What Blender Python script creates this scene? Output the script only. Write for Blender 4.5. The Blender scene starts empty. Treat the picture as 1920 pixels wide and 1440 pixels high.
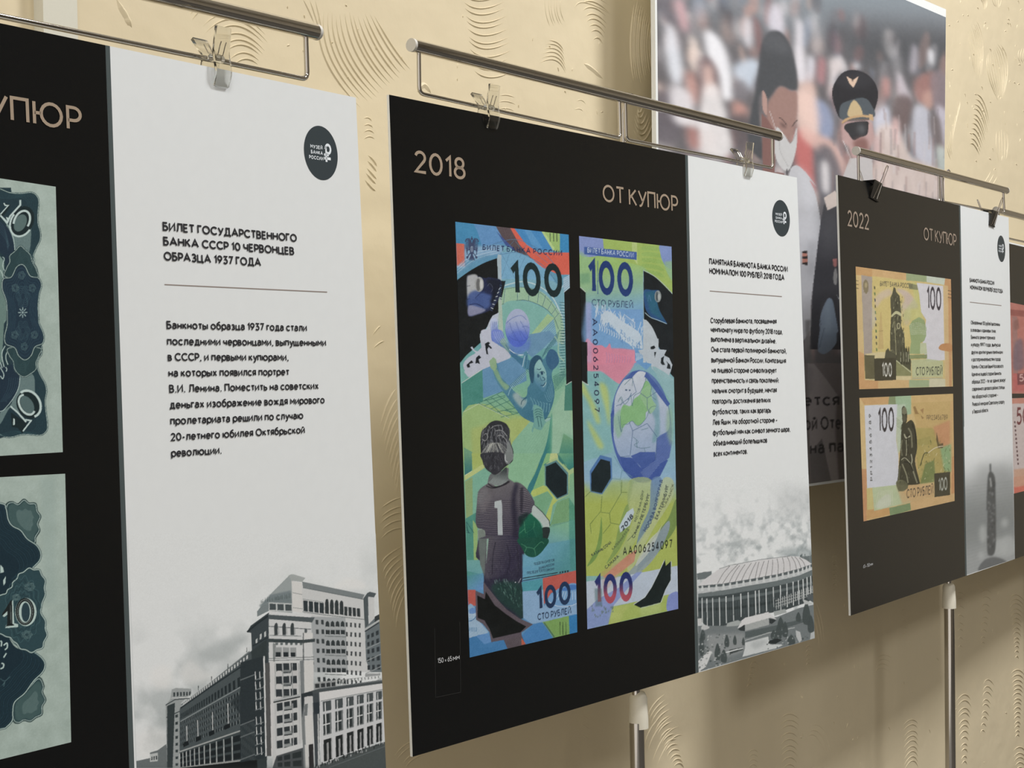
import bpy, bmesh, math, random
import numpy as np
from mathutils import Matrix, Vector

# ------------------------------------------------------------------ camera, world, lights, exposure
SC = bpy.context.scene
COL = SC.collection
rng = np.random.default_rng(7)
random.seed(7)
UP = 1.95                                   # height of the middle board's top corner above the floor (m)
F = 2946.09                                 # focal length in pixels of the 1920 px frame
CAM = np.array([-1.590901, -1.438585, UP - 0.424058])
RW = np.array([[0.6160586, -0.7872006, -0.0280522],
               [-0.0079073, 0.0294306, -0.9995356],
               [0.7876606, 0.6159943, 0.0119063]])

cam_data = bpy.data.cameras.new('camera')
cam_data.sensor_width = 36.0
cam_data.lens = F / 1920 * 36.0
cam_data.clip_start = 0.05
cam = bpy.data.objects.new('camera', cam_data)
COL.objects.link(cam)
cam.matrix_world = Matrix(((RW[0][0], -RW[1][0], -RW[2][0], CAM[0]),
                           (RW[0][1], -RW[1][1], -RW[2][1], CAM[1]),
                           (RW[0][2], -RW[1][2], -RW[2][2], CAM[2]),
                           (0, 0, 0, 1)))
SC.camera = cam

world = bpy.data.worlds.new('world')
SC.world = world
world.use_nodes = True
wb = world.node_tree.nodes['Background']
wb.inputs[0].default_value = (1.0, 0.93, 0.83, 1)
wb.inputs[1].default_value = 1.0

def area(name, loc, target, sx, sy, power, colour, spread=180):
    l = bpy.data.lights.new(name, 'AREA')
    l.shape = 'RECTANGLE'; l.size = sx; l.size_y = sy
    l.energy = power; l.color = colour
    l.spread = math.radians(spread)
    o = bpy.data.objects.new(name, l)
    COL.objects.link(o)
    o.location = loc
    d = Vector(target) - Vector(loc)
    o.rotation_euler = d.to_track_quat('-Z', 'Y').to_euler()
    return o

area('ceiling_lamp_main', (2.2, -2.0, 5.2), (2.2, -2.0, 0), 1.0, 1.0, 215, (1.0, 0.99, 0.97))
area('fill_light_left', (-2.4, -2.4, 5.2), (-2.4, -2.4, 0), 1.0, 1.0, 66, (1.0, 0.99, 0.97))  # unseen weaker light, added as soft fill from the left
area('fill_light_back', (1.0, -5.4, 5.2), (1.0, -5.4, 0), 1.4, 1.4, 112, (1.0, 0.99, 0.97))  # broad unseen light added further back to fill the shadows

SC.view_settings.view_transform = 'Standard'
SC.view_settings.look = 'None'
SC.view_settings.gamma = 1.0
SC.view_settings.use_curve_mapping = False
SC.view_settings.exposure = 0.0
GAIN = np.array([0.90, 0.87, 0.79])      # light level on the boards: printed colours are divided by it

# ------------------------------------------------------------------ helpers
def lin(c):
    c = np.asarray(c, float) / 255.0
    return np.where(c <= 0.04045, c / 12.92, ((c + 0.055) / 1.055) ** 2.4)

def ray(px, py):
    v = np.stack([(np.asarray(px, float) - 960) / F, (np.asarray(py, float) - 720) / F,
                  np.ones_like(np.asarray(px, float))], -1)
    return v @ RW

class Plane:
    """a real flat surface: origin, right, up and the normal towards the room"""
    def __init__(s, o, ax, up):
        s.o = np.array(o, float); s.ax = np.array(ax, float); s.ax /= np.linalg.norm(s.ax)
        up = np.array(up, float); up -= s.ax * (up @ s.ax); s.up = up / np.linalg.norm(up)
        s.n = np.cross(s.ax, s.up)
    def uv(s, px, py, off=0.0):
        r = ray(px, py)
        k = ((s.o + s.n * off - CAM) @ s.n) / (r @ s.n)
        p = CAM + r * k[..., None] - s.o
        return np.stack([p @ s.ax, p @ s.up], -1)
    def w(s, u, v, n=0.0):
        return s.o + s.ax * u + s.up * v + s.n * n
    def matrix(s):
        return Matrix(((s.ax[0], s.up[0], s.n[0], s.o[0]), (s.ax[1], s.up[1], s.n[1], s.o[1]),
                       (s.ax[2], s.up[2], s.n[2], s.o[2]), (0, 0, 0, 1)))

# every plane: local x right, y up, z out into the room
B1 = Plane([-1.35995, -0.25828, 1.87307], [0.992685, 0.117757, 0.026657], [-0.026434, -0.003459, 0.999645])
B2 = Plane([0, 0, 1.95], [1, 0, 0], [0, 0, 1])
B3 = Plane([1.34543, -0.00372, 1.97207], [0.997268, 0.073787, 0.003451], [-0.002728, -0.009903, 0.999947])
B4 = Plane([2.53, 0.105, 1.95], [0.9973, 0.0738, 0.0], [0, 0, 1])
WALL_Y = 0.30
WALL = Plane([0, WALL_Y, 0], [1, 0, 0], [0, 0, 1])
BAN = Plane([0, WALL_Y - 0.10, 0], [1, 0, 0], [0, 0, 1])

def mesh_obj(name, verts, faces, mat, parent=None, smooth=False, matrix=None):
    me = bpy.data.meshes.new(name)
    me.from_pydata([tuple(map(float, v)) for v in verts], [], faces)
    me.update()
    if smooth:
        me.polygons.foreach_set('use_smooth', [True] * len(me.polygons))
    o = bpy.data.objects.new(name, me)
    COL.objects.link(o)
    if mat: me.materials.append(mat)
    if parent: o.parent = parent
    if matrix is not None: o.matrix_world = matrix
    return o

def tag(o, label=None, cat=None, group=None, kind=None):
    if label: o['label'] = label
    if cat: o['category'] = cat
    if group: o['group'] = group
    if kind: o['kind'] = kind
    return o

class MB:
    """collects simple solids into one mesh"""
    def __init__(s): s.v = []; s.f = []
    def add(s, v, f):
        n = len(s.v); s.v += [tuple(map(float, p)) for p in v]; s.f += [tuple(i + n for i in q) for q in f]
    def prism(s, pts, z0, z1):
        """closed outline pts (x,y) given z range"""
        n = len(pts)
        v = [(p[0], p[1], z0) for p in pts] + [(p[0], p[1], z1) for p in pts]
        f = [tuple(range(n - 1, -1, -1)), tuple(range(n, 2 * n))]
        f += [(i, (i + 1) % n, n + (i + 1) % n, n + i) for i in range(n)]
        s.add(v, f)
    def box(s, a, b):
        s.prism([(a[0], a[1]), (b[0], a[1]), (b[0], b[1]), (a[0], b[1])], a[2], b[2])
    def tube(s, pts, r, seg=14, cap=True, r1=None):
        pts = [np.array(p, float) for p in pts]
        n = len(pts); ring = []
        prev = None
        for i, p in enumerate(pts):
            d = pts[min(i + 1, n - 1)] - pts[max(i - 1, 0)]
            d /= np.linalg.norm(d)
            if prev is None:
                a = np.array([0, 0, 1.0]) if abs(d[2]) < .9 else np.array([1.0, 0, 0])
            else: a = prev
            a = a - d * (a @ d); a /= np.linalg.norm(a); prev = a
            b = np.cross(d, a)
            rr = r if r1 is None else r + (r1 - r) * i / (n - 1)
            ring.append([p + rr * (a * math.cos(t) + b * math.sin(t)) for t in [2 * math.pi * k / seg for k in range(seg)]])
        v = [q for rg in ring for q in rg]
        f = [(i * seg + k, i * seg + (k + 1) % seg, (i + 1) * seg + (k + 1) % seg, (i + 1) * seg + k)
             for i in range(n - 1) for k in range(seg)]
        if cap: f += [tuple(range(seg - 1, -1, -1)), tuple((n - 1) * seg + k for k in range(seg))]
        s.add(v, f)
    def build(s, name, mat, parent=None, smooth=False, matrix=None):
        return mesh_obj(name, s.v, s.f, mat, parent, smooth, matrix)

def autosmooth(o, ang=40):
    me = o.data
    me.polygons.foreach_set('use_smooth', [True] * len(me.polygons))
    bm = bmesh.new(); bm.from_mesh(me)
    for e in bm.edges:
        if len(e.link_faces) == 2 and e.calc_face_angle(0) > math.radians(ang): e.smooth = False
    bm.to_mesh(me); bm.free()
    return o

# ------------------------------------------------------------------ materials
def mat_plain(name, rgb, rough=0.5, metal=0.0, spec=0.5, grain=0.0, coat=0.0, bump=0.0, bscale=300, srgb=True, lit=True):
    m = bpy.data.materials.new(name); m.use_nodes = True
    nt = m.node_tree; b = nt.nodes['Principled BSDF']
    c = lin(rgb) if srgb else np.array(rgb, float)
    b.inputs['Roughness'].default_value = rough
    b.inputs['Metallic'].default_value = metal
    b.inputs['Specular IOR Level'].default_value = spec
    b.inputs['Coat Weight'].default_value = coat
    tc = nt.nodes.new('ShaderNodeTexCoord')
    nz = nt.nodes.new('ShaderNodeTexNoise'); nz.inputs['Scale'].default_value = bscale; nz.inputs['Detail'].default_value = 4
    nt.links.new(tc.outputs['Object'], nz.inputs['Vector'])
    mx = nt.nodes.new('ShaderNodeMix'); mx.data_type = 'RGBA'
    mx.inputs[6].default_value = (*(c * (1 - grain)), 1); mx.inputs[7].default_value = (*np.minimum(c * (1 + grain), 1), 1)
    nt.links.new(nz.outputs['Fac'], mx.inputs[0])
    nt.links.new(mx.outputs[2], b.inputs['Base Color'])
    if bump:
        bp = nt.nodes.new('ShaderNodeBump'); bp.inputs['Strength'].default_value = bump; bp.inputs['Distance'].default_value = 0.001
        nt.links.new(nz.outputs['Fac'], bp.inputs['Height']); nt.links.new(bp.outputs[0], b.inputs['Normal'])
    return m

def mat_print(name, rough=0.42, spec=0.22):
    """laminated print whose colour is carried by the sheet's own colour layer, with a faint grain"""
    m = bpy.data.materials.new(name); m.use_nodes = True
    nt = m.node_tree; b = nt.nodes['Principled BSDF']
    at = nt.nodes.new('ShaderNodeAttribute'); at.attribute_name = 'ink'
    nt.links.new(at.outputs['Color'], b.inputs['Base Color'])
    b.inputs['Roughness'].default_value = rough
    b.inputs['Specular IOR Level'].default_value = spec
    tc = nt.nodes.new('ShaderNodeTexCoord')
    nz = nt.nodes.new('ShaderNodeTexNoise'); nz.inputs['Scale'].default_value = 5; nz.inputs['Detail'].default_value = 2
    nt.links.new(tc.outputs['Object'], nz.inputs['Vector'])
    bp = nt.nodes.new('ShaderNodeBump'); bp.inputs['Strength'].default_value = 0.12; bp.inputs['Distance'].default_value = 0.004
    nt.links.new(nz.outputs['Fac'], bp.inputs['Height']); nt.links.new(bp.outputs[0], b.inputs['Normal'])
    return m

def ink(rgb):
    """printed colour: as seen (sRGB) over the light level on the boards"""
    return np.minimum(lin(rgb) / GAIN, 0.95)
def mat_ink(name, rgb, rough=0.42, spec=0.22, grain=0.02):
    return mat_plain(name, ink(rgb), rough, spec=spec, grain=grain, srgb=False, bscale=60)

M_PRINT = mat_print('laminated_print')
M_BLACK = mat_ink('black_print', (15, 16, 16), 0.24, 0.33, 0.05)
M_WHITE = mat_ink('white_print', (217, 218, 212))
M_STRIP = mat_ink('slate_print', (74, 82, 80))
M_GOLD = mat_ink('bronze_lettering', (158, 140, 118))
M_TEXT = mat_ink('dark_lettering', (48, 48, 50))
M_RULE = mat_ink('taupe_line', (140, 128, 118))
M_BADGE = mat_ink('slate_badge', (54, 62, 64))
M_BTXT = mat_ink('badge_lettering', (222, 226, 224))
M_FOAM = mat_plain('foam_board', (232, 236, 238), 0.7, grain=0.03)
M_CHROME = mat_plain('chrome', (196, 193, 190), 0.09, metal=1.0, grain=0.04)
M_STEEL = mat_plain('brushed_steel', (200, 196, 190), 0.22, metal=1.0, grain=0.04)
M_CAP = mat_plain('grey_plastic', (205, 203, 198), 0.5, grain=0.05)
M_JOINT = mat_plain('ivory_plastic', (226, 222, 208), 0.4, grain=0.03)
M_BLACKCLIP = mat_plain('black_enamel', (14, 14, 15), 0.3, grain=0.1)
def mat_clear():
    m = mat_plain('clear_acrylic', (244, 244, 240), 0.06, grain=0.01)
    b = m.node_tree.nodes['Principled BSDF']
    b.inputs['Transmission Weight'].default_value = 1.0
    b.inputs['IOR'].default_value = 1.45
    return m
M_CLEAR = mat_clear()
# ------------------------------------------------------------------ a geometric stroke alphabet for all the lettering
GL = {
'А': (.84, '0,0 .42,1 .84,0;.14,.33 .70,.33'), 'Б': (.55, '.5,1 0,1 0,0 .26,0 @.26,.29,.28,.29,-90,90 0,.58'),
'В': (.55, '0,.52 0,1 .26,1 @.26,.76,.23,.24,90,-90 0,.52 0,0 .28,0 @.28,.26,.27,.26,-90,90'),
'Г': (.48, '0,0 0,1 .48,1'), 'Д': (.8, '0,-.2 0,0 .8,0 .8,-.2;.12,0 .24,.4 .25,1 .67,1 .67,0'),
'Е': (.5, '.5,1 0,1 0,0 .5,0;0,.52 .45,.52'),
'Ж': (.96, '0,1 .44,.5 0,0;.48,0 .48,1;.96,1 .52,.5 .96,0;.44,.5 .52,.5'),
'З': (.54, '@.26,.76,.24,.24,150,-90 .18,.52;.26,.52 @.26,.26,.28,.26,90,-150'),
'И': (.66, '0,1 0,0 .66,1 .66,0'), 'Й': (.66, '0,1 0,0 .66,1 .66,0;@.33,1.3,.15,.13,190,350'),
'К': (.58, '0,0 0,1;.56,1 .03,.45;.17,.58 .6,0'), 'Л': (.68, '0,0 .1,.06 .17,.45 .19,1 .68,1 .68,0'),
'М': (.8, '0,0 0,1 .4,.4 .8,1 .8,0'), 'Н': (.64, '0,0 0,1;.64,0 .64,1;0,.51 .64,.51'),
'О': (.88, '@.44,.5,.44,.5,90,450'), 'П': (.62, '0,0 0,1 .62,1 .62,0'),
'Р': (.55, '0,0 0,1 .26,1 @.26,.7,.28,.3,90,-90 0,.4'), 'С': (.74, '@.44,.5,.44,.5,42,318'),
'Т': (.62, '0,1 .62,1;.31,1 .31,0'), 'У': (.68, '0,1 .36,.3;.68,1 .3,.14 .2,.02 .06,0'),
'Ф': (.9, '.45,-.03 .45,1.03;@.45,.5,.44,.33,0,360'), 'Х': (.64, '0,0 .62,1;.02,1 .64,0'),
'Ц': (.74, '0,1 0,0 .62,0 .62,1;.62,0 .74,0 .74,-.2'), 'Ч': (.55, '0,1 0,.65 @.24,.65,.24,.25,180,270 .55,.4;.55,1 .55,0'),
'Ш': (.9, '0,1 0,0 .9,0 .9,1;.45,0 .45,1'), 'Щ': (1.0, '0,1 0,0 .88,0 .88,1;.44,0 .44,1;.88,0 1,0 1,-.2'),
'Ъ': (.7, '-.06,1 .16,1 .16,0 .42,0 @.42,.29,.27,.29,-90,90 .16,.58'),
'Ы': (.84, '0,1 0,0 .28,0 @.28,.29,.27,.29,-90,90 0,.58;.84,0 .84,1'), 'Ь': (.55, '0,1 0,0 .28,0 @.28,.29,.27,.29,-90,90 0,.58'),
'Э': (.74, '@.3,.5,.44,.5,138,-138;.2,.5 .74,.5'), 'Ю': (1.12, '0,0 0,1;0,.5 .28,.5;@.7,.5,.42,.5,0,360'),
'Я': (.55, '.55,0 .55,1 .28,1 @.28,.7,.28,.3,90,270 .55,.4;.28,.4 0,0'),
'0': (.62, '@.31,.5,.31,.5,90,450'), '1': (.22, '0,.78 .22,1 .22,0'),
'2': (.54, '@.27,.73,.25,.27,165,-38 .02,0 .56,0'), '3': (.54, '.02,1 .5,1 .22,.6 .3,.6 @.26,.3,.28,.3,80,-150'),
'4': (.6, '.4,0 .4,1 .36,1 0,.26 .6,.26'), '5': (.54, '.48,1 .1,1 .06,.58 .26,.62 @.26,.31,.28,.31,90,-150'),
'6': (.56, '.42,1 .08,.5 @.28,.3,.28,.3,150,510'), '7': (.52, '0,1 .52,1 .16,0'),
'8': (.54, '@.27,.76,.22,.24,0,360;@.27,.27,.27,.27,0,360'), '9': (.56, '.14,0 .48,.5 @.28,.7,.28,.3,-30,330'),
'.': (.13, '0,0 .12,0'), ',': (.1, '.1,.06 .02,-.18'), ':': (.13, '0,0 .12,0;0,.5 .12,.5'), '-': (.3, '0,.36 .3,.36'),
'–': (.46, '0,.36 .46,.36'), '×': (.36, '0,.1 .34,.5;.34,.1 0,.5'),
'а': (.48, '.04,.58 @.24,.46,.22,.2,125,0 .46,0;.46,.38 .22,.38 @.2,.19,.2,.19,90,270 .34,.02 .46,.14'),
'б': (.54, '.5,1 .26,.93 .08,.76 .0,.4;@.27,.32,.27,.32,0,360'), 'д': (.58, '0,-.18 0,0 .58,0 .58,-.18;.08,0 .17,.3 .18,.66 .48,.66 .48,0'),
'е': (.56, '.02,.34 .54,.34 @.28,.33,.27,.33,0,310'), 'р': (.58, '0,-.28 0,.66;@.29,.33,.29,.33,0,360'),
'у': (.5, '0,.66 .27,.06;.52,.66 .22,-.16 .12,-.27 -.02,-.27'), 'ф': (.82, '.41,-.28 .41,.95;@.22,.33,.22,.33,0,360;@.6,.33,.22,.33,0,360'),
'о': (.6, '@.3,.33,.3,.33,90,450'), 'с': (.5, '@.3,.33,.3,.33,45,315'),
'й': (.5, '0,.66 0,0 .5,.66 .5,0;@.25,.95,.13,.11,190,350'),
}
for up_, lo_ in zip('ВГЖЗИКЛМНПТХЦЧШЩЪЫЬЭЮЯ', 'вгжзиклмнптхцчшщъыьэюя'):
    GL[lo_] = (GL[up_][0] * .76, ('L', GL[up_][1]))

def glyph_strokes(ch):
    w, code = GL[ch]
    sx = sy = 1.0
    if isinstance(code, tuple): code = code[1]; sx, sy = .79, .72
    elif ch.islower(): sx, sy = 1.04, 1.09
    w *= sx if not isinstance(GL[ch][1], tuple) else 1.04
    out = []
    for st in code.split(';'):
        pts = []
        for tk in st.split():
            if tk[0] == '@':
                cx, cy, rx, ry, a0, a1 = map(float, tk[1:].split(','))
                n = max(4, int(abs(a1 - a0) / 20))
                pts += [(cx + rx * math.cos(math.radians(a0 + (a1 - a0) * k / n)), cy + ry * math.sin(math.radians(a0 + (a1 - a0) * k / n))) for k in range(n + 1)]
            else:
                pts.append(tuple(map(float, tk.split(','))))
        q = []
        for p in pts:
            p = (p[0] * sx, p[1] * sy)
            if not q or abs(p[0] - q[-1][0]) + abs(p[1] - q[-1][1]) > 1e-4: q.append(p)
        out.append(np.array(q))
    return w, out

def ribbon(p, t):
    """thick line as a strip of quads, mitred"""
    n = len(p)
    closed = n > 3 and np.hypot(*(p[0] - p[-1])) < 1e-3
    d = np.diff(p, axis=0); d /= np.hypot(d[:, 0], d[:, 1])[:, None] + 1e-12
    L = []; R = []
    for i in range(n):
        if closed and i in (0, n - 1): a, b = d[-1], d[0]
        else: a, b = d[max(i - 1, 0)], d[min(i, n - 2)]
        na = np.array([-a[1], a[0]]); nb = np.array([-b[1], b[0]])
        m = na + nb; l = np.hypot(*m)
        m = na if l < 1e-6 else m / l
        k = min(1 / max(m @ na, 0.2), 1.9)
        L.append(p[i] + m * t / 2 * k); R.append(p[i] - m * t / 2 * k)
    return [np.array([L[i], L[i + 1], R[i + 1], R[i]]) for i in range(n - 1)]

def text_quads(s, t=0.13, gap=0.17, space=0.34):
    """quads in em units (cap height 1) and the total width"""
    x = 0.0; out = []
    for ch in s:
        if ch == ' ': x += space; continue
        w, st = glyph_strokes(ch)
        for p in st:
            p = p.copy(); p[:, 1] = t / 2 + p[:, 1] * (1 - t); p[:, 0] += x + t / 2
            out += ribbon(p, t)
        x += w + t + gap - (.07 if ch in 'ГТУРгтур' else 0)
    return out, x - gap

def text_mesh(plane, lines, mat, name, parent, t=0.13, off=0.0008, gap=0.17, thick=0.0):
    """lines: (string, baseline start px, baseline end px, cap height px); real flat lettering on the plane"""
    v = []; f = []
    for s, p0, p1, cap in lines:
        q, W = text_quads(s, t, gap)
        a = plane.uv(*p0); b = plane.uv(*p1); c = plane.uv(p0[0] - 0.035 * cap, p0[1] - cap)
        ex = (b - a) / W; ey = (c - a); ey = np.array([0.0, np.hypot(*ey)])
        for k in q:
            n = len(v)
            v += [(*(a + ex * x + ey * y), off) for x, y in k]
            f.append((n, n + 1, n + 2, n + 3))
    o = mesh_obj(name, v, f, mat, parent)
    return o
# ------------------------------------------------------------------ printed pictures: drawn in the script, laid as colour on fine sheets
def homography(src, dst):
    A = []; b = []
    for (x, y), (u, v) in zip(src, dst):
        A.append([x, y, 1, 0, 0, 0, -u * x, -u * y]); b.append(u)
        A.append([0, 0, 0, x, y, 1, -v * x, -v * y]); b.append(v)
    h = np.linalg.solve(np.array(A, float), np.array(b, float))
    return np.append(h, 1).reshape(3, 3)
def hmap(H, p):
    p = np.asarray(p, float)
    q = np.concatenate([p, np.ones(p.shape[:-1] + (1,))], -1) @ H.T
    return q[..., :2] / q[..., 2:]

def smooth_noise(shape, cell, seed, octaves=3):
    r = np.random.default_rng(seed); out = np.zeros(shape); amp = 1; tot = 0
    for o in range(octaves):
        gh, gw = int(shape[0] / cell) + 3, int(shape[1] / cell) + 3
        g = r.random((gh, gw))
        y = np.arange(shape[0]) / cell; x = np.arange(shape[1]) / cell
        yi = y.astype(int); xi = x.astype(int); fy = y - yi; fx = x - xi
        fy = fy * fy * (3 - 2 * fy); fx = fx * fx * (3 - 2 * fx)
        a = g[yi][:, xi]; b = g[yi][:, xi + 1]; c = g[yi + 1][:, xi]; d = g[yi + 1][:, xi + 1]
        out += amp * ((a * (1 - fx) + b * fx) * (1 - fy)[:, None] + (c * (1 - fx) + d * fx) * fy[:, None])
        tot += amp; amp *= .5; cell = max(cell / 2, 1.01)
    return out / tot

class Canvas:
    """a print with its four corners on the board; drawing coordinates are the photograph's pixels"""
    SS = 2
    def __init__(s, plane, quad, W, H, bg):
        s.plane = plane; s.quad = quad; s.W = W; s.H = H
        s.w = W * s.SS; s.h = H * s.SS
        s.Hm = homography(quad, [(0, 0), (s.w, 0), (s.w, s.h), (0, s.h)])
        s.Hi = np.linalg.inv(s.Hm)
        s.a = np.empty((s.h, s.w, 3), np.float32); s.a[:] = bg
        jj, ii = np.meshgrid(np.arange(s.w) + .5, np.arange(s.h) + .5)
        s.P = hmap(s.Hi, np.stack([jj, ii], -1)).astype(np.float32)
        s.clip = None
    @property
    def X(s): return s.P[..., 0]
    @property
    def Y(s): return s.P[..., 1]
    def _mask(s, q):
        """q: canvas-space polygon; returns slices and boolean mask"""
        x0 = max(int(q[:, 0].min()), 0); x1 = min(int(q[:, 0].max()) + 2, s.w)
        y0 = max(int(q[:, 1].min()), 0); y1 = min(int(q[:, 1].max()) + 2, s.h)
        if x1 <= x0 or y1 <= y0: return None
        gx = (np.arange(x0, x1) + .5)[None, :]; gy = (np.arange(y0, y1) + .5)[:, None]
        m = np.zeros((y1 - y0, x1 - x0), bool)
        ax, ay = q[:, 0], q[:, 1]; bx, by = np.roll(ax, -1), np.roll(ay, -1)
        for i in range(len(q)):
            if ay[i] == by[i]: continue
            c = (ay[i] > gy) != (by[i] > gy)
            r0 = np.nonzero(c[:, 0])[0]
            if not len(r0): continue
            xi = (bx[i] - ax[i]) * (gy[r0] - ay[i]) / (by[i] - ay[i]) + ax[i]
            m[r0] ^= gx < xi
        return slice(y0, y1), slice(x0, x1), m
    def paint(s, sl, m, col, a):
        """m: float or bool mask on the slice"""
        m = m.astype(np.float32) * a
        if s.clip is not None: m = m * s.clip[sl]
        if callable(col): col = col(s.X[sl], s.Y[sl])
        s.a[sl] = s.a[sl] * (1 - m[..., None]) + np.asarray(col, np.float32) * m[..., None]
    def poly(s, pts, col, a=1.0, soft=0):
        q = hmap(s.Hm, pts)
        r = s._mask(q)
        if r is None: return
        if not soft: s.paint(r[:2], r[2], col, a); return
        k = max(1, int(soft * s.SS)); y, x = r[0], r[1]
        Y0, Y1, X0, X1 = max(y.start - 2 * k, 0), min(y.stop + 2 * k, s.h), max(x.start - 2 * k, 0), min(x.stop + 2 * k, s.w)
        m = np.zeros((Y1 - Y0, X1 - X0), np.float32)
        m[y.start - Y0:y.stop - Y0, x.start - X0:x.stop - X0] = r[2]
        s.paint((slice(Y0, Y1), slice(X0, X1)), blur(m, k), col, a)
    def ell(s, cx, cy, rx, ry, col, a=1.0, rot=0, soft=0, a0=0, a1=360, n=40):
        t = np.radians(np.linspace(a0, a1, n)); c, d = math.cos(math.radians(rot)), math.sin(math.radians(rot))
        x = rx * np.cos(t); y = ry * np.sin(t)
        s.poly(np.stack([cx + x * c - y * d, cy + x * d + y * c], 1), col, a, soft)
    def line(s, pts, w, col, a=1.0):
        p = np.array(pts, float)
        keep = [0] + [i for i in range(1, len(p)) if np.hypot(*(p[i] - p[i - 1])) > 1e-3]
        p = p[keep]
        if len(p) < 2: return
        for q in ribbon(p, w): s.poly(q, col, a)
    def curve(s, pts, w, col, a=1.0, n=16):
        s.line(spline(pts, n), w, col, a)
    def blob(s, pts, col, a=1.0, soft=0, n=8):
        s.poly(spline(list(pts) + [pts[0]], n, True), col, a, soft)
    def text(s, st, p0, p1, up, col, t=0.13, a=1.0, gap=0.17):
        """up: pixel vector of the cap height at the start"""
        q, W = text_quads(st, t, gap)
        p0 = np.array(p0, float); ex = (np.array(p1, float) - p0) / W; ey = np.array(up, float)
        for k in q: s.poly(p0 + k[:, :1] * ex + k[:, 1:] * ey, col, a)
    def noise(s, amp, cell, seed=1, octaves=2, mask=None):
        n = (smooth_noise((s.h, s.w), cell * s.SS, seed, octaves) - .5)[..., None] * 2 * amp
        if mask is not None: n = n * mask[..., None]
        s.a += n.astype(np.float32)
    def build(s, name, mat, parent, off=0.0004, gain=None, blur_px=0, sat=1.0, level=1.0):
        a = s.a.reshape(s.H, s.SS, s.W, s.SS, 3).mean((1, 3))
        g = a.mean(-1, keepdims=True); a = (g + (a - g) * sat) * level
        if blur_px: a = np.stack([blur(a[..., i], blur_px) for i in range(3)], -1)
        # vertices on the sample centres, outermost ones moved to the sheet's edge
        x = (np.arange(s.W) + .5); y = (np.arange(s.H) + .5)
        x[0] = 0; x[-1] = s.W; y[0] = 0; y[-1] = s.H
        xx, yy = np.meshgrid(x * s.SS, y * s.SS)
        px = hmap(s.Hi, np.stack([xx, yy], -1))
        uv = s.plane.uv(px[..., 0], px[..., 1])
        co = np.concatenate([uv, np.full(uv.shape[:-1] + (1,), off)], -1).reshape(-1, 3)
        idx = np.arange(s.W * s.H).reshape(s.H, s.W)
        f = np.stack([idx[1:, :-1], idx[1:, 1:], idx[:-1, 1:], idx[:-1, :-1]], -1).reshape(-1, 4)
        me = bpy.data.meshes.new(name)
        me.vertices.add(len(co)); me.vertices.foreach_set('co', co.ravel().astype(np.float32))
        me.loops.add(f.size); me.loops.foreach_set('vertex_index', f.ravel().astype(np.int32))
        me.polygons.add(len(f)); me.polygons.foreach_set('loop_start', (np.arange(len(f)) * 4).astype(np.int32))
        me.update(calc_edges=True)
        at = me.color_attributes.new('ink', 'FLOAT_COLOR', 'POINT')
        c = np.minimum(lin(np.clip(a, 0, 255)) / (GAIN if gain is None else gain), 0.95).reshape(-1, 3)
        at.data.foreach_set('color', np.concatenate([c, np.ones((len(c), 1))], 1).ravel().astype(np.float32))
        me.materials.append(mat)
        o = bpy.data.objects.new(name, me); COL.objects.link(o); o.parent = parent
        return o

def blur(m, k):
    for _ in range(2):
        for ax in (0, 1):
            p = [(0, 0), (0, 0)]; p[ax] = (k + 1, k)
            c = np.cumsum(np.pad(m, p, mode='edge'), axis=ax, dtype=np.float64)
            n = m.shape[ax]
            if ax == 0: m = (c[2 * k + 1:2 * k + 1 + n] - c[:n]) / (2 * k + 1)
            else: m = (c[:, 2 * k + 1:2 * k + 1 + n] - c[:, :n]) / (2 * k + 1)
    return m.astype(np.float32)

def spline(pts, n=8, closed=False):
    p = np.array(pts, float); out = []
    m = len(p)
    for i in range(m - 1):
        if closed: a, b, c, d = p[(i - 1) % (m - 1)], p[i], p[i + 1], p[(i + 2) % (m - 1)]
        else: a, b, c, d = p[max(i - 1, 0)], p[i], p[i + 1], p[min(i + 2, m - 1)]
        for k in range(n):
            t = k / n
            out.append(.5 * (2 * b + (c - a) * t + (2 * a - 5 * b + 4 * c - d) * t * t + (3 * b - a - 3 * c + d) * t ** 3))
    out.append(p[-1])
    return np.array(out)
def lerp(a, b, t): return np.asarray(a, float) * (1 - t) + np.asarray(b, float) * t
def grad(c0, c1, p0, p1):
    """colour running from c0 at p0 to c1 at p1 (photo pixels)"""
    p0 = np.array(p0, float); d = np.array(p1, float) - p0; L = d @ d
    c0 = np.array(c0, float); c1 = np.array(c1, float)
    def f(X, Y):
        t = np.clip(((X - p0[0]) * d[0] + (Y - p0[1]) * d[1]) / L, 0, 1)[..., None]
        return c0 * (1 - t) + c1 * t
    return f
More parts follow.
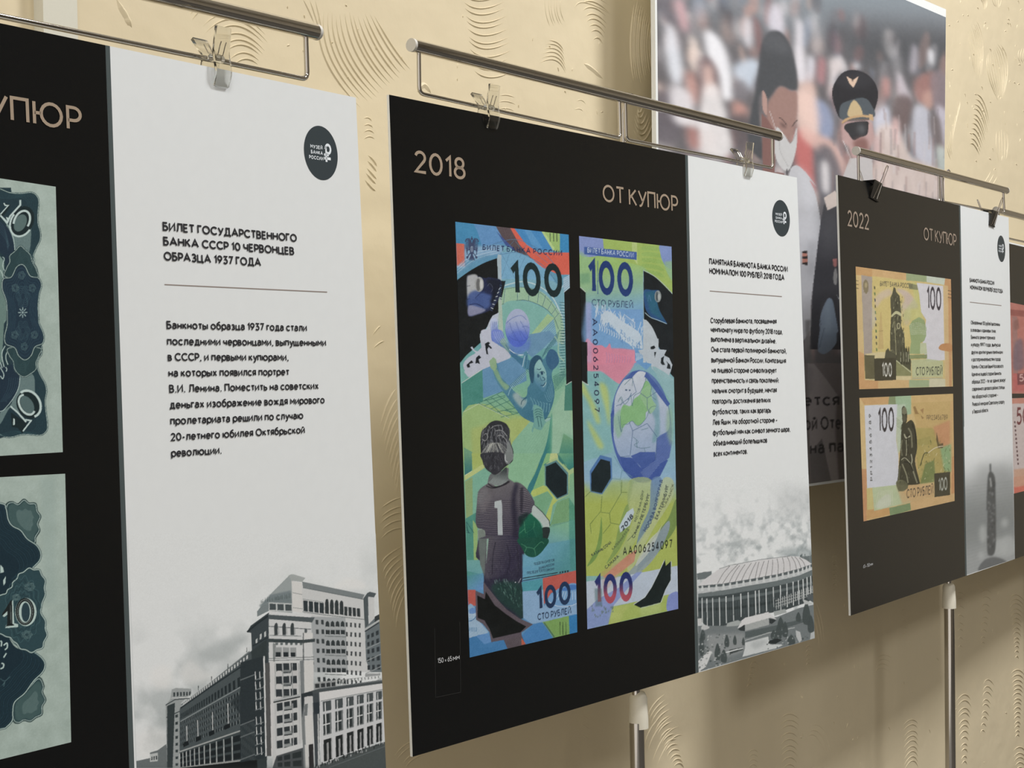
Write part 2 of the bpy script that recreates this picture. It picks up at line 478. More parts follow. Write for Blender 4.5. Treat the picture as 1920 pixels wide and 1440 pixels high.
# ------------------------------------------------------------------ the room shell
def mat_wall():
    m = mat_plain('cream_plaster', (220, 207, 178), 0.62, spec=0.35, grain=0.04, bscale=3)
    nt = m.node_tree; b = nt.nodes['Principled BSDF']
    tc = nt.nodes.new('ShaderNodeTexCoord')
    n1 = nt.nodes.new('ShaderNodeTexNoise'); n1.inputs['Scale'].default_value = 7; n1.inputs['Detail'].default_value = 3
    n2 = nt.nodes.new('ShaderNodeTexNoise'); n2.inputs['Scale'].default_value = 160; n2.inputs['Detail'].default_value = 4
    for n in (n1, n2): nt.links.new(tc.outputs['Object'], n.inputs['Vector'])
    b1 = nt.nodes.new('ShaderNodeBump'); b1.inputs['Strength'].default_value = 0.5; b1.inputs['Distance'].default_value = 0.012
    b2 = nt.nodes.new('ShaderNodeBump'); b2.inputs['Strength'].default_value = 0.25; b2.inputs['Distance'].default_value = 0.0006
    nt.links.new(n1.outputs['Fac'], b1.inputs['Height']); nt.links.new(n2.outputs['Fac'], b2.inputs['Height'])
    nt.links.new(b1.outputs[0], b2.inputs['Normal']); nt.links.new(b2.outputs[0], b.inputs['Normal'])
    return m
M_WALL = mat_wall()
M_CEIL = mat_plain('white_ceiling', (225, 222, 214), 0.9, grain=0.02)
M_FLOOR = mat_plain('grey_floor', (80, 78, 75), 0.4, grain=0.15, bscale=12)

X0, X1, Y0, CH = -3.5, 8.0, -7.0, 5.3
w = MB(); w.box((X0, WALL_Y, 0), (X1, WALL_Y + 0.15, CH))
wall = w.build('wall_back', M_WALL); tag(wall, kind='structure')
w = MB(); w.box((X0, Y0, -0.1), (X1, WALL_Y + 0.15, 0))
tag(w.build('floor', M_FLOOR), kind='structure')
w = MB(); w.box((X0, Y0, CH), (X1, WALL_Y + 0.15, CH + 0.1))
tag(w.build('ceiling', M_CEIL), kind='structure')

w = MB(); w.box((X0, Y0 - 0.15, 0), (X1, Y0, CH))
tag(w.build('wall_front', mat_plain('dull_paint', (128, 120, 108), 0.8, grain=0.05)), kind='structure')
w = MB(); w.box((X1, Y0, 0), (X1 + 0.15, WALL_Y + 0.15, CH))
tag(w.build('wall_right', mat_plain('dull_paint_side', (196, 188, 172), 0.8, grain=0.05)), kind='structure')

# combed plaster: every stamp is a fan of raised strokes between a first and a last stroke (three points each)
STAMPS = [
 ([(437,122),(460,110),(485,122)], [(372,60),(435,26),(508,78)], 8, 1), ([(360,40),(380,15),(410,-8)], [(352,20),(362,5),(380,-12)], 3, 1),
 ([(600,15),(608,110),(680,207)], [(700,25),(735,85),(770,130)], 14, 1), ([(565,-5),(578,20),(590,48)], [(590,-5),(598,30),(604,60)], 3, .7),
 ([(868,-10),(900,2),(945,-12)], [(885,128),(918,146),(965,132)], 12, 1),
 ([(1087,12),(1110,4),(1142,25)], [(1110,75),(1121,70),(1131,84)], 7, 1), ([(1080,-8),(1100,-14),(1150,15)], [(1078,22),(1095,5),(1150,30)], 2, .7),
 ([(1025,75),(1045,80),(1058,98)], [(1005,122),(1040,112),(1062,142)], 6, .8), ([(1022,-5),(1024,25),(1032,50)], [(1052,-5),(1050,20),(1060,45)], 6, .6),
 ([(1193,-12),(1181,80),(1190,162)], [(1226,30),(1216,85),(1226,146)], 10, 1.6),
 ([(1196,198),(1198,212),(1206,198)], [(1186,236),(1206,264),(1228,215)], 6, 1.6),
 ([(690,290),(700,300),(707,312)], [(683,335),(695,350),(705,358)], 5, 1), ([(680,225),(690,222),(698,230)], [(680,262),(692,255),(704,262)], 4, .7),
 ([(746,727),(726,757),(709,815)], [(751,870),(745,900),(744,925)], 9, 1), ([(711,958),(733,942),(757,934)], [(713,1010),(735,992),(760,990)], 5, 1),
 ([(714,1058),(728,1040),(762,1020)], [(742,1180),(748,1140),(764,1105)], 9, 1),
 ([(697,627),(706,612),(713,606)], [(698,660),(712,648),(724,645)], 2, 1), ([(735,1420),(760,1395),(780,1390)], [(760,1442),(775,1425),(800,1415)], 4, .6),
 ([(1213,1345),(1225,1320),(1250,1297)], [(1262,1440),(1273,1431),(1283,1442)], 14, 1.1), ([(1208,1400),(1222,1360),(1262,1320)], [(1228,1445),(1256,1390),(1282,1380)], 4, .9),
 ([(1405,1250),(1414,1240),(1424,1250)], [(1400,1290),(1404,1284),(1412,1288)], 5, 1), ([(1400,1415),(1412,1406),(1424,1414)], [(1402,1442),(1412,1434),(1422,1442)], 4, .7),
 ([(1090,1250+90),(1100,1345),(1108,1352)], [(1088,1372),(1098,1380),(1106,1384)], 3, .5),
 ([(1460,1350),(1480,1338),(1500,1350)], [(1464,1444),(1480,1432),(1494,1444)], 9, 1),
 ([(1692,1362),(1709,1350),(1722,1360)], [(1694,1447),(1710,1427),(1722,1442)], 9, 1),
 ([(1792,1318),(1808,1303),(1822,1318)], [(1803,1435),(1808,1428),(1813,1435)], 12, 1.2),
 ([(1843,1285),(1853,1275),(1867,1292)], [(1838,1375),(1842,1368),(1848,1375)], 9, 1),
 ([(1895,1265),(1908,1257),(1921,1268)], [(1903,1385),(1907,1378),(1912,1384)], 15, 1.3),
 ([(1890,1125),(1905,1115),(1922,1130)], [(1903,1235),(1906,1230),(1910,1236)], 14, 1.3),
 ([(1838,1115),(1850,1108),(1861,1118)], [(1838,1210),(1842,1205),(1847,1210)], 9, 1),
 ([(1795,1115),(1800,1109),(1812,1118)], [(1797,1215),(1800,1210),(1806,1216)], 8, 1),
 ([(1898,1412),(1912,1402),(1925,1415)], [(1904,1446),(1912,1438),(1922,1446)], 5, 1.2),
 ([(1642,1236),(1658,1228),(1674,1236)], [(1640,1262),(1652,1252),(1668,1262)], 4, .6), ([(1690,1148),(1695,1144),(1702,1150)], [(1692,1190),(1696,1186),(1702,1190)], 5, .5),
 ([(1560,1045),(1565,1040),(1571,1046)], [(1560,1112),(1565,1106),(1570,1112)], 8, .8), ([(1509,1216),(1516,1210),(1523,1216)], [(1511,1248),(1515,1243),(1520,1248)], 5, .8),
 ([(1530,1130),(1540,1165),(1544,1200)], [(1524,1150),(1532,1180),(1536,1215)], 3, .6), ([(1520,1360),(1545,1370),(1558,1420)], [(1510,1385),(1530,1380),(1550,1420)], 3, .6),
 ([(1815,60),(1820,100),(1828,140)], [(1828,36),(1842,80),(1838,150)], 9, .9), ([(1852,100),(1852,140),(1872,190)], [(1872,80),(1888,120),(1880,185)], 10, 1.1),
 ([(1827,178),(1843,192),(1856,240)], [(1818,270),(1826,272),(1837,292)], 11, 1.3), ([(1870,242),(1868,270),(1873,305)], [(1885,240),(1889,268),(1885,305)], 5, 1),
 ([(1800,185),(1798,205),(1790,225)], [(1775,270),(1777,285),(1783,302)], 11, .9), ([(1835,-6),(1842,5),(1844,20)], [(1848,-6),(1850,5),(1848,18)], 4, 1),
 ([(1858,-6),(1862,6),(1868,14)], [(1878,-6),(1876,6),(1872,15)], 5, .6), ([(1912,90),(1908,105),(1914,120)], [(1922,85),(1918,105),(1922,118)], 3, .8),
 ([(1858,320),(1850,335),(1842,345)], [(1870,330),(1862,345),(1852,360)], 3, .7),
 ([(935,180),(950,178),(968,184)], [(932,205),(950,203),(966,210)], 3, .6), ([(1080,190),(1090,186),(1100,196)], [(1076,205),(1086,202),(1094,208)], 2, .5),
]
def ridge(mb, p, w_, h_):
    """raised stroke on the wall with tapering ends, p in wall coordinates"""
    n = len(p)
    d = np.gradient(p, axis=0); d /= np.hypot(d[:, 0], d[:, 1])[:, None] + 1e-9
    nn = np.stack([-d[:, 1], d[:, 0]], 1)
    v = []
    for i in range(n):
        k = min(1, 4 * (i + .15) / n, 4 * (n - 1 - i + .15) / n)
        a = p[i] + nn[i] * w_ * k; b = p[i] - nn[i] * w_ * k; c = p[i] + nn[i] * w_ * .25 * k
        v += [(a[0], WALL_Y + 5e-4, a[1]), (c[0], WALL_Y - h_ * k, c[1]), (b[0], WALL_Y + 5e-4, b[1])]
    f = []
    for i in range(n - 1):
        for j in (0, 1): f.append((3 * i + j, 3 * i + j + 1, 3 * i + j + 4, 3 * i + j + 3))
    mb.add(v, f)
rd = MB()
rr = random.Random(4)
for a, b, n, k in STAMPS:
    a = np.array(a, float); b = np.array(b, float)
    for i in range(n):
        t = (i + rr.uniform(-.15, .15)) / max(n - 1, 1)
        q = a * (1 - t) + b * t
        m = 2 * q[1] - (q[0] + q[2]) / 2                      # quadratic curve through the three points
        s_ = np.linspace(rr.uniform(0, .08), 1 - rr.uniform(0, .08), 17)[:, None]
        c = q[0] * (1 - s_) ** 2 + m * 2 * s_ * (1 - s_) + q[2] * s_ ** 2
        ridge(rd, WALL.uv(c[:, 0], c[:, 1]), 0.0020, 0.0017 * k)
for i in range(150):                                          # trowel specks and short scars
    if i < 80: px, py = rr.uniform(1775, 1925), rr.uniform(-5, 320)
    elif i < 110: px, py = rr.uniform(1440, 1920), rr.uniform(1100, 1440)
    else: px, py = rr.uniform(500, 1200), rr.uniform(-5, 260)
    an = rr.uniform(0, 6.28); L = rr.uniform(1.5, 5)
    s_ = np.linspace(-1, 1, 5)
    c = np.stack([px + s_ * L * math.cos(an) * .6, py + s_ * L * math.sin(an) + s_ ** 2 * 2], 1)
    ridge(rd, WALL.uv(c[:, 0], c[:, 1]), 0.0022, 0.0015)
for c in ([(218,-2),(228,18),(240,38),(247,52)], [(222,8),(236,30),(240,48)], [(782,172),(795,160),(808,175)], [(1095,120),(1110,130),(1130,148)]):
    c = spline(c, 5); ridge(rd, WALL.uv(c[:, 0], c[:, 1]), 0.006, 0.0025)
cb = rd.build('plaster_combing', M_WALL, wall, smooth=False); tag(cb, kind='stuff')

# white cable trunking up the wall
a = WALL.uv(81, 20, 0.02)[0]; b = WALL.uv(145, 20, 0.02)[0]
tr = MB(); tr.box((a, WALL_Y - 0.02, 0.0), (b, WALL_Y, CH))
tk = tr.build('trim_1', mat_plain('white_trunking', (214, 213, 202), 0.5, grain=0.03)); tag(tk, kind='structure')

# ------------------------------------------------------------------ exhibition boards
def quad_uv(plane, q): return [tuple(plane.uv(*p)) for p in q]
def flat(plane, q, mat, name, parent, off):
    u = quad_uv(plane, q)
    return mesh_obj(name, [(x, y, off) for x, y in u], [(3, 2, 1, 0)], mat, parent)
def board(plane, q, div, label, strip, T=0.0042):
    """q: corners TL TR BR BL of the printed face; div: divider top and bottom (right edge of the slate strip)"""
    root = bpy.data.objects.new('exhibition_board', None); COL.objects.link(root)
    root.matrix_world = plane.matrix()
    tag(root, label, 'exhibition board', 'exhibition boards hung in a row')
    m = MB(); m.prism(quad_uv(plane, [q[3], q[2], q[1], q[0]]), -T, 0)
    m.build('foam_core', M_FOAM, root)
    d0, d1 = np.array(div[0], float), np.array(div[1], float)
    TL, TR, BR, BL = [np.array(p, float) for p in q]
    d0[1] = TL[1] + (TR[1] - TL[1]) * (d0[0] - TL[0]) / (TR[0] - TL[0])      # keep the seam's ends on the sheet's edges
    d1[1] = BL[1] + (BR[1] - BL[1]) * (d1[0] - BL[0]) / (BR[0] - BL[0])
    sw = (TR - TL) / (TR - TL)[0] * strip; sb = (BR - BL) / (BR - BL)[0] * strip * 1.15
    flat(plane, [d0, TR, BR, d1], M_WHITE, 'white_panel', root, 0.0002)
    flat(plane, [TL, d0 - sw, d1 - sb, BL], M_BLACK, 'black_panel', root, 0.0002)
    flat(plane, [d0 - sw, d0, d1, d1 - sb], M_STRIP, 'slate_strip', root, 0.00025)
    return root

Q1 = [(-1610.2, -293.3), (667, 183), (728.5, 1557), (-1463, 2587.5)]
D1 = [(205.7, 84), (263, 1640)]
Q2 = [(729.3, 177.5), (1494, 333), (1527.5, 1196.7), (773.6, 1419)]
D2 = [(1289.5, 290.5), (1309.6, 1258)]
Q3 = [(1570.5, 328), (1891, 408), (1902.8, 1048), (1595, 1154.4)]
D3 = [(1800.5, 385.8), (1812.5, 1078)]
b1 = board(B1, Q1, D1, 'exhibition board about the green ten-chervonets note, cut off by the photo edge', 8.5)
b2 = board(B2, Q2, D2, 'middle exhibition board reading 2018 with two upright football banknotes', 5)
b3 = board(B3, Q3, D3, 'exhibition board reading 2022 with two golden banknotes, held by black binder clips', 2.5)
Q4 = [(1880, 451), (2060, 491), (2060, 975), (1888, 1053)]
b4u = B4.uv(1880, 451); c4 = B4.uv(1888, 1053)
b4 = bpy.data.objects.new('exhibition_board', None); COL.objects.link(b4); b4.matrix_world = B4.matrix()
tag(b4, 'exhibition board with red banknotes, mostly hidden behind the 2022 board', 'exhibition board', 'exhibition boards hung in a row')
m = MB(); m.box((b4u[0], c4[1], -0.0042), (b4u[0] + 1.175, b4u[1], 0)); m.build('foam_core', M_FOAM, b4)
m = MB(); m.box((b4u[0], c4[1], 0), (b4u[0] + 0.76, b4u[1] - 0.004, 0.0003)); m.build('black_panel', M_BLACK, b4)
m = MB(); m.box((b4u[0] + 0.76, c4[1], 0), (b4u[0] + 1.175, b4u[1], 0.0003)); m.build('white_panel', M_WHITE, b4)

# ------------------------------------------------------------------ chrome stands behind the boards
def stand(plane, label, bar, wires, pole, joint=None, r_bar=0.0092, z=-0.012):
    """bar: two px points; wires: loops of px points; pole: px top and px bottom"""
    P = lambda p, zz=z: np.array([*plane.uv(p[0], p[1], zz), zz])
    root = bpy.data.objects.new('poster_stand', None); COL.objects.link(root)
    # an upright frame standing on the floor under the pole, sharing the board's heading
    pt, pb = P(pole[0], z - .022), P(pole[1], z - .022)
    root.matrix_world = plane.matrix()
    tag(root, label, 'display stand', 'chrome stands holding the boards')
    a, b = P(bar[0]), P(bar[1]); d = (b - a) / np.linalg.norm(b - a)
    m = MB(); m.tube([a, b], r_bar, 24); autosmooth(m.build('top_bar', M_CHROME, root))
    for e, s_ in ((a, -1), (b, 1)):
        m = MB(); m.tube([e - d * s_ * 0.0005, e + d * s_ * 0.003, e + d * s_ * 0.0042], r_bar * 1.02, 24); autosmooth(m.build('end_cap', M_CAP, root))
    for wv in wires:
        pts = [P(p) for p in wv]; out = [pts[0]]
        for i in range(1, len(pts) - 1):                      # rounded corners
            p0, p1, p2 = pts[i - 1], pts[i], pts[i + 1]
            r = 0.010; u = (p0 - p1) / np.linalg.norm(p0 - p1); v = (p2 - p1) / np.linalg.norm(p2 - p1)
            for k in range(6):
                t = k / 5; out.append((p1 + u * r) * (1 - t) ** 2 + p1 * 2 * t * (1 - t) + (p1 + v * r) * t * t)
        out.append(pts[-1])
        m = MB(); m.tube(out, 0.0031, 12); autosmooth(m.build('hanging_wire', M_CHROME, root))
    # telescopic pole
    mid = pt + (pb - pt) * 0.4
    m = MB(); m.tube([pt + [0, 0, .022], pt + [0, -.01, .004], pt + [0, -.03, 0], mid], 0.0052, 16); autosmooth(m.build('upper_pole', M_CHROME, root))
    jt = P(joint[0], z - .022) if joint else mid
    jb = P(joint[1], z - .022) if joint else mid + (pb - pt) * .05
    dn = (pb - pt) / np.linalg.norm(pb - pt)
    wz = lambda p: plane.w(*p)[2]
    foot = pb + dn * ((wz(pb) - 0.03) / (wz(pb) - wz(pb + dn)))
    m = MB(); m.tube([mid, jb], 0.007, 16); autosmooth(m.build('middle_pole', M_CHROME, root))
    m = MB(); m.tube([jb - dn * 0.01, foot], 0.0124, 24); autosmooth(m.build('lower_pole', M_CHROME, root))
    m = MB()
    rings = [(0, .005), (.004, .0115), (.012, .0145), (.055, .0165), (.074, .0165)]
    k = np.linalg.norm(jb - jt)
    v = []; f = []; seg = 20
    for t, r in rings:
        c = jt + dn * k * t / .074
        v += [c + np.array([math.cos(q) * r * 1.0, 0, math.sin(q) * r]) for q in [2 * math.pi * i / seg for i in range(seg)]]
    for i in range(len(rings) - 1):
        f += [(i * seg + q, i * seg + (q + 1) % seg, (i + 1) * seg + (q + 1) % seg, (i + 1) * seg + q) for q in range(seg)]
    f += [tuple(range(seg)), tuple((len(rings) - 1) * seg + q for q in range(seg - 1, -1, -1))]
    m.add(v, f); jo = autosmooth(m.build('height_joint', M_JOINT, root), 50)
    m = MB(); c = jt + dn * k * .55
    m.box((c[0] + .008, c[1] - .012, c[2] - .004), (c[0] + .021, c[1] + .02, c[2] + .005)); m.build('lock_lever', M_JOINT, jo)
    # tripod feet
    for q in range(3):
        an = math.radians(90 + 120 * q)
        e = foot + np.array([math.cos(an) * .19, 0, math.sin(an) * .19])
        e = e + np.array([0, 1, 0]) * ((0.012 - wz(e)))
        m = MB(); m.tube([foot + [0, .04, 0], e], 0.008, 12); lg = autosmooth(m.build('leg', M_CHROME, root))
        m = MB(); m.tube([e - [0, .006, 0], e + [0, .012, 0]], 0.011, 12); m.build('rubber_foot', M_BLACKCLIP, lg)
    return root

stand(B2, 'chrome stand with a thick top bar holding the 2018 board', [(774, 85), (1459, 255)],
      [[(785, 92), (786, 175), (1163, 259), (1161, 186)], [(1172, 188), (1174, 262), (1449, 315), (1448, 256)]],
      [(1167, 183), (1194, 1430)], [(1196, 1294), (1194, 1366)])
stand(B1, 'chrome stand behind the green chervonets board, its bar cut off by the photo edge', [(-1500, -432), (591, 60)],
      [[(-1480, -424), (-1478, -286), (-460, -64), (-462, -190)], [(-440, -184), (-438, -60), (576, 149), (573, 62)]],
      [(-450, -186), (-380, 1900)])
stand(B3, 'chrome stand holding the 2022 board with the binder clips', [(1606, 283), (1886, 357)],
      [[(1609, 287), (1610, 345), (1761, 379), (1760, 323)], [(1766, 325), (1768, 378), (1883, 400), (1881, 357)]],
      [(1764, 322), (1779, 1430)], [(1779, 1092), (1780, 1140)])
r4 = stand(B4, 'chrome stand at the far end, holding the red banknote board', [(1868, 394), (2090, 452)],
      [[(1872, 398), (1873, 443), (1975, 466), (1974, 424)], [(1978, 425), (1979, 467), (2086, 490), (2085, 452)]],
      [(1976, 424), (1990, 1430)])

# ------------------------------------------------------------------ clips
def acrylic_clip(plane, px, label, flip=0):
    u, v = plane.uv(*px)
    root = bpy.data.objects.new('clear_clip', None); COL.objects.link(root)
    root.matrix_world = plane.matrix() @ Matrix.Translation((u, v, -0.004))
    tag(root, label, 'clip', 'clear plastic clips')
    def arm(sgn):
        # side profile (z out, y up), then extruded across x
        c = spline([(0.0125, .036), (0.0105, .024), (.0080, .008), (.0095, -.004), (.0100, -.014), (.0062, -.025), (.0052, -.0290)] if sgn > 0 else [(0.0230, .027), (0.0165, .018), (.0085, .006), (.0095, -.004), (.0100, -.014), (.0062, -.025), (.0052, -.0290)], 4)
        th = np.interp(np.arange(len(c)), [0, 4, 12, 20, len(c) - 1], [.004, .0028, .003, .0034, .0020])
        d = np.gradient(c, axis=0); d /= np.hypot(d[:, 0], d[:, 1])[:, None]; n_ = np.stack([-d[:, 1], d[:, 0]], 1)
        A = c + n_ * th[:, None] / 2; Bq = c - n_ * th[:, None] / 2
        n = len(c); m = MB(); vv = []; ff = []
        for i in range(n):
            t = i / (n - 1)
            hw = 0.0125 * (0.90 + .10 * math.sin(math.pi * min(1, t * 1.2))) if t < .85 else 0.0125 * math.sqrt(max(0.12, 1 - ((t - .85) / .16) ** 2)) * .93
            for (p, x) in ((A[i], -hw), (A[i], hw), (Bq[i], hw), (Bq[i], -hw)): vv.append((x, p[1], sgn * p[0]))
        for i in range(n - 1):
            for k in range(4):
                q = (4 * i + k, 4 * i + (k + 1) % 4, 4 * i + 4 + (k + 1) % 4, 4 * i + 4 + k)
                ff.append(q if sgn < 0 else q[::-1])
        e = (0, 1, 2, 3); g = (4 * n - 1, 4 * n - 2, 4 * n - 3, 4 * n - 4)
        ff += [e[::-1], g[::-1]] if sgn < 0 else [e, g]
        m.add(vv, ff)
        return m
    for sg, nm in ((1, 'front_arm'), (-1, 'rear_arm')):
        o = arm(sg).build(nm, M_CLEAR, root)
        autosmooth(o, 35)
    m = MB(); m.tube([(-.0085, .003, 0), (.0085, .003, 0)], .0042, 16); autosmooth(m.build('pivot', M_CLEAR, root))
    m = MB()
    m.tube([(-.004, .02, .0125), (-.004, .010, .0068), (-.004, .006, .005), (-.004, .010, -.0068), (-.004, .02, -.0125)], .0007, 6)
    m.tube([(.004, .02, .0125), (.004, .010, .0068), (.004, .006, .005), (.004, .010, -.0068), (.004, .02, -.0125)], .0007, 6)
    m.build('spring', M_STEEL, root)
    return root
acrylic_clip(B2, (920, 206), 'clear plastic clip gripping the black part of the 2018 board')
acrylic_clip(B2, (1400, 304), 'clear plastic clip gripping the white part of the 2018 board')
acrylic_clip(B1, (410, 115), 'clear plastic clip on the white panel of the green banknote board')

def binder_clip(plane, px, label, s=1.0, lean=0.0):
    u, v = plane.uv(*px)
    root = bpy.data.objects.new('binder_clip', None); COL.objects.link(root)
    root.matrix_world = plane.matrix() @ Matrix.Translation((u, v, -0.002)) @ Matrix.Rotation(lean, 4, 'Z') @ Matrix.Scale(s, 4)
    tag(root, label, 'binder clip', 'black binder clips on the 2022 board')
    hw = .020
    m = MB()
    prof = [(.0022, -.030), (.0035, -.0305), (.0125, .000), (.0125, .0035), (-.0125, .0035), (-.0125, .0), (-.0035, -.0305), (-.0022, -.030), (-.0112, .0022), (.0112, .0022)]
    vv = [(-hw, y, z) for z, y in prof] + [(hw, y, z) for z, y in prof]
    n = len(prof)
    ff = [(i, (i + 1) % n, n + (i + 1) % n, n + i) for i in range(n)] + [tuple(range(n))[::-1], tuple(range(n, 2 * n))]
    m.add(vv, ff); m.build('clip_body', M_BLACKCLIP, root)
    for sg in (1, -1):
        m = MB(); m.tube([(-hw, -.030, sg * .0036), (hw, -.030, sg * .0036)], .0017, 10); m.build('jaw_roll', M_BLACKCLIP, root)
        top = (.045, .030)
        path = [(-.012, -.030, .0036), (-.008, -.028, .006), (-.0045, .012, .0215), (-.0055, .026, .0265), (-.003, .0325, .0290), (.003, .0325, .0290), (.0055, .026, .0265), (.0045, .012, .0215), (.008, -.028, .006), (.012, -.030, .0036)]
        m = MB(); m.tube([(x, y, sg * z) for x, y, z in path], .0009, 8); autosmooth(m.build('wire_handle', M_CHROME, root))
    return root
binder_clip(B3, (1638, 345), 'black binder clip on the black part of the 2022 board', 1.12, -.12)
binder_clip(B3, (1858, 399), 'black binder clip on the white part of the 2022 board', 1.12, -.05)

# ------------------------------------------------------------------ crowd banner on the wall
QB = [(1226, -215), (1773.7, 17.5), (1766, 877), (1237, 951)]
ban = bpy.data.objects.new('wall_banner', None); COL.objects.link(ban); ban.matrix_world = BAN.matrix()
tag(ban, 'large wall banner of a blurred crowd with a masked woman and an officer', 'banner')
m = MB(); m.prism(quad_uv(BAN, [QB[3], QB[2], QB[1], QB[0]]), -0.010, 0)
m.build('backing_panel', M_FOAM, ban)
for px in ((1420, 60), (1690, 110), (1420, 780), (1690, 780)):        # standoffs that carry it off the wall
    u, v = BAN.uv(*px)
    m = MB(); m.tube([(u, v, -.009), (u, v, -.0995)], 0.012, 12); m.build('standoff', M_STEEL, ban)
# ------------------------------------------------------------------ the two upright football banknotes on the middle board
def zc(ox, oy, s):
    return lambda *p: [(ox + x / s, oy + y / s) for x, y in (p[0] if len(p) == 1 and isinstance(p[0], list) else p)]
def hatch(c, poly, ang, step, w, col, a=1.0):
    """fine parallel engraving lines clipped to a polygon (pixels)"""
    q = hmap(c.Hm, poly); r = c._mask(q)
    if r is None: return
    y, x, m = r
    X, Y = c.X[y, x], c.Y[y, x]
    t = X * math.cos(math.radians(ang)) + Y * math.sin(math.radians(ang))
    ph = np.abs(((t / step) % 1) - .5) * 2
    k = np.clip((ph - (1 - 2 * w / step)) * 4, 0, 1)
    c.paint((y, x), m * k, col, a)

NF = [(853.3, 415.8), (1065.8, 440), (1082, 1185.4), (880.4, 1232.8)]
c = Canvas(B2, NF, 236, 830, (112, 168, 160))
BK = (25, 29, 30)
k1 = zc(840, 400, 6.0); k2 = zc(850, 620, 5.76); k3 = zc(850, 850, 7.2); k4 = zc(860, 1010, 6.26)
# base gradient down the note
c.poly([(840, 400), (1100, 400), (1100, 760), (840, 760)], grad((96, 150, 190), (120, 180, 165), (950, 430), (960, 720)))
c.poly([(840, 690), (1100, 690), (1100, 960), (840, 960)], grad((120, 180, 165), (150, 190, 130), (950, 700), (970, 800)))
c.poly([(840, 880), (1100, 880), (1100, 1100), (840, 1100)], grad((140, 188, 140), (110, 170, 175), (950, 900), (960, 1090)))
c.poly([(840, 1085), (1100, 1045), (1100, 1260), (840, 1260)], (96, 150, 190))
# top geometric band
c.poly(k1((70,80),(300,115),(330,200),(385,350),(90,345)), (74, 146, 186))
c.poly(k1((285,115),(545,145),(640,340),(380,370),(330,210)), (104, 154, 200))
c.poly(k1((535,145),(700,160),(960,500),(900,540),(640,330)), (96, 82, 84))
c.poly(k1((540,200),(640,300),(760,420),(660,380)), (72, 92, 150))
c.poly(k1((695,160),(750,165),(880,350),(1010,440),(1370,440),(1375,690),(1240,690),(1040,600),(900,470),(800,350)), (226, 104, 84))
c.poly(k1((740,165),(1060,205),(1130,350),(1190,420),(960,400),(860,330)), (76, 144, 196))
c.poly(k1((860,190),(930,195),(1060,390),(960,395)), (96, 158, 204))
c.poly(k1((1050,205),(1256,228),(1258,440),(1180,420),(1110,300)), (164, 196, 116))
c.poly(k1((1050,205),(1080,208),(1200,400),(1180,420)), (190, 214, 140))
c.poly(k1((1256,228),(1370,240),(1370,442),(1258,440)), (62, 142, 190))
for x in (1146, 1184, 1222): c.line(k1((x,222),(x+2,318)), 1.0, (50, 66, 56))
c.poly(k1((90,335),(180,345),(185,600),(100,595)), (214, 112, 92)); c.poly(k1((180,345),(196,350),(200,600),(185,600)), (100, 92, 120), .5)
# pale sweep under the title
c.blob(k1((95,600),(200,540),(380,480),(600,450),(600,360),(400,370),(195,400),(190,600)), (160, 190, 214), .7, soft=1)
for i in range(7): c.curve(k1((100,690-i*16),(300,540-i*18),(560,455-i*12)), .7, (214, 226, 232) if i % 2 else (130, 166, 196), .8)
# stadium roof area
c.blob(k1((600,440),(800,460),(1000,560),(1180,760),(1310,900),(1310,1440),(600,1440)), (128, 178, 190), 1)
c.poly(k1((595,440),(760,430),(900,480),(1100,640),(1200,760),(840,740),(600,740)), (124, 176, 204))
c.curve(k1((380,410),(560,330),(760,295),(960,370),(1100,470),(1250,640)), .9, (92, 130, 160))
c.curve(k1((580,465),(760,440),(900,490),(1080,600),(1230,790)), .9, (92, 130, 160))
for a_, b_ in (((590,440),(750,730)),((690,450),(600,720)),((860,500),(760,720)),((740,310),(620,440)),((750,310),(900,480)),((880,350),(800,500)),((960,560),(880,740)),((960,560),(1060,720)),((980,450),(1120,560))):
    c.line(k1(a_, b_), .7, (96, 138, 168), .9)
for i in range(9): c.line(k1((1230+i*8,900-i*12),(1370,690+i*16)), .6, (196, 214, 220), .7)
c.blob(k1((605,860),(820,830),(1040,880),(1180,1010),(1280,1180),(1310,1440),(1240,1440),(1180,1180),(1080,1060),(840,980),(600,1030)), (160, 196, 160), 1)
c.curve(k1((610,820),(820,770),(1000,810),(1170,940),(1290,1180)), 2.0, (206, 222, 216), .9)
c.curve(k1((600,860),(820,830),(1000,870),(1150,1000),(1240,1140)), .8, (74, 112, 118))
c.curve(k1((590,1028),(840,976),(1060,1050),(1180,1160),(1240,1300)), 1.0, (70, 112, 110))
for a_, b_ in (((640,850),(622,1020)),((780,840),(780,985)),((910,850),(905,990)),((1020,880),(1005,1010)),((1100,920),(1060,1050)),((1170,990),(1120,1090)),((1220,1060),(1160,1140)),((1250,1120),(1190,1190))):
    c.line(k1(a_, b_), 1.0, (84, 124, 122)); c.line([(p[0]+1, p[1]) for p in k1(a_, b_)], .6, (190, 214, 196))
c.blob(k1((610,1040),(840,985),(1060,1060),(1190,1180),(1100,1240),(920,1400),(930,1440),(620,1440)), (132, 186, 172), 1)
c.poly(k1((1195,1180),(1120,1130),(900,1400),(930,1450)), (176, 204, 140), .8)
for i in range(15): c.line(k1((1250+i*2,1000+i*32),(1312,1006+i*32)), 1.2, (70, 116, 118)); c.line(k1((1275,1014+i*32),(1312,1020+i*32)), .9, (190, 212, 206))
for i in range(26): c.line(k1((930+i*14,1440),(1190+i*1.5,1180+i*12)), .6, (88, 132, 160) if i % 2 else (170, 198, 210), .7)
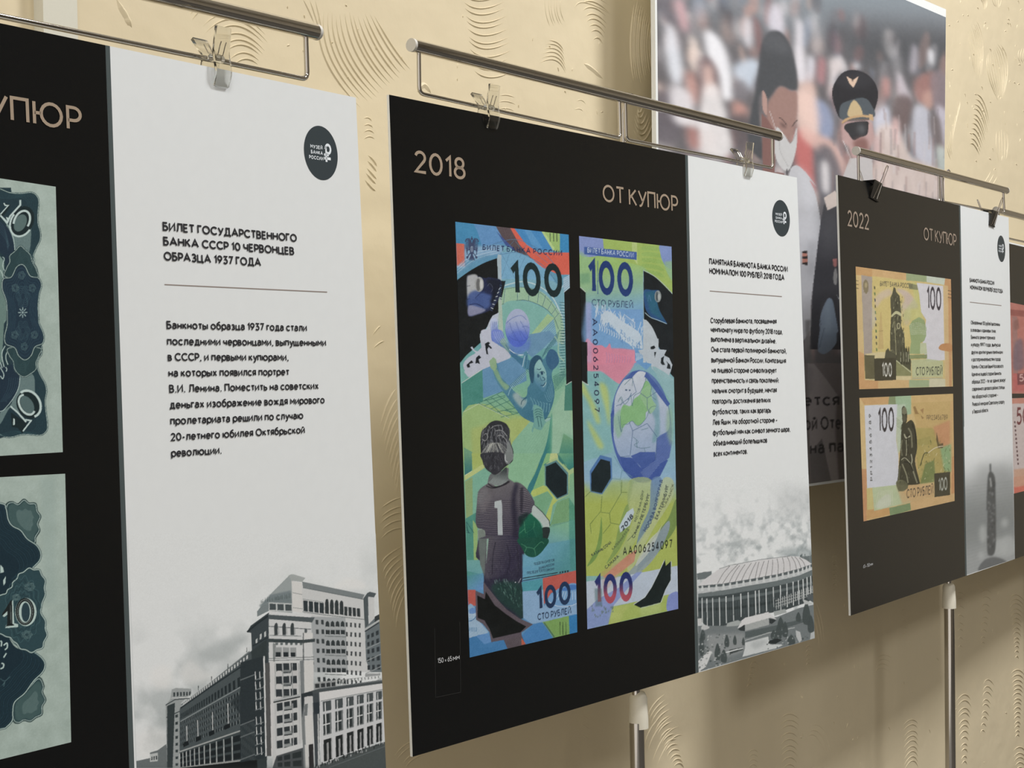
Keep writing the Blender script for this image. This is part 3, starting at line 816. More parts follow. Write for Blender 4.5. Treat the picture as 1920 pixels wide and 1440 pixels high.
# left cut-outs (black board shows)
c.poly(spline(k1((107,745),(240,650),(400,560),(550,505)), 8).tolist() + k1((560,745),(590,760),(645,760),(605,940),(572,950),(565,1115),(420,1300),(395,1330),(385,1420),(380,1440),(200,1600),(85,1745),(60,900)), BK)
c.poly(k1((550,505),(560,460),(598,470),(600,760),(560,745)), (176, 192, 196)); c.poly(k1((565,930),(600,950),(622,1400),(565,1400)), (180, 198, 178))
# right cut-out under the pale triangle
c.poly(k1((1380,830),(1305,890),(1318,1440),(1330,2050),(1400,2000),(1400,830)), BK)
c.poly(k1((1300,880),(1370,820),(1365,690),(1290,740)), (150, 184, 200)); 
for i in range(6): c.line(k1((1296,860-i*26),(1366,800-i*20)), .8, (206, 216, 224), .9)
c.line(k1((1302,888),(1370,826)), 1.2, (214, 222, 224))
# hologram window
c.blob(k1((210,740),(240,695),(330,705),(420,730),(450,720),(520,730),(596,760),(590,880),(560,980),(500,1070),(420,1115),(330,1140),(228,1155),(222,1000)), (38, 46, 76), 1)
c.blob(k1((210,740),(240,695),(330,705),(345,900),(290,960),(220,960)), (190, 192, 188), .95, soft=1)
c.blob(k1((220,930),(300,870),(420,900),(500,940),(470,1040),(400,1080),(228,1060)), (74, 96, 150), .95, soft=2)
c.blob(k1((230,1040),(330,1050),(420,1090),(330,1135),(230,1150)), (150, 152, 176), .9, soft=1)
c.blob(k1((430,760),(520,740),(590,770),(570,900),(520,1000),(470,1000),(500,880)), (30, 36, 48), .9, soft=2)
c.ell(*k1((350,800))[0], 8.5, 14, (176, 178, 172)); c.ell(*k1((338,805))[0], 4, 12, (98, 98, 96), .8, soft=.5); c.ell(*k1((370,800))[0], 3, 9, (220, 220, 212), .8, soft=.5)
c.curve(k1((300,960),(360,900),(410,880)), 1.4, (50, 66, 110)); c.curve(k1((440,820),(470,790),(500,840),(480,890)), .8, (90, 96, 116)); c.curve(k1((240,1030),(320,1020),(400,1060)), 1.6, (40, 52, 96))
for i in range(12): c.line(k1((470+i*9,1080-i*20),(500+i*8,1100-i*24)), 1.6, (196, 204, 206) if i % 2 else (60, 70, 96))
for i in range(8): c.line(k1((580,960-i*22),(604,968-i*22)), 1.2, (60, 92, 120))
c.poly(k1((596,920),(645,760),(622,765),(590,930)), (24, 32, 40)); 
for x in (226,): 
    c.line(k1((210,822),(250,812)), .8, (60,66,80)); c.line(k1((215,968),(245,960)), .8, (40,46,70))
# white crowd silhouette and coast
c.poly(k1((570,1115),(500,1150),(470,1200),(445,1260),(430,1300),(395,1340),(410,1440),(540,1440)) , (196, 204, 212))
c.blob(k2((300,0),(420,0),(470,140),(560,200),(615,285),(480,370),(370,425),(340,470),(310,420),(180,500),(135,470),(125,440),(105,380),(115,340),(160,290),(240,240),(300,180),(310,120)), (196, 200, 210), 1)
for q in (((283,60),(290,30),(305,40),(322,120),(300,180)),((182,180),(200,172),(230,215),(290,235),(280,270),(210,215)),((105,360),(125,320),(110,420),(138,468),(120,460)),((355,1350-1330),(370,60),(380,40)),): c.poly(k2(*q), (196, 200, 210))
for q in (((340,140),(375,120),(395,135),(380,150),(400,170),(418,190),(400,195),(380,175),(365,200),(375,260),(355,250),(345,190)), ((245,290),(275,265),(300,290),(270,310),(285,360),(260,350),(235,355)), ((140,370),(195,320),(215,345),(170,360),(180,395),(150,400))): c.poly(k2(*q), (28, 34, 40))
c.poly(k1((355,1360),(375,1340),(388,1420),(370,1440)), (190, 198, 206))
# goalkeeper's glove raised to the ball
c.blob(k1((475,1210),(510,1180),(545,1190),(560,1290),(600,1370),(620,1440),(500,1440),(480,1330)), grad((196, 206, 226), (92, 116, 196), k1((520,1200))[0], k1((560,1440))[0]), 1)
for x in (500, 520, 540): c.curve(k1((x,1220),(x+8,1320),(x+30,1430)), .8, (84, 112, 170))
c.blob(k2((415,0),(520,0),(560,110),(600,180),(640,215),(690,270),(760,300),(830,330),(830,420),(770,410),(690,370),(620,270),(560,200),(480,150),(430,110)), grad((120, 140, 210), (70, 122, 150), k2((450,60))[0], k2((640,260))[0]), 1)
c.blob(k2((500,120),(545,80),(580,140),(620,210),(590,230),(540,170)), (140, 176, 150), .8, soft=1)
for i in range(5): c.curve(k2((430+i*22,10),(450+i*22,70),(490+i*24,130)), .7, (206, 212, 228), .8)
# the stands
c.poly(k2((88,565),(310,420),(320,760),(102,880)), (70, 138, 124)); c.poly(k2((310,420),(640,285),(780,420),(790,540),(620,620),(520,660),(320,730)), (96, 146, 180))
hatch(c, k2((88,565),(310,420),(320,760),(102,880)), 70, 2.2, .5, (104, 168, 150), .7)
hatch(c, k2((310,420),(640,285),(780,420),(790,540),(520,660),(320,730)), 68, 2.4, .5, (134, 174, 200), .8)
c.line(k2((88,565),(310,418)), 1.3, (206, 218, 206))
for i in range(16):
    c.line(k2((600+i*13,590-i*12),(640+i*12,640-i*14)), .9, (60, 112, 120)); c.line(k2((610+i*13,590-i*12),(650+i*12,640-i*14)), .6, (170, 206, 200))
c.poly(k2((820,40),(1040,0),(1100,60),(960,200),(850,290),(790,240)), (118, 160, 186)); hatch(c, k2((820,40),(1040,0),(1100,60),(960,200),(850,290),(790,240)), 40, 2.2, .5, (84, 130, 164), .7)
for i in range(17):
    y = i * 30; c.line(k2((1150,0+y),(1205,-4+y)), 1.2, (66, 108, 112)); c.line(k2((1140,14+y),(1205,10+y)), .8, (176, 200, 196))
for i in range(10): c.line(k2((950+i*18,300-i*20),(1000+i*16,190-i*22)), 1.0, (70, 120, 128)); 
c.curve(k2((1090,60),(1130,130),(1135,260),(1195,330)), 2.4, (170, 200, 170), .8)
for i in range(8): c.line(k2((1075,500+i*22),(1205,420+i*10)), .8, (74, 130, 120)); c.line(k2((1085+i*18,490-i*4),(1110+i*14,680-i*20)), .8, (74, 130, 120))
# pitch: green, yellow patches
c.blob(k2((102,880),(320,790),(520,860),(740,930),(860,1000),(780,1100),(640,1200),(560,1440),(120,1440)), (162, 192, 124), 1, n=3)
c.poly(k2((190,1060),(400,1000),(780,920),(850,990),(660,1190),(640,1440),(200,1440)), (178, 192, 112), .8, soft=3)
c.poly(k2((810,1000),(1090,660),(1215,590),(1290,1100),(1290,1440),(560,1440),(640,1200)), (142, 190, 156), 1)
for i in range(14): c.line(k2((640+i*30,1440),(940+i*22,1000+i*10)), .5, (120, 172, 136), .6)
# goal net
net = (96, 150, 120)
for a_, b_ in (((270,785),(600,940)),((320,760),(560,700)),((345,740),(540,920)),((400,715),(650,910)),((470,690),(720,880)),((330,815),(560,715)),((390,850),(640,740)),((450,880),(700,830)),((510,935),(720,885)),((270,785),(520,660)),((520,660),(620,700)),((550,860),(760,900)),((600,740),(700,800))): c.line(k2(a_, b_), 1.0, (64, 120, 104))
c.line(k2((105,880),(270,790),(600,945)), .9, (210, 222, 190))
# teal curve and panels of the ball pattern
c.blob(k2((1060,890),(1068,1100),(1055,1390),(1010,1440),(935,1440),(1010,1190)), grad((60, 132, 128), (90, 160, 130), k2((1000,1300))[0], k2((1060,1300))[0]), 1, n=6)
c.poly(k2((1065,860),(1215,600),(1290,560),(1290,1130),(1180,1110),(1130,1380),(1055,1390)), (170, 204, 172), .6, soft=2)
c.poly(k2((1205,590),(1290,545),(1290,860),(1195,865)), (78, 138, 118)); c.line(k2((1212,588),(1282,545)), 1.2, (210, 222, 206))
c.poly(k2((1130,1370),(1190,1110),(1295,1180),(1300,1440),(1150,1440)), grad((120, 170, 130), (60, 132, 120), k2((1240,1150))[0], k2((1240,1420))[0]))
c.poly(k2((112,1260),(200,1310),(200,1440),(115,1440)), (104, 156, 130)); hatch(c, k2((112,1260),(200,1310),(200,1440),(115,1440)), 30, 1.6, .4, (160, 196, 130), .7)
# lower pitch, panels
c.poly(k3((140,0),(245,0),(250,230),(150,300)), grad((120, 166, 130), (62, 126, 122), k3((190,0))[0], k3((190,260))[0]))
c.poly(k3((245,0),(420,0),(420,140),(260,230)), (178, 194, 108))
c.poly(k3((150,300),(400,140),(430,190),(150,370)), (196, 208, 134)); c.line(k3((150,300),(250,238)), 1, (220, 228, 190))
c.poly(k3((150,370),(430,190),(520,260),(480,400),(330,540),(300,940),(170,920)), (132, 186, 158))
c.poly(k3((155,380),(255,320),(260,820),(170,900)), (150, 176, 120)); 
c.poly(k3((740,160),(820,0),(1200,0),(1000,470),(900,400),(740,340)), (146, 194, 152))
c.blob(k3((1210,0),(1260,0),(1180,230),(1080,480),(1040,560),(1000,470),(1100,270)), (58, 128, 130), 1)
c.poly(k3((1255,0),(1310,0),(1290,110),(1220,150),(1215,430),(1060,520)), (140, 190, 130))
c.poly(k3((1310,0),(1420,0),(1400,80),(1290,110)), (196, 208, 140))
c.poly(k3((1410,0),(1625,0),(1625,180),(1560,220)), grad((110, 168, 130), (62, 138, 126), k3((1500,0))[0], k3((1570,200))[0])); c.line(k3((1405,0),(1420,60),(1560,222),(1625,180)), 1.2, (60, 118, 112))
c.poly(k3((1380,60),(1560,230),(1625,200),(1625,260),(1565,290),(1555,560),(1400,640),(1240,430),(1250,140)), (176, 200, 140))
c.poly(k3((1228,158),(1390,92),(1548,262),(1550,555),(1395,622),(1235,430)), (96, 140, 140)); c.poly(k3((1245,180),(1380,120),(1532,290),(1530,545),(1400,605),(1245,425)), (24, 38, 42))
c.poly(k3((1040,545),(1060,500),(1215,432),(1260,450),(1400,640),(1340,700),(1300,930),(1240,860),(1340,600),(1270,510),(1080,590)), (186, 202, 108))
c.poly(k3((1090,590),(1270,515),(1335,600),(1220,830),(1090,690)), (124, 176, 134))
c.poly(k3((1400,660),(1560,600),(1640,720),(1640,900),(1330,960),(1300,1000)), (140, 186, 130)); hatch(c, k3((1400,660),(1560,600),(1640,720),(1640,900),(1330,1020),(1300,1000)), 8, 2.0, .5, (84, 132, 96), .8)
c.poly(k3((1560,600),(1640,720),(1640,900),(1560,920)), (84, 156, 130), .8)
c.poly(k3((1300,1000),(1640,900),(1650,1440),(960,1440),(1200,1300)), grad((132, 186, 150), (104, 160, 190), k3((1400,950))[0], k3((1250,1420))[0]))
c.poly(k3((1560,900),(1645,900),(1655,1440),(1560,1440)), (84, 156, 140), .8, soft=1)
c.poly(k3((165,880),(300,800),(330,1440),(180,1440)), (84, 150, 130)); c.poly(k3((260,900),(320,980),(330,1440),(275,1440)), (156, 190, 120))
for i in range(5): c.line(k3((170,930+i*34),(200+i*8,1080)), .7, (44, 92, 92)); 
c.line(k3((170,920),(275,1075)), .9, (40, 88, 90))
# goalkeeper
TE = (66, 118, 142)
c.blob(k2((415,345),(470,350),(500,480),(570,560),(640,640),(740,720),(790,700),(800,620),(830,560),(810,420),(820,330),(870,280),(930,270),(970,310),(1010,260),(1050,300),(1080,400),(1060,480),(1090,640),(1080,760),(1030,900),(960,1010),(900,1000),(840,985),(730,920),(640,800),(560,690),(470,560),(430,460)), grad((86, 140, 160), (66, 120, 140), k2((500,500))[0], k2((950,900))[0]), 1, n=5)
c.blob(k2((1010,250),(1050,200),(1110,230),(1140,330),(1100,400),(1050,420),(1000,340)), (60, 104, 136), 1)
c.poly(k2((385,330),(430,285),(460,310),(468,400),(440,440),(400,400)), (150, 182, 140)); c.blob(k2((430,430),(470,420),(530,540),(600,600),(560,640),(480,540)), (158, 190, 132), .7, soft=1)
c.curve(k2((590,700),(610,640),(640,600)), 1.4, (150, 190, 200)); c.blob(k2((640,690),(690,670),(740,730),(790,760),(740,830),(660,750)), (176, 190, 182), .8, soft=2)
c.curve(k2((730,800),(740,760),(790,720)), 1.2, (40, 84, 100)); c.curve(k2((740,840),(780,790),(790,740)), 1.0, (150, 190, 190))
c.blob(k2((830,330),(880,270),(930,275),(960,340),(900,370),(880,420),(860,560),(830,540),(815,430)), (48, 88, 112), 1)
c.blob(k2((880,370),(930,310),(965,370),(1000,450),(1005,560),(990,640),(960,655),(920,610),(880,560),(870,460)), grad((84, 136, 160), (150, 196, 190), k2((870,560))[0], k2((960,430))[0]), 1)
for q in (((900,415),(930,420),(945,405)),((930,450),(965,440),(985,460)),((960,500),(985,520),(975,540)),((940,590),(970,590),(990,560)),((905,470),(920,470))): c.curve(k2(*q), 1.2, (36, 70, 96))
c.ell(*k2((955,460))[0], 2.2, 3.2, (40, 74, 100)); c.ell(*k2((915,490))[0], 2, 3, (54, 94, 120)); c.curve(k2((965,610),(985,590),(1000,560)), .9, (206, 226, 216)); c.curve(k2((930,480),(945,530),(965,540)), .9, (54,96,120))
for i in range(7): c.curve(k2((830+i*34,720+i*14),(860+i*30,790),(850+i*30,860+i*4)), 1.1, (128, 178, 184), .8)
for i in range(6): c.curve(k2((985+i*14,690-i*30),(1020+i*10,760-i*20),(1060+i*4,760-i*10)), .9, (130, 178, 190), .7)
c.blob(k2((870,800),(930,820),(965,860),(985,960),(1050,930),(1050,960),(990,1000),(950,1070),(900,1065),(870,1050),(855,1100),(845,1070),(868,980),(860,880)), (116, 170, 158), 1)
for i in range(4): c.curve(k2((875+i*4,860+i*26),(915,845+i*26),(960,870+i*24)), 1.0, (48, 98, 104))
for x in (905, 935): c.line(k2((x,930),(x+18,1040)), 1.1, (44, 94, 100))
c.curve(k2((985,960),(1010,940),(1045,935)), .9, (50, 100, 104)); c.blob(k2((990,960),(1040,940),(1040,960),(1000,985)), (170, 204, 190), .8)
# the ball caught in the air
c.ell(*k1((780,1290))[0], 23, 36, grad((176, 186, 210), (84, 112, 206), k1((780,1200))[0], k1((780,1440))[0]))
c.ell(*k2((705,130))[0], 21, 23, (88, 112, 204), .6, soft=3)
for q in (((650,1240),(720,1180),(820,1150),(880,1200)),((690,1230),(720,1330),(760,1430)),((760,1220),(800,1330),(840,1430)),((810,1210),(860,1300),(900,1400)),((640,1300),(660,1380),(700,1440)),((830,1280),(870,1270),(915,1290))): c.curve(k1(*q), .9, (84, 108, 176), .8)
for q in (((600,60),(660,100),(760,110),(825,60)),((640,0),(680,80),(720,130)),((720,0),(760,60),(790,90))): c.curve(k2(*q), .9, (70, 92, 180), .8)
c.curve(k2((600,200),(680,255),(760,260),(800,230)), 1.6, (206, 220, 226)); c.curve(k2((560,150),(620,230),(700,262)), 1.0, (60, 110, 140))
c.blob(k2((760,250),(800,240),(800,400),(745,390)), (84, 140, 160), .9); c.line(k2((770,270),(745,390)), 1.3, (190, 210, 216)); c.line(k2((790,270),(775,400)), .9, (40, 84, 110))
# boy seen from behind: neck, shirt, arms, hair
SH = (60, 56, 66)
c.blob(k3((500,280),(640,240),(740,200),(740,330),(800,400),(480,430),(460,400)), (112, 116, 114), 1)
c.blob(k3((330,540),(360,480),(440,420),(500,400),(600,450),(720,360),(800,390),(880,395),(950,440),(1010,510),(1060,590),(1095,680),(1050,800),(960,870),(920,900),(900,1100),(920,1440),(340,1440),(350,1180),(400,1040),(320,1000),(298,900),(312,700)), grad((110, 106, 108), (54, 50, 70), k3((500,500))[0], k3((800,1300))[0]), 1, n=5)
body = k3((330,540),(440,420),(600,450),(800,390),(1010,510),(1095,680),(960,870),(900,1100),(920,1440),(430,1440),(420,1050),(320,1000),(298,900))
for i in range(60): 
    y = 640 + i * 14
    c.curve(k3((410,y+8*math.sin(i)),(560,y+10),(720,y-4),(870,y+8)), .75, (128, 118, 118) if i % 2 else (46, 42, 56), .62 if y < 1200 else .3)
for i in range(26): c.curve(k3((885,480+i*14),(960,470+i*15),(1070-abs(i-13)*4,520+i*13)), .8, (140, 134, 134) if i % 2 else (44, 42, 54), .7)
for i in range(30): c.curve(k3((320,520+i*17),(360,525+i*17),(410,520+i*17)), .7, (128, 124, 124) if i % 2 else (50, 48, 60), .5)
c.blob(k3((820,420),(880,430),(840,600),(860,900),(900,1440),(760,1440),(800,1000),(780,700)), (36, 34, 52), .75, soft=3)
c.blob(k3((330,560),(420,460),(470,500),(420,620),(340,700)), (132, 130, 130), .6, soft=3); c.blob(k3((360,700),(440,600),(520,540),(440,760),(380,800)), (150, 144, 142), .35, soft=3)
c.curve(k3((440,440),(540,470),(680,430),(760,380)), 1.6, (44, 42, 46)); c.blob(k3((900,500),(940,480),(930,780),(900,760)), (36,34,46), .6, soft=1)
c.poly(k3((555,650),(645,630),(655,700),(665,1180),(600,1175),(592,740),(552,735)), (196, 204, 200), .95); hatch(c, k3((592,700),(655,700),(665,1180),(600,1175)), 90, 1.9, .3, (150, 156, 156), .6)
c.blob(k3((1085,700),(1200,800),(1290,920),(1290,1000),(1230,1030),(1170,920),(1060,820)), (188, 200, 190), 1, n=4); c.line(k3((1085,690),(1200,795),(1292,910),(1300,980)), 1.2, (34, 46, 46))
c.blob(k3((1180,1020),(1290,1000),(1290,1100),(1200,1300),(1150,1340),(1190,1150)), (42, 54, 52), 1)
c.blob(k3((330,1040),(400,1030),(430,1100),(420,1440),(360,1440),(335,1200)), (150, 160, 146), 1); hatch(c, k3((330,1040),(400,1030),(430,1100),(420,1440),(360,1440)), 50, 1.8, .4, (60, 74, 72), .8)
# green football under the arm
c.blob(k3((880,1060),(920,900),(960,880),(1020,820),(1060,830),(1160,930),(1200,1040),(1200,1200),(1150,1330),(1070,1395),(990,1380),(930,1300),(885,1180)), grad((28, 104, 78), (22, 70, 58), k3((1000,950))[0], k3((1150,1350))[0]), 1)
for q in (((950,900),(970,1060),(1000,1060),(1080,1000),(1090,920)),((1000,1060),(990,1180),(980,1260)),((1080,1020),(1140,1160),(1200,1180)),((890,1080),(960,1020)),((980,1270),(1090,1290),(1140,1180)),((975,1280),(970,1370)),((1095,1290),(1100,1380)),((900,1240),(980,1270))): c.curve(k3(*q), 1.0, (92, 160, 120), .8)
c.blob(k3((990,1060),(1080,1010),(1140,1160),(1090,1270),(985,1240)), (18, 84, 68), .7, soft=2); c.blob(k3((880,860),(1020,800),(950,920),(900,1000)), (20, 40, 40), .8, soft=2)
# head
kh = k2
c.blob(kh((300,1100),(350,1040),(400,990),(470,970),(560,1000),(600,1060),(605,1130),(600,1200),(640,1300),(640,1400),(600,1440),(560,1470),(500,1525),(448,1549),(400,1525),(340,1440),(305,1380),(290,1250)), (50, 52, 56), 1)
r2 = random.Random(5)
for i in range(120):
    x = r2.uniform(310, 600); y = r2.uniform(1010, 1300); d = (x - 450) * .25
    c.curve(kh((x,y),(x+d*.3+8,y+30),(x+d*.5,y+r2.uniform(50,90))), .8, r2.choice([(176,178,176),(130,132,134),(90,92,96)]), .7)
for i in range(60):
    x = r2.uniform(340, 540); y = r2.uniform(1230, 1330)
    c.curve(kh((440+(x-440)*.4,1210),(x,y),(440+(x-440)*1.6,y+60)), .8, r2.choice([(206,206,190),(170,172,164),(60,60,64)]), .7)
for q in (((330,1130),(350,1110),(370,1150),(340,1190),(310,1170)),((470,1140),(510,1130),(560,1170),(585,1230)),((450,1080),(520,1080),(580,1140)),((400,1060),(440,1030),(520,1020))): c.curve(kh(*q), 1.0, (196,196,190), .8)
NK = k3((530,268),(600,290),(690,200),(722,200),(720,330),(745,370),(690,400),(600,440),(500,410),(465,400),(530,330))
c.blob(NK, grad((70, 76, 76), (150, 158, 152), k3((620,230))[0], k3((600,360))[0]), 1, n=4); hatch(c, NK, 40, 1.8, .35, (60, 68, 68), .6); c.curve(k3((465,405),(540,455),(660,430),(745,372)), 2.2, (46, 44, 50))
c.blob(k3((380,0),(680,0),(700,150),(640,240),(560,290),(500,260),(430,200),(390,100)), (56, 57, 62), 1)
for i in range(40):
    x = r2.uniform(410, 680); y = r2.uniform(0, 200); c.curve(k3((x,y),(x+r2.uniform(-15,15),y+24),(x+r2.uniform(-20,20),y+50)), .7, r2.choice([(120,121,124),(30,30,36)]), .7)
c.blob(kh((560,1340),(600,1180),(640,1300),(640,1380),(600,1440),(570,1430),(552,1400)), (132, 138, 134), 1); c.curve(kh((600,1190),(640,1290),(640,1380),(605,1440)), 1.2, (40,44,44)); c.curve(kh((575,1370),(565,1330),(570,1400),(595,1430)), 1.2, (206,208,204))
c.blob(k3((690,0),(800,0),(800,80),(740,140),(700,120)), (128, 134, 130), 1); c.curve(k3((700,20),(700,90),(730,120)), 1.4, (204, 206, 202))
# trousers, grass
c.blob(k4((230,0),(720,0),(750,300),(745,560),(755,930),(600,880),(440,700),(310,560),(290,420)), (50, 48, 66), 1, n=3)
c.blob(k4((235,0),(700,0),(720,260),(560,420),(330,470),(300,420)), grad((104, 100, 104), (52, 48, 70), k4((330,100))[0], k4((640,200))[0]), .8, soft=2, n=3)
for i in range(34): c.curve(k4((330,10+i*12),(480,16+i*12),(620,6+i*12),(715,16+i*12)), .75, (120, 112, 116) if i % 2 else (40, 38, 54), .55 - i * .01)
for q in (((430,40),(400,200),(390,420)),((560,60),(600,240),(560,420)),((680,80),(700,300),(690,460))): c.curve(k4(*q), 2.0, (38, 36, 50), .6)
c.blob(k4((380,560),(560,500),(745,560),(755,930),(640,860),(480,740)), (36, 66, 60), .9, soft=3)
c.poly(k4((230,0),(320,0),(310,240),(300,440),(250,300)), (130, 140, 132)); hatch(c, k4((230,0),(320,0),(310,240),(300,440),(250,300)), 50, 1.9, .45, (52, 60, 60), .8)
for i in range(90):
    x = r2.uniform(330, 720); y = r2.uniform(100, 520); c.curve(k4((x,y),(x+r2.uniform(-20,20),y+30)), .6, r2.choice([(110,106,116),(30,28,44),(84,90,92)]), .5)
for i in range(110):
    x = r2.uniform(420, 745); y = 560 + (x - 420) * .9 - r2.uniform(0, 200)
    if y > 500: c.line(k4((x,y),(x-r2.uniform(0,20),y-r2.uniform(15,50))), .6, r2.choice([(150,186,170),(90,140,120),(30,56,52)]), .7)
c.poly(k4((325,0),(350,0),(320,300)), (150, 180, 160)); c.ell(*k4((663,512))[0], 1, 1, (230,230,230)); c.line(k4((700,520),(728,465)), .8, (200,200,200))
# lower right: small print, bars
c.poly(k4((745,180),(880,215),(1050,60),(1370,0),(1385,380),(750,500)), grad((112, 172, 196), (86, 152, 150), k4((900,200))[0], k4((1200,420))[0]), .9, soft=1)
c.blob(k4((700,0),(1040,0),(1000,120),(900,212),(800,200),(740,110)), (26, 84, 66), 1)
for q in (((790,100),(880,120),(900,200)),((880,120),(960,40),(1000,60)),((730,60),(790,100),(770,160))): c.curve(k4(*q), 1.0, (92,160,120), .8)
c.poly(k4((1300,0),(1370,0),(1380,370),(1310,370)), (80, 148, 140), .8)
for i, (s_, x0) in enumerate((('ПОДДЕЛКА БИЛЕТОВ', 880), ('БАНКА РОССИИ', 940), ('ПРЕСЛЕДУЕТСЯ ПО ЗАКОНУ', 800))):
    yy = (312, 362, 418)[i]; c.text(s_, k4((x0, yy + 2))[0], k4((1120, yy - 46 - i * 2))[0], (0, -5.0), (40, 62, 84), .18)
c.line(k4((750,465),(1160,398)), 1.6, (34, 52, 60)); c.line(k4((750,492),(1290,400)), 1.3, (40, 58, 66))
for i in range(4): c.poly(k4((1180+i*30,388-i*5),(1196+i*30,385-i*5),(1197+i*30,406-i*5),(1181+i*30,409-i*5)), (44,52,62))
# bottom colour blocks
c.poly(k4((735,510),(985,465),(990,640),(750,620)), (84, 160, 170)); c.poly(k4((985,465),(1385,370),(1390,560),(1240,560),(1080,640),(990,790)), (198, 96, 84))
c.poly(k4((745,620),(990,600),(1000,790),(1080,690),(1385,690),(1388,905),(860,1000),(755,930)), (132, 172, 206)); hatch(c, k4((745,620),(990,600),(1000,790),(1385,690),(1388,905),(860,1000),(755,930)), 90, 2.2, .5, (186, 204, 220), .6)
c.blob(k4((1060,680),(1150,600),(1260,540),(1385,540),(1385,760),(1200,800),(1060,790)), (120, 166, 206), 1)
for i in range(8): c.line(k4((1180+i*26,620),(1130+i*34,720)), 1.2, (206, 220, 230), .8)
c.curve(k4((1060,740),(1150,790),(1300,790),(1385,760)), 1.4, (200,214,226)); c.blob(k4((1200,600),(1300,545),(1385,548),(1385,590),(1260,610)), (66, 116, 186), .8)
c.poly(k4((105,600),(195,600),(200,790),(112,780)), (196, 96, 84)); c.poly(k4((95,380),(290,420),(290,600),(105,600)), grad((84,156,140),(110,156,206),k4((120,400))[0],k4((280,560))[0]), .8)
c.blob(k4((110,790),(180,800),(220,940),(300,1040),(340,1110),(120,1165)), (150, 184, 208), 1, n=3); hatch(c, k4((110,940),(220,940),(340,1110),(120,1165)), 85, 2.2, .5, (210, 220, 226), .7)
for i in range(7): c.line(k4((120+i*12,850+i*2),(112+i*16,935)), 1.1, (206,220,230)); 
c.blob(k4((120,840),(160,810),(200,830),(200,870),(130,880)), (96, 140, 200), .8); c.curve(k4((112,970),(170,950),(210,900)), 1.2, (60, 110, 160))
for i in range(5): c.line(k4((125+i*20,1040),(124+i*20,1090)), 1.0, (80,130,170))
c.poly(k4((118,1165),(345,1105),(390,1210),(530,1185),(570,1290),(126,1400)), (70, 130, 180)); c.poly(k4((200,1140),(345,1105),(390,1210),(300,1240)), (100, 150, 200))
c.poly(k4((735,1140),(860,1010),(985,980),(1100,1160),(780,1240)), (76, 136, 190)); c.poly(k4((980,980),(1290,905),(1300,1120),(1110,1165),(1040,1060)), (132, 172, 96)); c.line(k4((1000,985),(1120,1155)), 2.4, (84, 120, 96))
c.poly(k4((1290,905),(1390,885),(1392,1100),(1300,1120)), (58, 132, 186))
for x in (1186, 1220, 1256): c.line(k4((x,975),(x+2,1130)), 1.0, (40, 62, 40))
c.poly(k4((525,1185),(735,1130),(780,1240),(570,1290)), (96, 86, 90)); c.poly(k4((735,1165),(785,1235),(735,1245)), (200, 104, 80))
c.poly(k4((195,610),(290,650),(288,500),(330,560),(440,700),(560,830),(700,930),(870,1005),(735,1100),(735,1150),(380,1215),(360,1100),(280,1000),(200,950)), (98, 88, 94))
c.poly(k4((215,665),(305,710),(315,620),(420,780),(560,890),(680,970),(790,1030),(720,1100),(400,1170),(360,1060),(300,960),(222,930)), (20, 24, 24))
# lettering on the note
c.text('100', k1((705,925))[0], k1((1290,950))[0], (-3, -64), (28, 46, 48), .2, gap=.16)
c.text('БИЛЕТ БАНКА РОССИИ', k1((388,412))[0], k1((1280,480))[0], (0, -10.5), (36, 46, 84), .16, gap=.3)
c.text('100', k4((912,855))[0], k4((1318,762))[0], (-2, -44), (34, 56, 88), .2, gap=.16)
c.text('СТО РУБЛЕЙ', k4((925,960))[0], k4((1318,880))[0], (-.5, -12.5), (32, 50, 78), .16)
# double-headed eagle
ek = k1; ec = (66, 78, 108)
for s_ in (-1, 1):
    X = lambda v: 266 + s_ * v
    for i in range(9):                                        # wing feathers
        t = i / 8; c.curve(ek((X(14),350+t*60),(X(40+10*t),310+t*110),(X(74-22*t*t),300+t*165)), 1.5, ec, .95)
    c.curve(ek((X(10),350),(X(30),300),(X(56),288),(X(76),320)), 2.0, ec); c.curve(ek((X(8),350),(X(12),312),(X(26),298),(X(38),312)), 2.2, ec)
    c.line(ek((X(28),292),(X(32),278)), 1.6, ec); c.curve(ek((X(10),440),(X(36),470),(X(44),500)), 1.8, ec); c.ell(*ek((X(52),496))[0], 1.8, 2.6, ec)
c.blob(ek((252,350),(266,330),(280,350),(290,400),(284,450),(266,470),(248,450),(242,400)), ec, 1); c.blob(ek((255,375),(277,375),(279,420),(266,436),(253,420)), (150, 166, 184), 1); c.line(ek((266,380),(266,428)), 1, ec)
for i in range(5): c.curve(ek((266,455),(266+(i-2)*9,495),(266+(i-2)*15,528)), 1.7, ec)
c.poly(ek((256,300),(276,300),(279,284),(266,270),(253,284)), ec); c.line(ek((266,258),(266,276)), 1.4, ec)
c.noise(11, 1.2, 3); c.noise(5, 14, 4)
NOTE_F = c

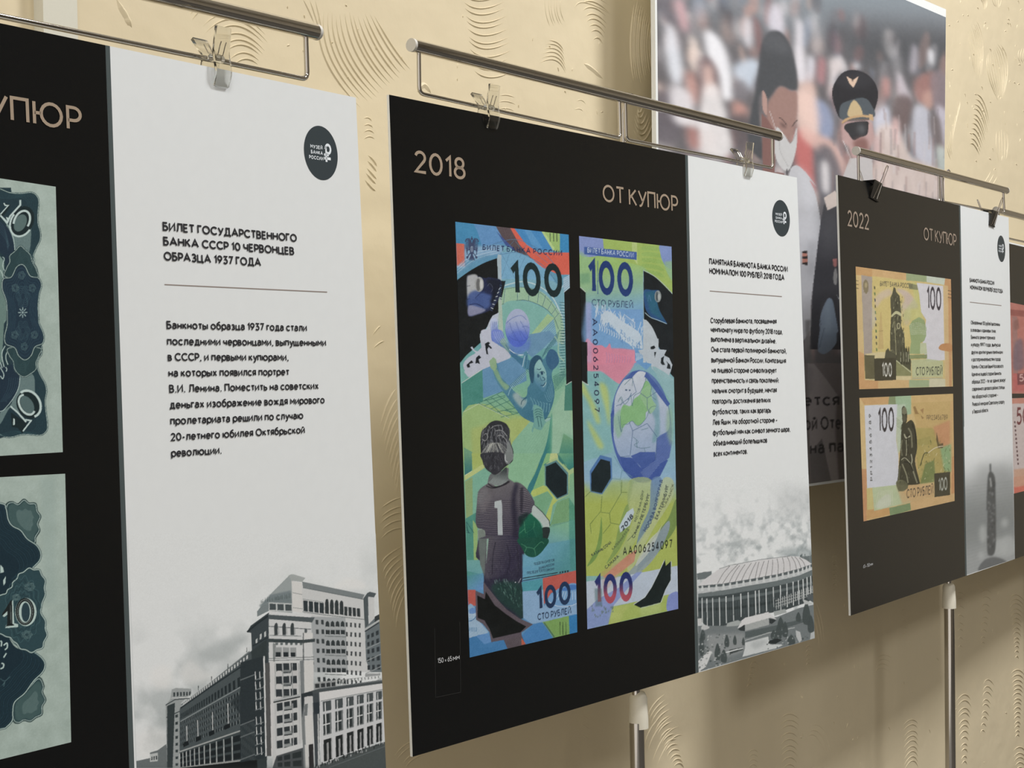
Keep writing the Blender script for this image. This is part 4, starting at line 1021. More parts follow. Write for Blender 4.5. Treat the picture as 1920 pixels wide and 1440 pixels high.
# ---- back of the note
NBK = [(1085.3, 442.5), (1258.7, 462.5), (1271.3, 1141.6), (1100.9, 1179.9)]
c = Canvas(B2, NBK, 196, 760, (140, 186, 176))
k5 = zc(1070, 430, 5.76); k6 = zc(1080, 660, 5.333); k7 = zc(1080, 900, 4.966)
c.poly([(1070, 430), (1300, 430), (1300, 600), (1070, 600)], grad((160, 196, 110), (130, 176, 200), (1150, 500), (1160, 580)))
c.poly([(1070, 580), (1300, 580), (1300, 800), (1070, 800)], grad((120, 164, 206), (140, 186, 180), (1150, 600), (1160, 740)))
c.poly([(1070, 790), (1300, 790), (1300, 940), (1070, 940)], grad((136, 184, 184), (150, 186, 210), (1150, 800), (1150, 900)))
c.poly([(1070, 890), (1300, 890), (1300, 1080), (1070, 1080)], grad((150, 186, 206), (178, 192, 96), (1150, 900), (1150, 945)))
c.blob(k5((80,60),(340,90),(365,180),(360,260),(200,300),(90,260)), (132, 148, 204), 1, n=3); c.poly(k5((345,95),(700,140),(960,170),(975,330),(1040,470),(1100,560),(1100,700),(780,400),(500,330),(360,260)), (166, 192, 96))
c.poly(k5((660,140),(715,145),(720,380),(660,300)), (190, 208, 130)); 
for i in range(5): c.blob(k5((770,190+i*62),(860,180+i*66),(960,200+i*66),(1010,240+i*70),(880,230+i*64),(775,225+i*62)), (140, 180, 92), .5, n=3)
c.blob(k5((960,170),(1090,185),(1095,420),(1030,400),(985,330),(965,250)), (132, 152, 206), 1, n=3); c.poly(k5((1010,350),(1095,340),(1097,560),(1060,520)), (150, 190, 140), .8, soft=2)
c.poly(k5((95,230),(230,330),(220,640),(150,680),(98,620)), (150, 192, 140), .7, soft=2); c.poly(k5((100,480),(200,470),(210,580),(105,590)), (110, 160, 120), .7, soft=2)
hatch(c, k5((80,60),(1100,185),(1100,700),(780,440),(780,700),(160,680),(90,620)), 85, 2.0, .4, (190, 214, 170), .25)
c.poly(k5((98,625),(160,680),(172,1440),(60,1440),(60,600)), BK); c.line(k5((98,622),(160,678)), 1.3, (200, 212, 190))
c.poly(k5((142,188),(712,245),(710,330),(145,270)), (66, 96, 160)); c.text('БИЛЕТ БАНКА РОССИИ', k5((180,252))[0], k5((680,306))[0], (0, -10), (214, 226, 232), .15)
hatch(c, k5((142,188),(712,245),(710,330),(145,270)), 85, 1.6, .3, (90,120,176), .4)
c.text('100', k5((185,698))[0], k5((676,733))[0], (-1.5, -65), (36, 62, 118), .2, gap=.15)
c.curve(k5((290,340),(290,700)), 1.0, (60,90,150))
c.text('СТО РУБЛЕЙ', k5((228,825))[0], k5((672,852))[0], (-.4, -12.5), (44, 60, 96), .12)
# blue flag field with crowd
c.blob(k5((160,800),(300,860),(780,960),(780,1440),(170,1440)), (120, 166, 210), .8, soft=3, n=2)
c.blob(k5((330,930),(380,880),(420,890),(470,920),(540,980),(600,1020),(680,1070),(760,1160),(780,1440),(700,1330),(640,1250),(560,1190),(500,1110),(440,1060),(360,1050),(320,1010)), (196, 212, 220), 1, n=4)
r3 = random.Random(9)
for i in range(60):
    x = r3.uniform(260, 770); y = 900 + (x - 300) * .5 + r3.uniform(-60, 90); c.curve(k5((x,y),(x+r3.uniform(-8,8),y-30),(x+r3.uniform(-22,22),y-r3.uniform(50,80))), 1.5, (200,214,222), .9)
for i in range(45):
    x = r3.uniform(320, 760); y = 960 + (x - 300) * .55 + r3.uniform(-20, 90); c.curve(k5((x,y),(x+r3.uniform(-12,12),y+26),(x+r3.uniform(-14,14),y+50)), 1.3, (104,150,196), .8)
for i in range(18):
    x = 310 + i * 26; c.curve(k5((x,1090+i*12),(x+5,1060+i*12),(x-4,1020+i*14)), 1.6, (204,216,222), .9)
c.poly(k5((585,925),(690,1000),(690,1060),(590,960)), (140,176,210), .8); c.line(k5((585,925),(690,1005),(688,1060)), 1.0, (210,220,226))
c.blob(k5((170,1180),(250,1250),(330,1250),(380,1280),(420,1230),(440,1300),(480,1350),(560,1340),(620,1380),(700,1360),(700,1440),(172,1440)), (220, 140, 160), 1, n=3)
c.blob(k6((105,-20),(585,-20),(585,110),(500,240),(430,320),(330,250),(240,190),(110,190)), (224, 140, 158), .95, soft=1, n=3)
for i in range(10): c.curve(k6((300+i*26,0+i*6),(310+i*26,60),(300+i*26,110)), 1.6, (180,140,180), .5)
c.poly(k5((160,780),(170,1440),(230,1440),(220,800)), (190,170,206), .5, soft=2)
c.poly(k6((585,-40),(760,-20),(760,120),(700,180),(590,90)), (110, 160, 204)); 
for i in range(12): c.curve(k6((600+i*13,90-i*6),(606+i*13,50-i*4),(596+i*14,10)), 1.4, (200,214,222), .9)
# ground under the flag
c.poly(k6((60,290),(110,330),(110,190),(240,195),(440,330),(380,700),(360,1000),(75,1100)), (132, 184, 180), .9); 
for q in (((65,300),(130,420),(200,560),(240,700),(200,700),(120,500),(60,400)),((235,310),(300,340),(330,480),(330,740),(290,560),(250,420)),((110,680),(170,760),(270,930),(240,970),(190,900),(130,760))): c.blob(k6(*q), (196, 206, 100), .8, soft=3)
hatch(c, k6((60,290),(440,330),(360,1000),(75,1100)), 60, 2.0, .4, (170, 206, 200), .35)
c.line(k6((55,290),(125,330)), 1.6, (214,222,206)); c.poly(k6((50,-100),(110,-100),(112,322),(54,286)), BK)
# white coast and hologram in the right notch
c.poly(spline(k5((780,445),(900,510),(1000,600),(1100,705)), 6).tolist() + k5((1110,1440),(1080,1440),(1000,1370),(900,1180),(860,1050),(790,975)), (27, 34, 38))
c.line(spline(k5((780,440),(900,505),(1000,592),(1100,698)), 6), 1.2, (190, 206, 196)); c.line(k5((782,440),(785,990)), 1.0, (150, 180, 190))
c.blob(k5((790,660),(880,658),(960,665),(930,760),(960,880),(1035,1010),(1030,1020),(900,970),(850,930),(800,840)), (44, 84, 130), 1, n=4); c.poly(k5((800,680),(900,660),(960,900),(1010,990),(860,900)), (44, 110, 120), .6, soft=2)
c.curve(k5((800,900),(860,950),(940,980),(1035,1020)), 1.3, (176,200,206)); c.ell(*k5((940,725))[0], 6.3, 11, (146,154,150)); c.ell(*k5((930,725))[0], 2.4, 9, (66,76,80), .8); c.ell(*k5((952,730))[0], 2.5, 6, (190,194,188), .8)
c.curve(k5((830,780),(845,710),(865,780)), .8, (90,130,170))
c.blob(k5((790,980),(860,1030),(910,1120),(950,1220),(935,1180),(950,1300),(1010,1330),(1000,1370),(960,1380),(1070,1440),(820,1440),(790,1200)), (192, 202, 204), 1, n=3)
c.poly(k5((780,960),(800,980),(810,1440),(780,1440)), (192,202,204))
for q in (((930,1180),(948,1180),(945,1300),(925,1300)),((1005,1310),(1030,1310),(980,1370),(960,1350))): c.poly(k5(*q), (192,202,204))
for q in (((860,1270),(900,1255),(915,1280),(880,1300),(895,1390),(870,1350)),((985,1370),(1010,1400),(990,1430),(975,1400))): c.poly(k5(*q), (30,38,42))
c.blob(k6((620,-20),(900,-20),(880,30),(930,60),(960,110),(955,180),(930,230),(980,290),(860,240),(760,170),(740,90)), (190, 200, 204), 1, n=3)
c.poly(k6((905,-20),(1000,-20),(1000,280),(940,215),(962,130),(930,60),(880,30)), BK)
for q in (((850,60),(880,40),(870,90),(890,130),(860,130),(845,110)),((900,90),(940,130),(945,170),(905,165),(915,120)),((780,0),(800,0),(785,60))): c.poly(k6(*q), (34,42,46))
c.blob(k6((760,150),(830,170),(980,290),(990,500),(900,420),(820,260)), (150, 190, 190), .9, n=3)
# globe that is a football
gx, gy = k6((650, 745))[0]
c.ell(gx, gy, 57, 106, grad((100, 130, 176), (74, 98, 170), (1150, 700), (1180, 900)), rot=-3, n=70)
c.blob(k6((400,420),(480,280),(600,200),(700,210),(800,330),(900,480),(930,640),(920,780),(810,860),(800,1000),(760,1100),(660,1160),(560,1060),(450,1050),(400,960),(370,800),(380,560)), grad((206, 212, 216), (150, 172, 200), (1180, 700), (1210, 870)), 1, n=6)
c.blob(k6((700,260),(760,320),(800,420),(830,560),(830,840),(760,900),(790,700),(740,560),(760,440)), (120, 164, 172), .8, soft=2)
for q in (((680,250),(700,200),(800,320),(940,520),(910,545),(800,400),(700,260)),((805,860),(920,790),(960,900),(930,1060),(840,1120),(790,1080)),((440,1050),(560,1060),(650,1170),(620,1290),(540,1260),(470,1170)),((650,1170),(790,1080),(920,1080),(840,1240),(720,1300),(620,1290)),((545,1040),(640,1000),(790,1000),(800,1080),(660,1165)),((345,620),(380,560),(380,640),(370,880),(350,800)),((480,280),(560,200),(640,180),(600,210),(555,260))): c.poly(k6(*q), (66, 92, 160), .92)
hatch(c, k6((805,860),(920,790),(960,900),(930,1060),(840,1120),(700,1290),(640,1200),(790,1080)), 60, 2.4, .5, (190, 206, 226), .6)
c.blob(k6((380,640),(480,560),(470,760),(420,860),(380,760)), (150, 190, 160), .8, soft=2); c.blob(k6((920,560),(960,620),(960,900),(940,920),(900,760)), (150,186,150), .7, soft=3)
c.blob(k6((440,640),(470,530),(540,540),(580,470),(640,420),(690,290),(740,330),(745,430),(780,540),(700,600),(690,670),(620,735),(560,690),(500,720),(455,760)), (140, 190, 130), 1, n=4)
c.blob(k6((640,420),(740,330),(760,470),(800,540),(740,620),(700,560)), (156, 196, 150), .8)
for q in (((420,500),(450,450),(480,520),(520,490),(545,430),(560,540),(580,440),(640,400),(690,300),(700,260),(750,340),(745,430),(800,480)),((440,640),(450,800),(470,730),(520,720),(560,690),(620,740),(700,660),(740,560),(800,540)),((420,640),(440,760),(450,800)),((480,330),(560,260),(560,340)),((440,460),(460,500),(440,540)),((570,850),(620,900),(580,930),(640,960),(690,960),(740,950)),((650,780),(720,760)),((600,880),(610,960)),((680,960),(690,1000))): c.curve(k6(*q), .9, (84, 122, 130), .85)
for q in (((560,790),(710,715),(810,850)),((565,790),(540,1030)),((710,460),(710,560),(740,620)),((400,540),(450,520),(600,400),(560,260)),((640,410),(710,460),(800,400)),((810,860),(800,1000),(790,1080)),((540,1040),(440,1050)),((530,700),(565,790))): c.line(k6(*q), .9, (78, 104, 140), .9)
c.ell(*k6((500,380))[0], 2.3, 1.6, (84,104,130)); c.ell(*k6((535,383))[0], 1.6, 1.6, (84,104,130)); c.curve(k6((515,480),(545,430),(550,410)), 1.4, (110,136,160))
# lower part: pentagon hole, ball lines, ribbons of names
c.poly(k6((135,1190),(240,1030),(355,1060),(360,1270),(260,1425),(140,1400)), (84, 126, 176)); c.poly(k6((150,1215),(245,1070),(340,1095),(345,1260),(255,1412),(150,1390)), (26, 40, 44))
for q in (((360,1265),(440,1275),(460,1180)),((440,1275),(450,1440)),((380,1040),(460,1180),(560,1250))): c.line(k6(*q), 1.0, (110, 150, 170))
c.poly(k7((75,30),(130,110),(240,150),(330,0),(520,0),(480,300),(400,500),(180,700),(100,800),(85,400)), (176, 190, 92), .6, soft=4)
for q in (((240,150),(230,290),(130,410)),((230,300),(310,310),(420,120),(425,0)),((310,310),(320,400),(400,415)),((420,115),(480,115)),((130,410),(140,500)),((320,410),(250,500)),((130,110),(80,160))): c.line(k7(*q), 1.1, (110, 132, 70), .9)
for q, cc in ((((235,340),(215,500),(180,650),(100,805),(190,720),(240,560)),(110,150,80)),(((470,230),(400,420),(350,640),(280,780),(400,650),(500,440),(520,300)),(130,160,90)),(((500,0),(700,0),(690,260),(640,400),(560,560),(470,700),(440,840),(300,960),(330,800),(440,600),(520,400),(480,200)),(176,192,128)),(((700,0),(800,0),(740,300),(640,500),(560,620),(600,450),(680,260)),(110,140,176)),(((800,0),(900,0),(900,150),(820,300),(740,420),(620,640),(560,760),(480,860),(500,700),(640,480),(730,300)),(190,200,150)),(((930,180),(935,420),(820,600),(760,680),(640,780),(560,860),(640,640),(760,480),(860,350)),(110,140,80)),(((860,380),(760,500),(640,660),(540,800),(480,880),(620,840),(760,680),(860,480)),(150,164,190)),(((680,560),(760,480),(800,420),(700,640),(560,800),(580,720)),(206,212,196))): c.blob(k7(*q), cc, .75, n=5)
hatch(c, k7((520,40),(700,0),(690,260),(560,500),(480,600),(470,300)), 80, 2.2, .5, (204, 208, 150), .6); hatch(c, k7((500,0),(540,0),(480,300),(470,200)), 30, 2.2, .4, (110,140,90), .6)
c.poly(k7((250,900),(490,690),(560,650),(540,760),(440,840),(300,930)), (206, 142, 116), .9)
c.poly(k7((400,430),(470,300),(530,260),(540,300),(500,420),(410,490)), (196, 212, 214))
NV = (48, 58, 66)
c.text('2018', k7((435,480))[0], k7((535,345))[0], (-4.5, -7), (34, 44, 56), .2, gap=.14)
def along(s_, pts, h, col, w_=.17):
    p = spline(pts, 12); L = np.concatenate([[0], np.cumsum(np.hypot(*np.diff(p, axis=0).T))])
    Wt = text_quads(s_, w_)[1]; x = 0.0
    for ch in s_:
        g, gw = text_quads(ch, w_) if ch != ' ' else ([], .17)
        tt = (x / Wt) * L[-1]
        pp = np.array([np.interp(tt, L, p[:, 0]), np.interp(tt, L, p[:, 1])]); p2 = np.array([np.interp(tt + 2, L, p[:, 0]), np.interp(tt + 2, L, p[:, 1])])
        e = (p2 - pp); e /= max(np.hypot(*e), 1e-6); nrm = np.array([e[1], -e[0]])
        for k in g: c.poly(pp + k[:, :1] * e * L[-1] / Wt + k[:, 1:] * nrm * h, col)
        x += (gw + .17) if ch != ' ' else .34
along('КАЗАНЬ СОЧИ', k7((150,712),(240,660),(330,590)), 5.6, NV)
along('КАЛИНИНГРАД', k7((345,655),(430,560),(495,460)), 5, (84,100,70))
along('САМАРА', k7((280,830),(350,770),(405,715)), 6, NV)
along('РОСТОВ-НА-ДОНУ', k7((560,390),(600,260),(632,100)), 4.6, (70,84,70))
along('САНКТ-ПЕТЕРБУРГ', k7((540,545),(620,360),(690,130)), 5.4, NV)
along('МОСКВА', k7((650,485),(700,400),(740,300)), 7, (44,66,110))
along('ВОЛГОГРАД', k7((740,280),(775,140),(805,0)), 5.4, (44,66,110))
along('ЕКАТЕРИНБУРГ', k7((755,370),(820,220),(865,50)), 6, NV)
along('САРАНСК', k7((820,260),(880,150),(912,40)), 4.4, (90,96,70))
for q in ((((475,570),(560,470),(620,330)),)): c.curve(k7(*q), .8, (84,104,70))
c.text('АА006254097', k7((435,705))[0], k7((893,632))[0], (0, -16), (24, 30, 34), .15, gap=.34)
# serial number running down the side
def down(s_, p0, p1, w_px):
    """letters turned a quarter clockwise, running down"""
    q, W = text_quads(s_, .15, .42); p0 = np.array(p0, float); ex = (np.array(p1, float) - p0) / W
    for k in q: c.poly(p0 + k[:, :1] * ex + k[:, 1:] * np.array([w_px, 0.0]), (34, 36, 66))
down('АА006254097', k5((230,962))[0], k6((183,600))[0], 9.5)
# lower band and bottom 100
c.poly(k7((95,945),(330,915),(950,795),(950,1050),(350,1175),(300,1200),(100,1205)), (192, 204, 214)); c.poly(k7((100,1205),(200,1110),(400,1000),(560,860),(620,850),(520,960),(340,1180),(310,1340),(104,1390)), (140, 156, 206), .9)
c.poly(k7((340,1180),(800,1080),(870,1065),(850,1220),(300,1345)), (174, 192, 100)); c.blob(k7((870,1065),(950,1045),(952,1200),(850,1222),(845,1130)), (136, 150, 204), 1, n=3)
c.poly(k7((590,1180),(780,1140),(800,1230),(600,1275)), (188, 204, 130), .6, soft=2); c.poly(k7((340,1180),(480,1170),(400,1330),(300,1345)), (196, 206, 120), .6, soft=2)
c.poly(k7((230,860),(500,700),(480,800),(290,1010),(250,1000)), (206,142,116), .35, soft=2)
def rb(X, Y):
    t = np.clip((Y - 1092) / 24, 0, 1)[..., None]; t2 = np.clip((1112 - X) / 10, 0, 1)[..., None] * 0
    return (1 - t) * np.array([40, 52, 110.]) + t * np.array([184, 84, 96.])
c.text('100', k7((168,1170))[0], k7((528,1125))[0], (-1, -56), rb, .22, gap=.16)
c.poly(k7((170,1010),(240,1010),(240,1170),(180,1180)), (80, 110, 110), .5, soft=1)
for i in range(26): 
    x = r3.uniform(140, 340); y = 1180 + r3.uniform(-30, 110) * (1 - (x - 140) / 300); c.poly(k7((x,y),(x+12,y-4),(x+12,y+14),(x,y+18)), (110,130,130), .7)
c.poly(k7((825,740),(835,800),(882,755),(880,930),(830,1020),(785,1140),(600,1190),(535,1160),(640,1090),(700,1000),(760,880)), (26, 38, 38)); c.line(k7((535,1160),(640,1090),(700,1000),(760,880),(822,745)), 1.2, (206,214,210))
c.line(k7((600,1192),(785,1145)), 1.4, (190,206,170)); c.line(k7((885,755),(884,930),(832,1025),(790,1140)), 1.1, (206,214,210))
c.noise(10, 1.2, 13); c.noise(5, 12, 14)
nb = c
NOTE_F.build('banknote_print', M_PRINT, b2, 0.0004, sat=.95, level=.9)['label'] = 'banknote front with a boy holding a green football'
nb.build('banknote_print', M_PRINT, b2, 0.0004, sat=.95, level=.9)['label'] = 'banknote back with a globe patterned as a football'
# ------------------------------------------------------------------ lettering of the boards (real flat letters on the sheets)
def lines_obj(plane, L, mat, name, root, t, cap, gap=.07, **k):
    return text_mesh(plane, [(s, p, q, cap) for s, p, q in L], mat, name, root, t=t, gap=gap, **k)
def rule(plane, p, q, w, root):
    h = w / 2; flat(plane, [(p[0], p[1] - h), (q[0], q[1] - h), (q[0], q[1] + h), (p[0], p[1] + h)], M_RULE, 'divider_line', root, 0.0004)
lines_obj(B1, [('БИЛЕТ ГОСУДАРСТВЕННОГО', (304.2, 432.7), (556, 454.2)), ('БАНКА СССР 10 ЧЕРВОНЦЕВ', (305.2, 460.3), (551, 478.7)),
               ('ОБРАЗЦА 1937 ГОДА', (306.3, 488.4), (489, 499.9))], M_TEXT, 'heading_text', b1, .2, 17)
lines_obj(B1, [('Банкноты образца 1937 года стали', (311.5, 616.9), (574.8, 621.5)), ('последними червонцами, выпущенными', (312.3, 647.5), (610.8, 649.2)),
               ('в СССР, и первыми купюрами,', (313.7, 677), (540.4, 676.6)), ('на которых появился портрет', (315, 706.9), (541.5, 704)),
               ('В.И. Ленина. Поместить на советских', (316.5, 736.7), (596.7, 730)), ('деньгах изображение вождя мирового', (317.5, 766.9), (608, 756.5)),
               ('пролетариата решили по случаю', (318.5, 797), (568, 785.6)), ('20-летнего юбилея Октябрьской', (319.2, 827.3), (571, 812.7)),
               ('революции.', (320, 857.5), (415.4, 851))], M_TEXT, 'body_text', b1, .19, 15.5)
rule(B1, (308, 533.6), (613, 547.7), 2.0, b1)
lines_obj(B2, [('ПАМЯТНАЯ БАНКНОТА БАНКА РОССИИ', (1329.4, 495.8), (1476.5, 510.2)), ('НОМИНАЛОМ 100 РУБЛЕЙ 2018 ГОДА', (1329.7, 513.5), (1470.2, 525.8))],
          M_TEXT, 'heading_text', b2, .2, 11.8)
lines_obj(B2, [('Сторублевая банкнота, посвященная', (1331.7, 606), (1455.6, 607)), ('чемпионату мира по футболу 2018 года,', (1332, 622.7), (1467, 626.9)),
               ('выполнена в вертикальном дизайне.', (1332.7, 640.8), (1455.2, 644.2)), ('Она стала первой полимерной банкнотой,', (1333, 660.2), (1474.4, 662.9)),
               ('выпущенной Банком России. Композиция', (1333.3, 679.6), (1473.3, 681)), ('на лицевой стороне символизирует', (1334, 699.2), (1455.6, 699.2)),
               ('преемственность и связь поколений:', (1334.4, 718.5), (1460.4, 717.5)), ('мальчик смотрит в будущее, мечтая', (1334.8, 737.7), (1456, 735.8)),
               ('повторить достижения великих', (1335.2, 757.5), (1444.6, 754.6)), ('футболистов, таких как вратарь', (1335.6, 777.5), (1445.2, 773.7)),
               ('Лев Яшин. На оборотной стороне –', (1335.8, 797), (1457.3, 792)), ('футбольный мяч как символ земного шара,', (1336.3, 816.5), (1481.3, 809.2)),
               ('объединяющий болельщиков', (1337, 835.8), (1437.9, 830)), ('всех континентов.', (1337.7, 856), (1401.5, 850.8))], M_TEXT, 'body_text', b2, .18, 10.6)
rule(B2, (1330.5, 545.6), (1465.7, 556.1), 1.7, b2)
lines_obj(B3, [('БАНКНОТА БАНКА РОССИИ', (1818, 529), (1864, 534.6)), ('НОМИНАЛОМ 100 РУБЛЕЙ 2022 ГОДА', (1818.5, 542.2), (1880, 549.8))], M_TEXT, 'heading_text', b3, .2, 8)
lines_obj(B3, [('Обновленные 100 рублей выполнены', (1820, 608), (1874.5, 611.5)), ('в оливковых и оранжевых тонах.', (1820, 622), (1867.5, 624)),
               ('Банкнота заменит прежнюю', (1820.3, 635.5), (1865.5, 636.5)), ('купюру 1997 года, выпуска', (1820.5, 649.5), (1875.5, 650)),
               ('другими архитектурными памятниками', (1821, 663.8), (1880, 663.5)), ('и достопримечательностями города.', (1821.2, 677.5), (1876.5, 676.5)),
               ('Кремль и Спасская башня Московского', (1821.5, 691), (1881, 689.5)), ('Кремля на лицевой стороне банкноты', (1821.8, 705.5), (1877, 703)),
               ('образца 2022 – те же здания, вокруг', (1822, 719.5), (1885, 715.5)), ('современного делового района столицы.', (1822.3, 733), (1884, 729)),
               ('На оборотной стороне –', (1822.5, 747.5), (1871, 743.5)), ('Ржевский мемориал Советскому солдату', (1822.8, 761.5), (1883, 756.5)),
               ('в Тверской области.', (1823, 775.5), (1853, 772))], M_TEXT, 'body_text', b3, .16, 7.4)
rule(B3, (1818.3, 566.5), (1877.5, 573), 1.3, b3)
# bronze year and title
text_mesh(B2, [('2018', (776, 323.5), (872.5, 338), 43)], M_GOLD, 'year_text', b2, t=.13, gap=.13)
text_mesh(B2, [('ОТ КУПЮР', (1129.7, 377.9), (1270, 398.4), 33)], M_GOLD, 'title_text', b2, t=.125, gap=.12)
_, w3 = text_quads('ПЮР', .13, .14); _, w8 = text_quads('ОТ КУПЮР', .13, .14)
x0_ = 151 - 142 * w8 / w3
text_mesh(B1, [('ОТ КУПЮР', (x0_, 226.2 - (9 - x0_) * .149), (151, 247.3), 52)], M_GOLD, 'title_text', b1, t=.13, gap=.14)
M_GOLD3 = mat_ink('dull_bronze_lettering', (150, 134, 116))
text_mesh(B3, [('2022', (1588.5, 424), (1629, 431.8), 31)], M_GOLD3, 'year_text', b3, t=.13, gap=.12)
text_mesh(B3, [('ОТ КУПЮР', (1731.5, 450), (1792.5, 462.5), 24.5)], M_GOLD3, 'title_text', b3, t=.125, gap=.1)
M_SMALL = mat_ink('pale_small_lettering', (196, 196, 192))
text_mesh(B2, [('150 × 65', (820, 1243.8), (846.5, 1239.2), 9.5), ('мм', (848.5, 1238.8), (861, 1236), 9.5)], M_SMALL, 'size_text', b2, t=.13, gap=.12)
text_mesh(B3, [('65 × 150', (1618, 1065.5), (1630, 1062), 6.5), ('мм', (1631, 1061.5), (1636, 1060), 6)], M_SMALL, 'size_text', b3, t=.13)
M_FAINT = mat_ink('faint_outline', (38, 38, 37), 0.25, 0.6)
for q in ([(814, 1178), (815, 1178), (817, 1308), (816, 1308)], [(861, 1166), (862, 1166), (864, 1298), (863, 1298)], [(816, 1307), (864, 1297), (864, 1298.4), (816, 1308.4)]):
    flat(B2, q, M_FAINT, 'pressed_outline', b2, 0.0004)
# museum badge: a round slate seal with three words and a rouble sign
def badge(plane, root, c_, top, bot, off=0.0004):
    u = plane.uv(*c_); r = (plane.uv(c_[0], top)[1] - plane.uv(c_[0], bot)[1]) / 2
    o = mesh_obj('museum_badge', [(u[0] + r * math.cos(t), u[1] + r * math.sin(t), off) for t in np.linspace(0, 2 * math.pi, 64, False)], [tuple(range(64))], M_BADGE, root)
    v = []; f = []
    def put(q):
        n = len(v); v.extend([(u[0] + r * x, u[1] + r * y, off + .00015) for x, y in q]); f.append((n, n + 1, n + 2, n + 3))
    for s_, x0, x1, y in (('МУЗЕЙ', -.62, .09, .13), ('БАНКА', -.6, .1, -.07), ('РОССИИ', -.72, .12, -.27)):
        q, W = text_quads(s_, .2, .2); k = (x1 - x0) / W
        for p in q: put(np.stack([x0 + p[:, 0] * k, y + p[:, 1] * .135], 1))
    for st, w_ in ((np.array([(.30, -.30), (.30, .02)]), .11), (np.array([(.30, 0), (.30, .28)]), .09), (np.array([(.17, -.04), (.45, -.04)]), .09), (np.array([(.17, -.17), (.56, -.17)]), .1),
                   (np.array([(.42 + .15 * math.cos(a), .18 + .16 * math.sin(a)) for a in np.linspace(-2.2, math.pi, 14)] + [(.27, .18)]), .1)):
        for p in ribbon(st, w_): put(p)
    mesh_obj('badge_lettering', v, f, M_BTXT, o)
badge(B1, b1, (601.5, 287), 236.5, 337.5)
badge(B2, b2, (1464.3, 409.3), 375.3, 443.4)
badge(B3, b3, (1877.2, 466.5), 441.7, 491)
# ------------------------------------------------------------------ grey photographs printed along the foot of the white panels
def facade(c, quad, cols, rows, col, fx=(.25, .75), fy=(.2, .75), a=1.0, jitter=None, skip=None):
    H = homography([(0, 0), (cols, 0), (cols, rows), (0, rows)], quad)
    for i in range(cols):
        for j in range(rows):
            if skip and skip(i, j): continue
            cc = col if jitter is None else tuple(v + jitter * (((i * 7 + j * 13) % 5) - 2) for v in col)
            c.poly(hmap(H, [(i + fx[0], j + fy[0]), (i + fx[1], j + fy[0]), (i + fx[1], j + fy[1]), (i + fx[0], j + fy[1])]), cc, a)
def clouds(c, base, dark, fade, cell, seed, lo=.42):
    """cloud print: fade(X,Y) 0..1 says how strongly the sky is printed"""
    n = smooth_noise((c.h, c.w), cell * c.SS, seed, 5)
    m = np.clip((n - lo) * 3.2, 0, 1) * fade(c.X, c.Y)
    c.a[:] = c.a * (1 - m[..., None]) + np.array(dark, np.float32) * m[..., None]
WP = (217, 218, 212)
a1 = zc(240, 1020, 3.427); a2 = zc(450, 1040, 6.546); a3 = zc(450, 1230, 6.62)
c = Canvas(B1, [(239.4, 1000), (703.8, 1000), (727.4, 1530), (259, 1530)], 476, 510, WP)
clouds(c, WP, (150, 156, 152), lambda X, Y: np.clip((Y - 1150 + .35 * (X - 250)) / 260, 0, 1) * .8, 60, 21)
c.blob(a1((140,830),(200,780),(270,800),(280,880),(240,930),(160,910)), (222, 220, 212), .7, soft=5); c.blob(a1((345,790),(400,750),(500,820),(560,850),(400,900),(340,850)), (220, 218, 210), .6, soft=5)
c.blob(a1((60,1230),(200,1180),(260,1260),(240,1330),(80,1380)), (218, 216, 208), .5, soft=6); c.blob(a1((450,700),(600,620),(760,580),(740,650),(560,760)), (150, 156, 152), .5, soft=6)
c.blob(a2((1150,400),(1300,290),(1500,330),(1530,420),(1300,420)), (222, 220, 212), .7, soft=3)
DK = (52, 60, 60); MD = (112, 118, 116); LT = (196, 196, 190)
# far roofs
c.poly(a1((50,1395),(140,1375),(140,1340),(190,1325),(245,1285),(260,1440),(50,1440)), (104, 110, 108)); c.poly(a1((140,1350),(190,1340),(190,1395),(140,1400)), (180,182,176)); facade(c, a1((145,1360),(190,1350),(190,1395),(145,1400)), 3, 1, DK)
# long left wing
c.poly(a1((240,1035),(270,1000),(280,935),(305,925),(405,930),(405,960),(340,1020),(330,1440),(250,1440)), (150, 154, 150))
c.poly(a1((250,1040),(300,1020),(285,1440),(250,1440)), DK); facade(c, a1((288,1090),(330,1080),(330,1440),(290,1440)), 1, 8, DK, (.35,.75), (.25,.65))
facade(c, a1((285,950),(405,945),(405,975),(285,985)), 6, 1, DK, (.2,.7), (.1,.9)); c.line(a1((240,1035),(300,1000),(405,990)), 1.6, DK); c.line(a1((275,990),(405,985)), 1, (214,214,206)); c.line(a1((245,1115),(330,1075)), 1.6, DK)
c.poly(a1((330,1060),(450,950),(620,820),(800,680),(830,700),(880,1160),(330,1340)), (74, 82, 82)); c.poly(a1((330,1330),(890,1150),(891,1440),(330,1440)), (62, 70, 70))
c.line(a1((340,1035),(520,900),(780,690)), 2.2, (110,116,114)); facade(c, a1((350,1020),(775,700),(775,735),(350,1045)), 28, 1, (200,200,194), (.2,.7), (.2,.9)); c.line(a1((335,1055),(520,925),(790,745)), 2.6, (40,48,50))
for x, y in ((450,910),(535,850),(640,770),(762,665)): c.line(a1((x,y),(x,y+30)), 1.2, DK)
facade(c, a1((335,1085),(795,785),(800,880),(335,1130)), 26, 1, (36,44,46), (.2,.75), (.2,.9)); c.line(a1((335,1140),(800,875)), 1.6, (140,146,142))
facade(c, a1((335,1140),(795,900),(800,1135),(335,1310)), 30, 5, (32,40,42), (.2,.7), (.15,.7)); facade(c, a1((335,1140),(795,900),(800,1135),(335,1310)), 30, 5, (170,172,166), (.7,.85), (.15,.7), .6)
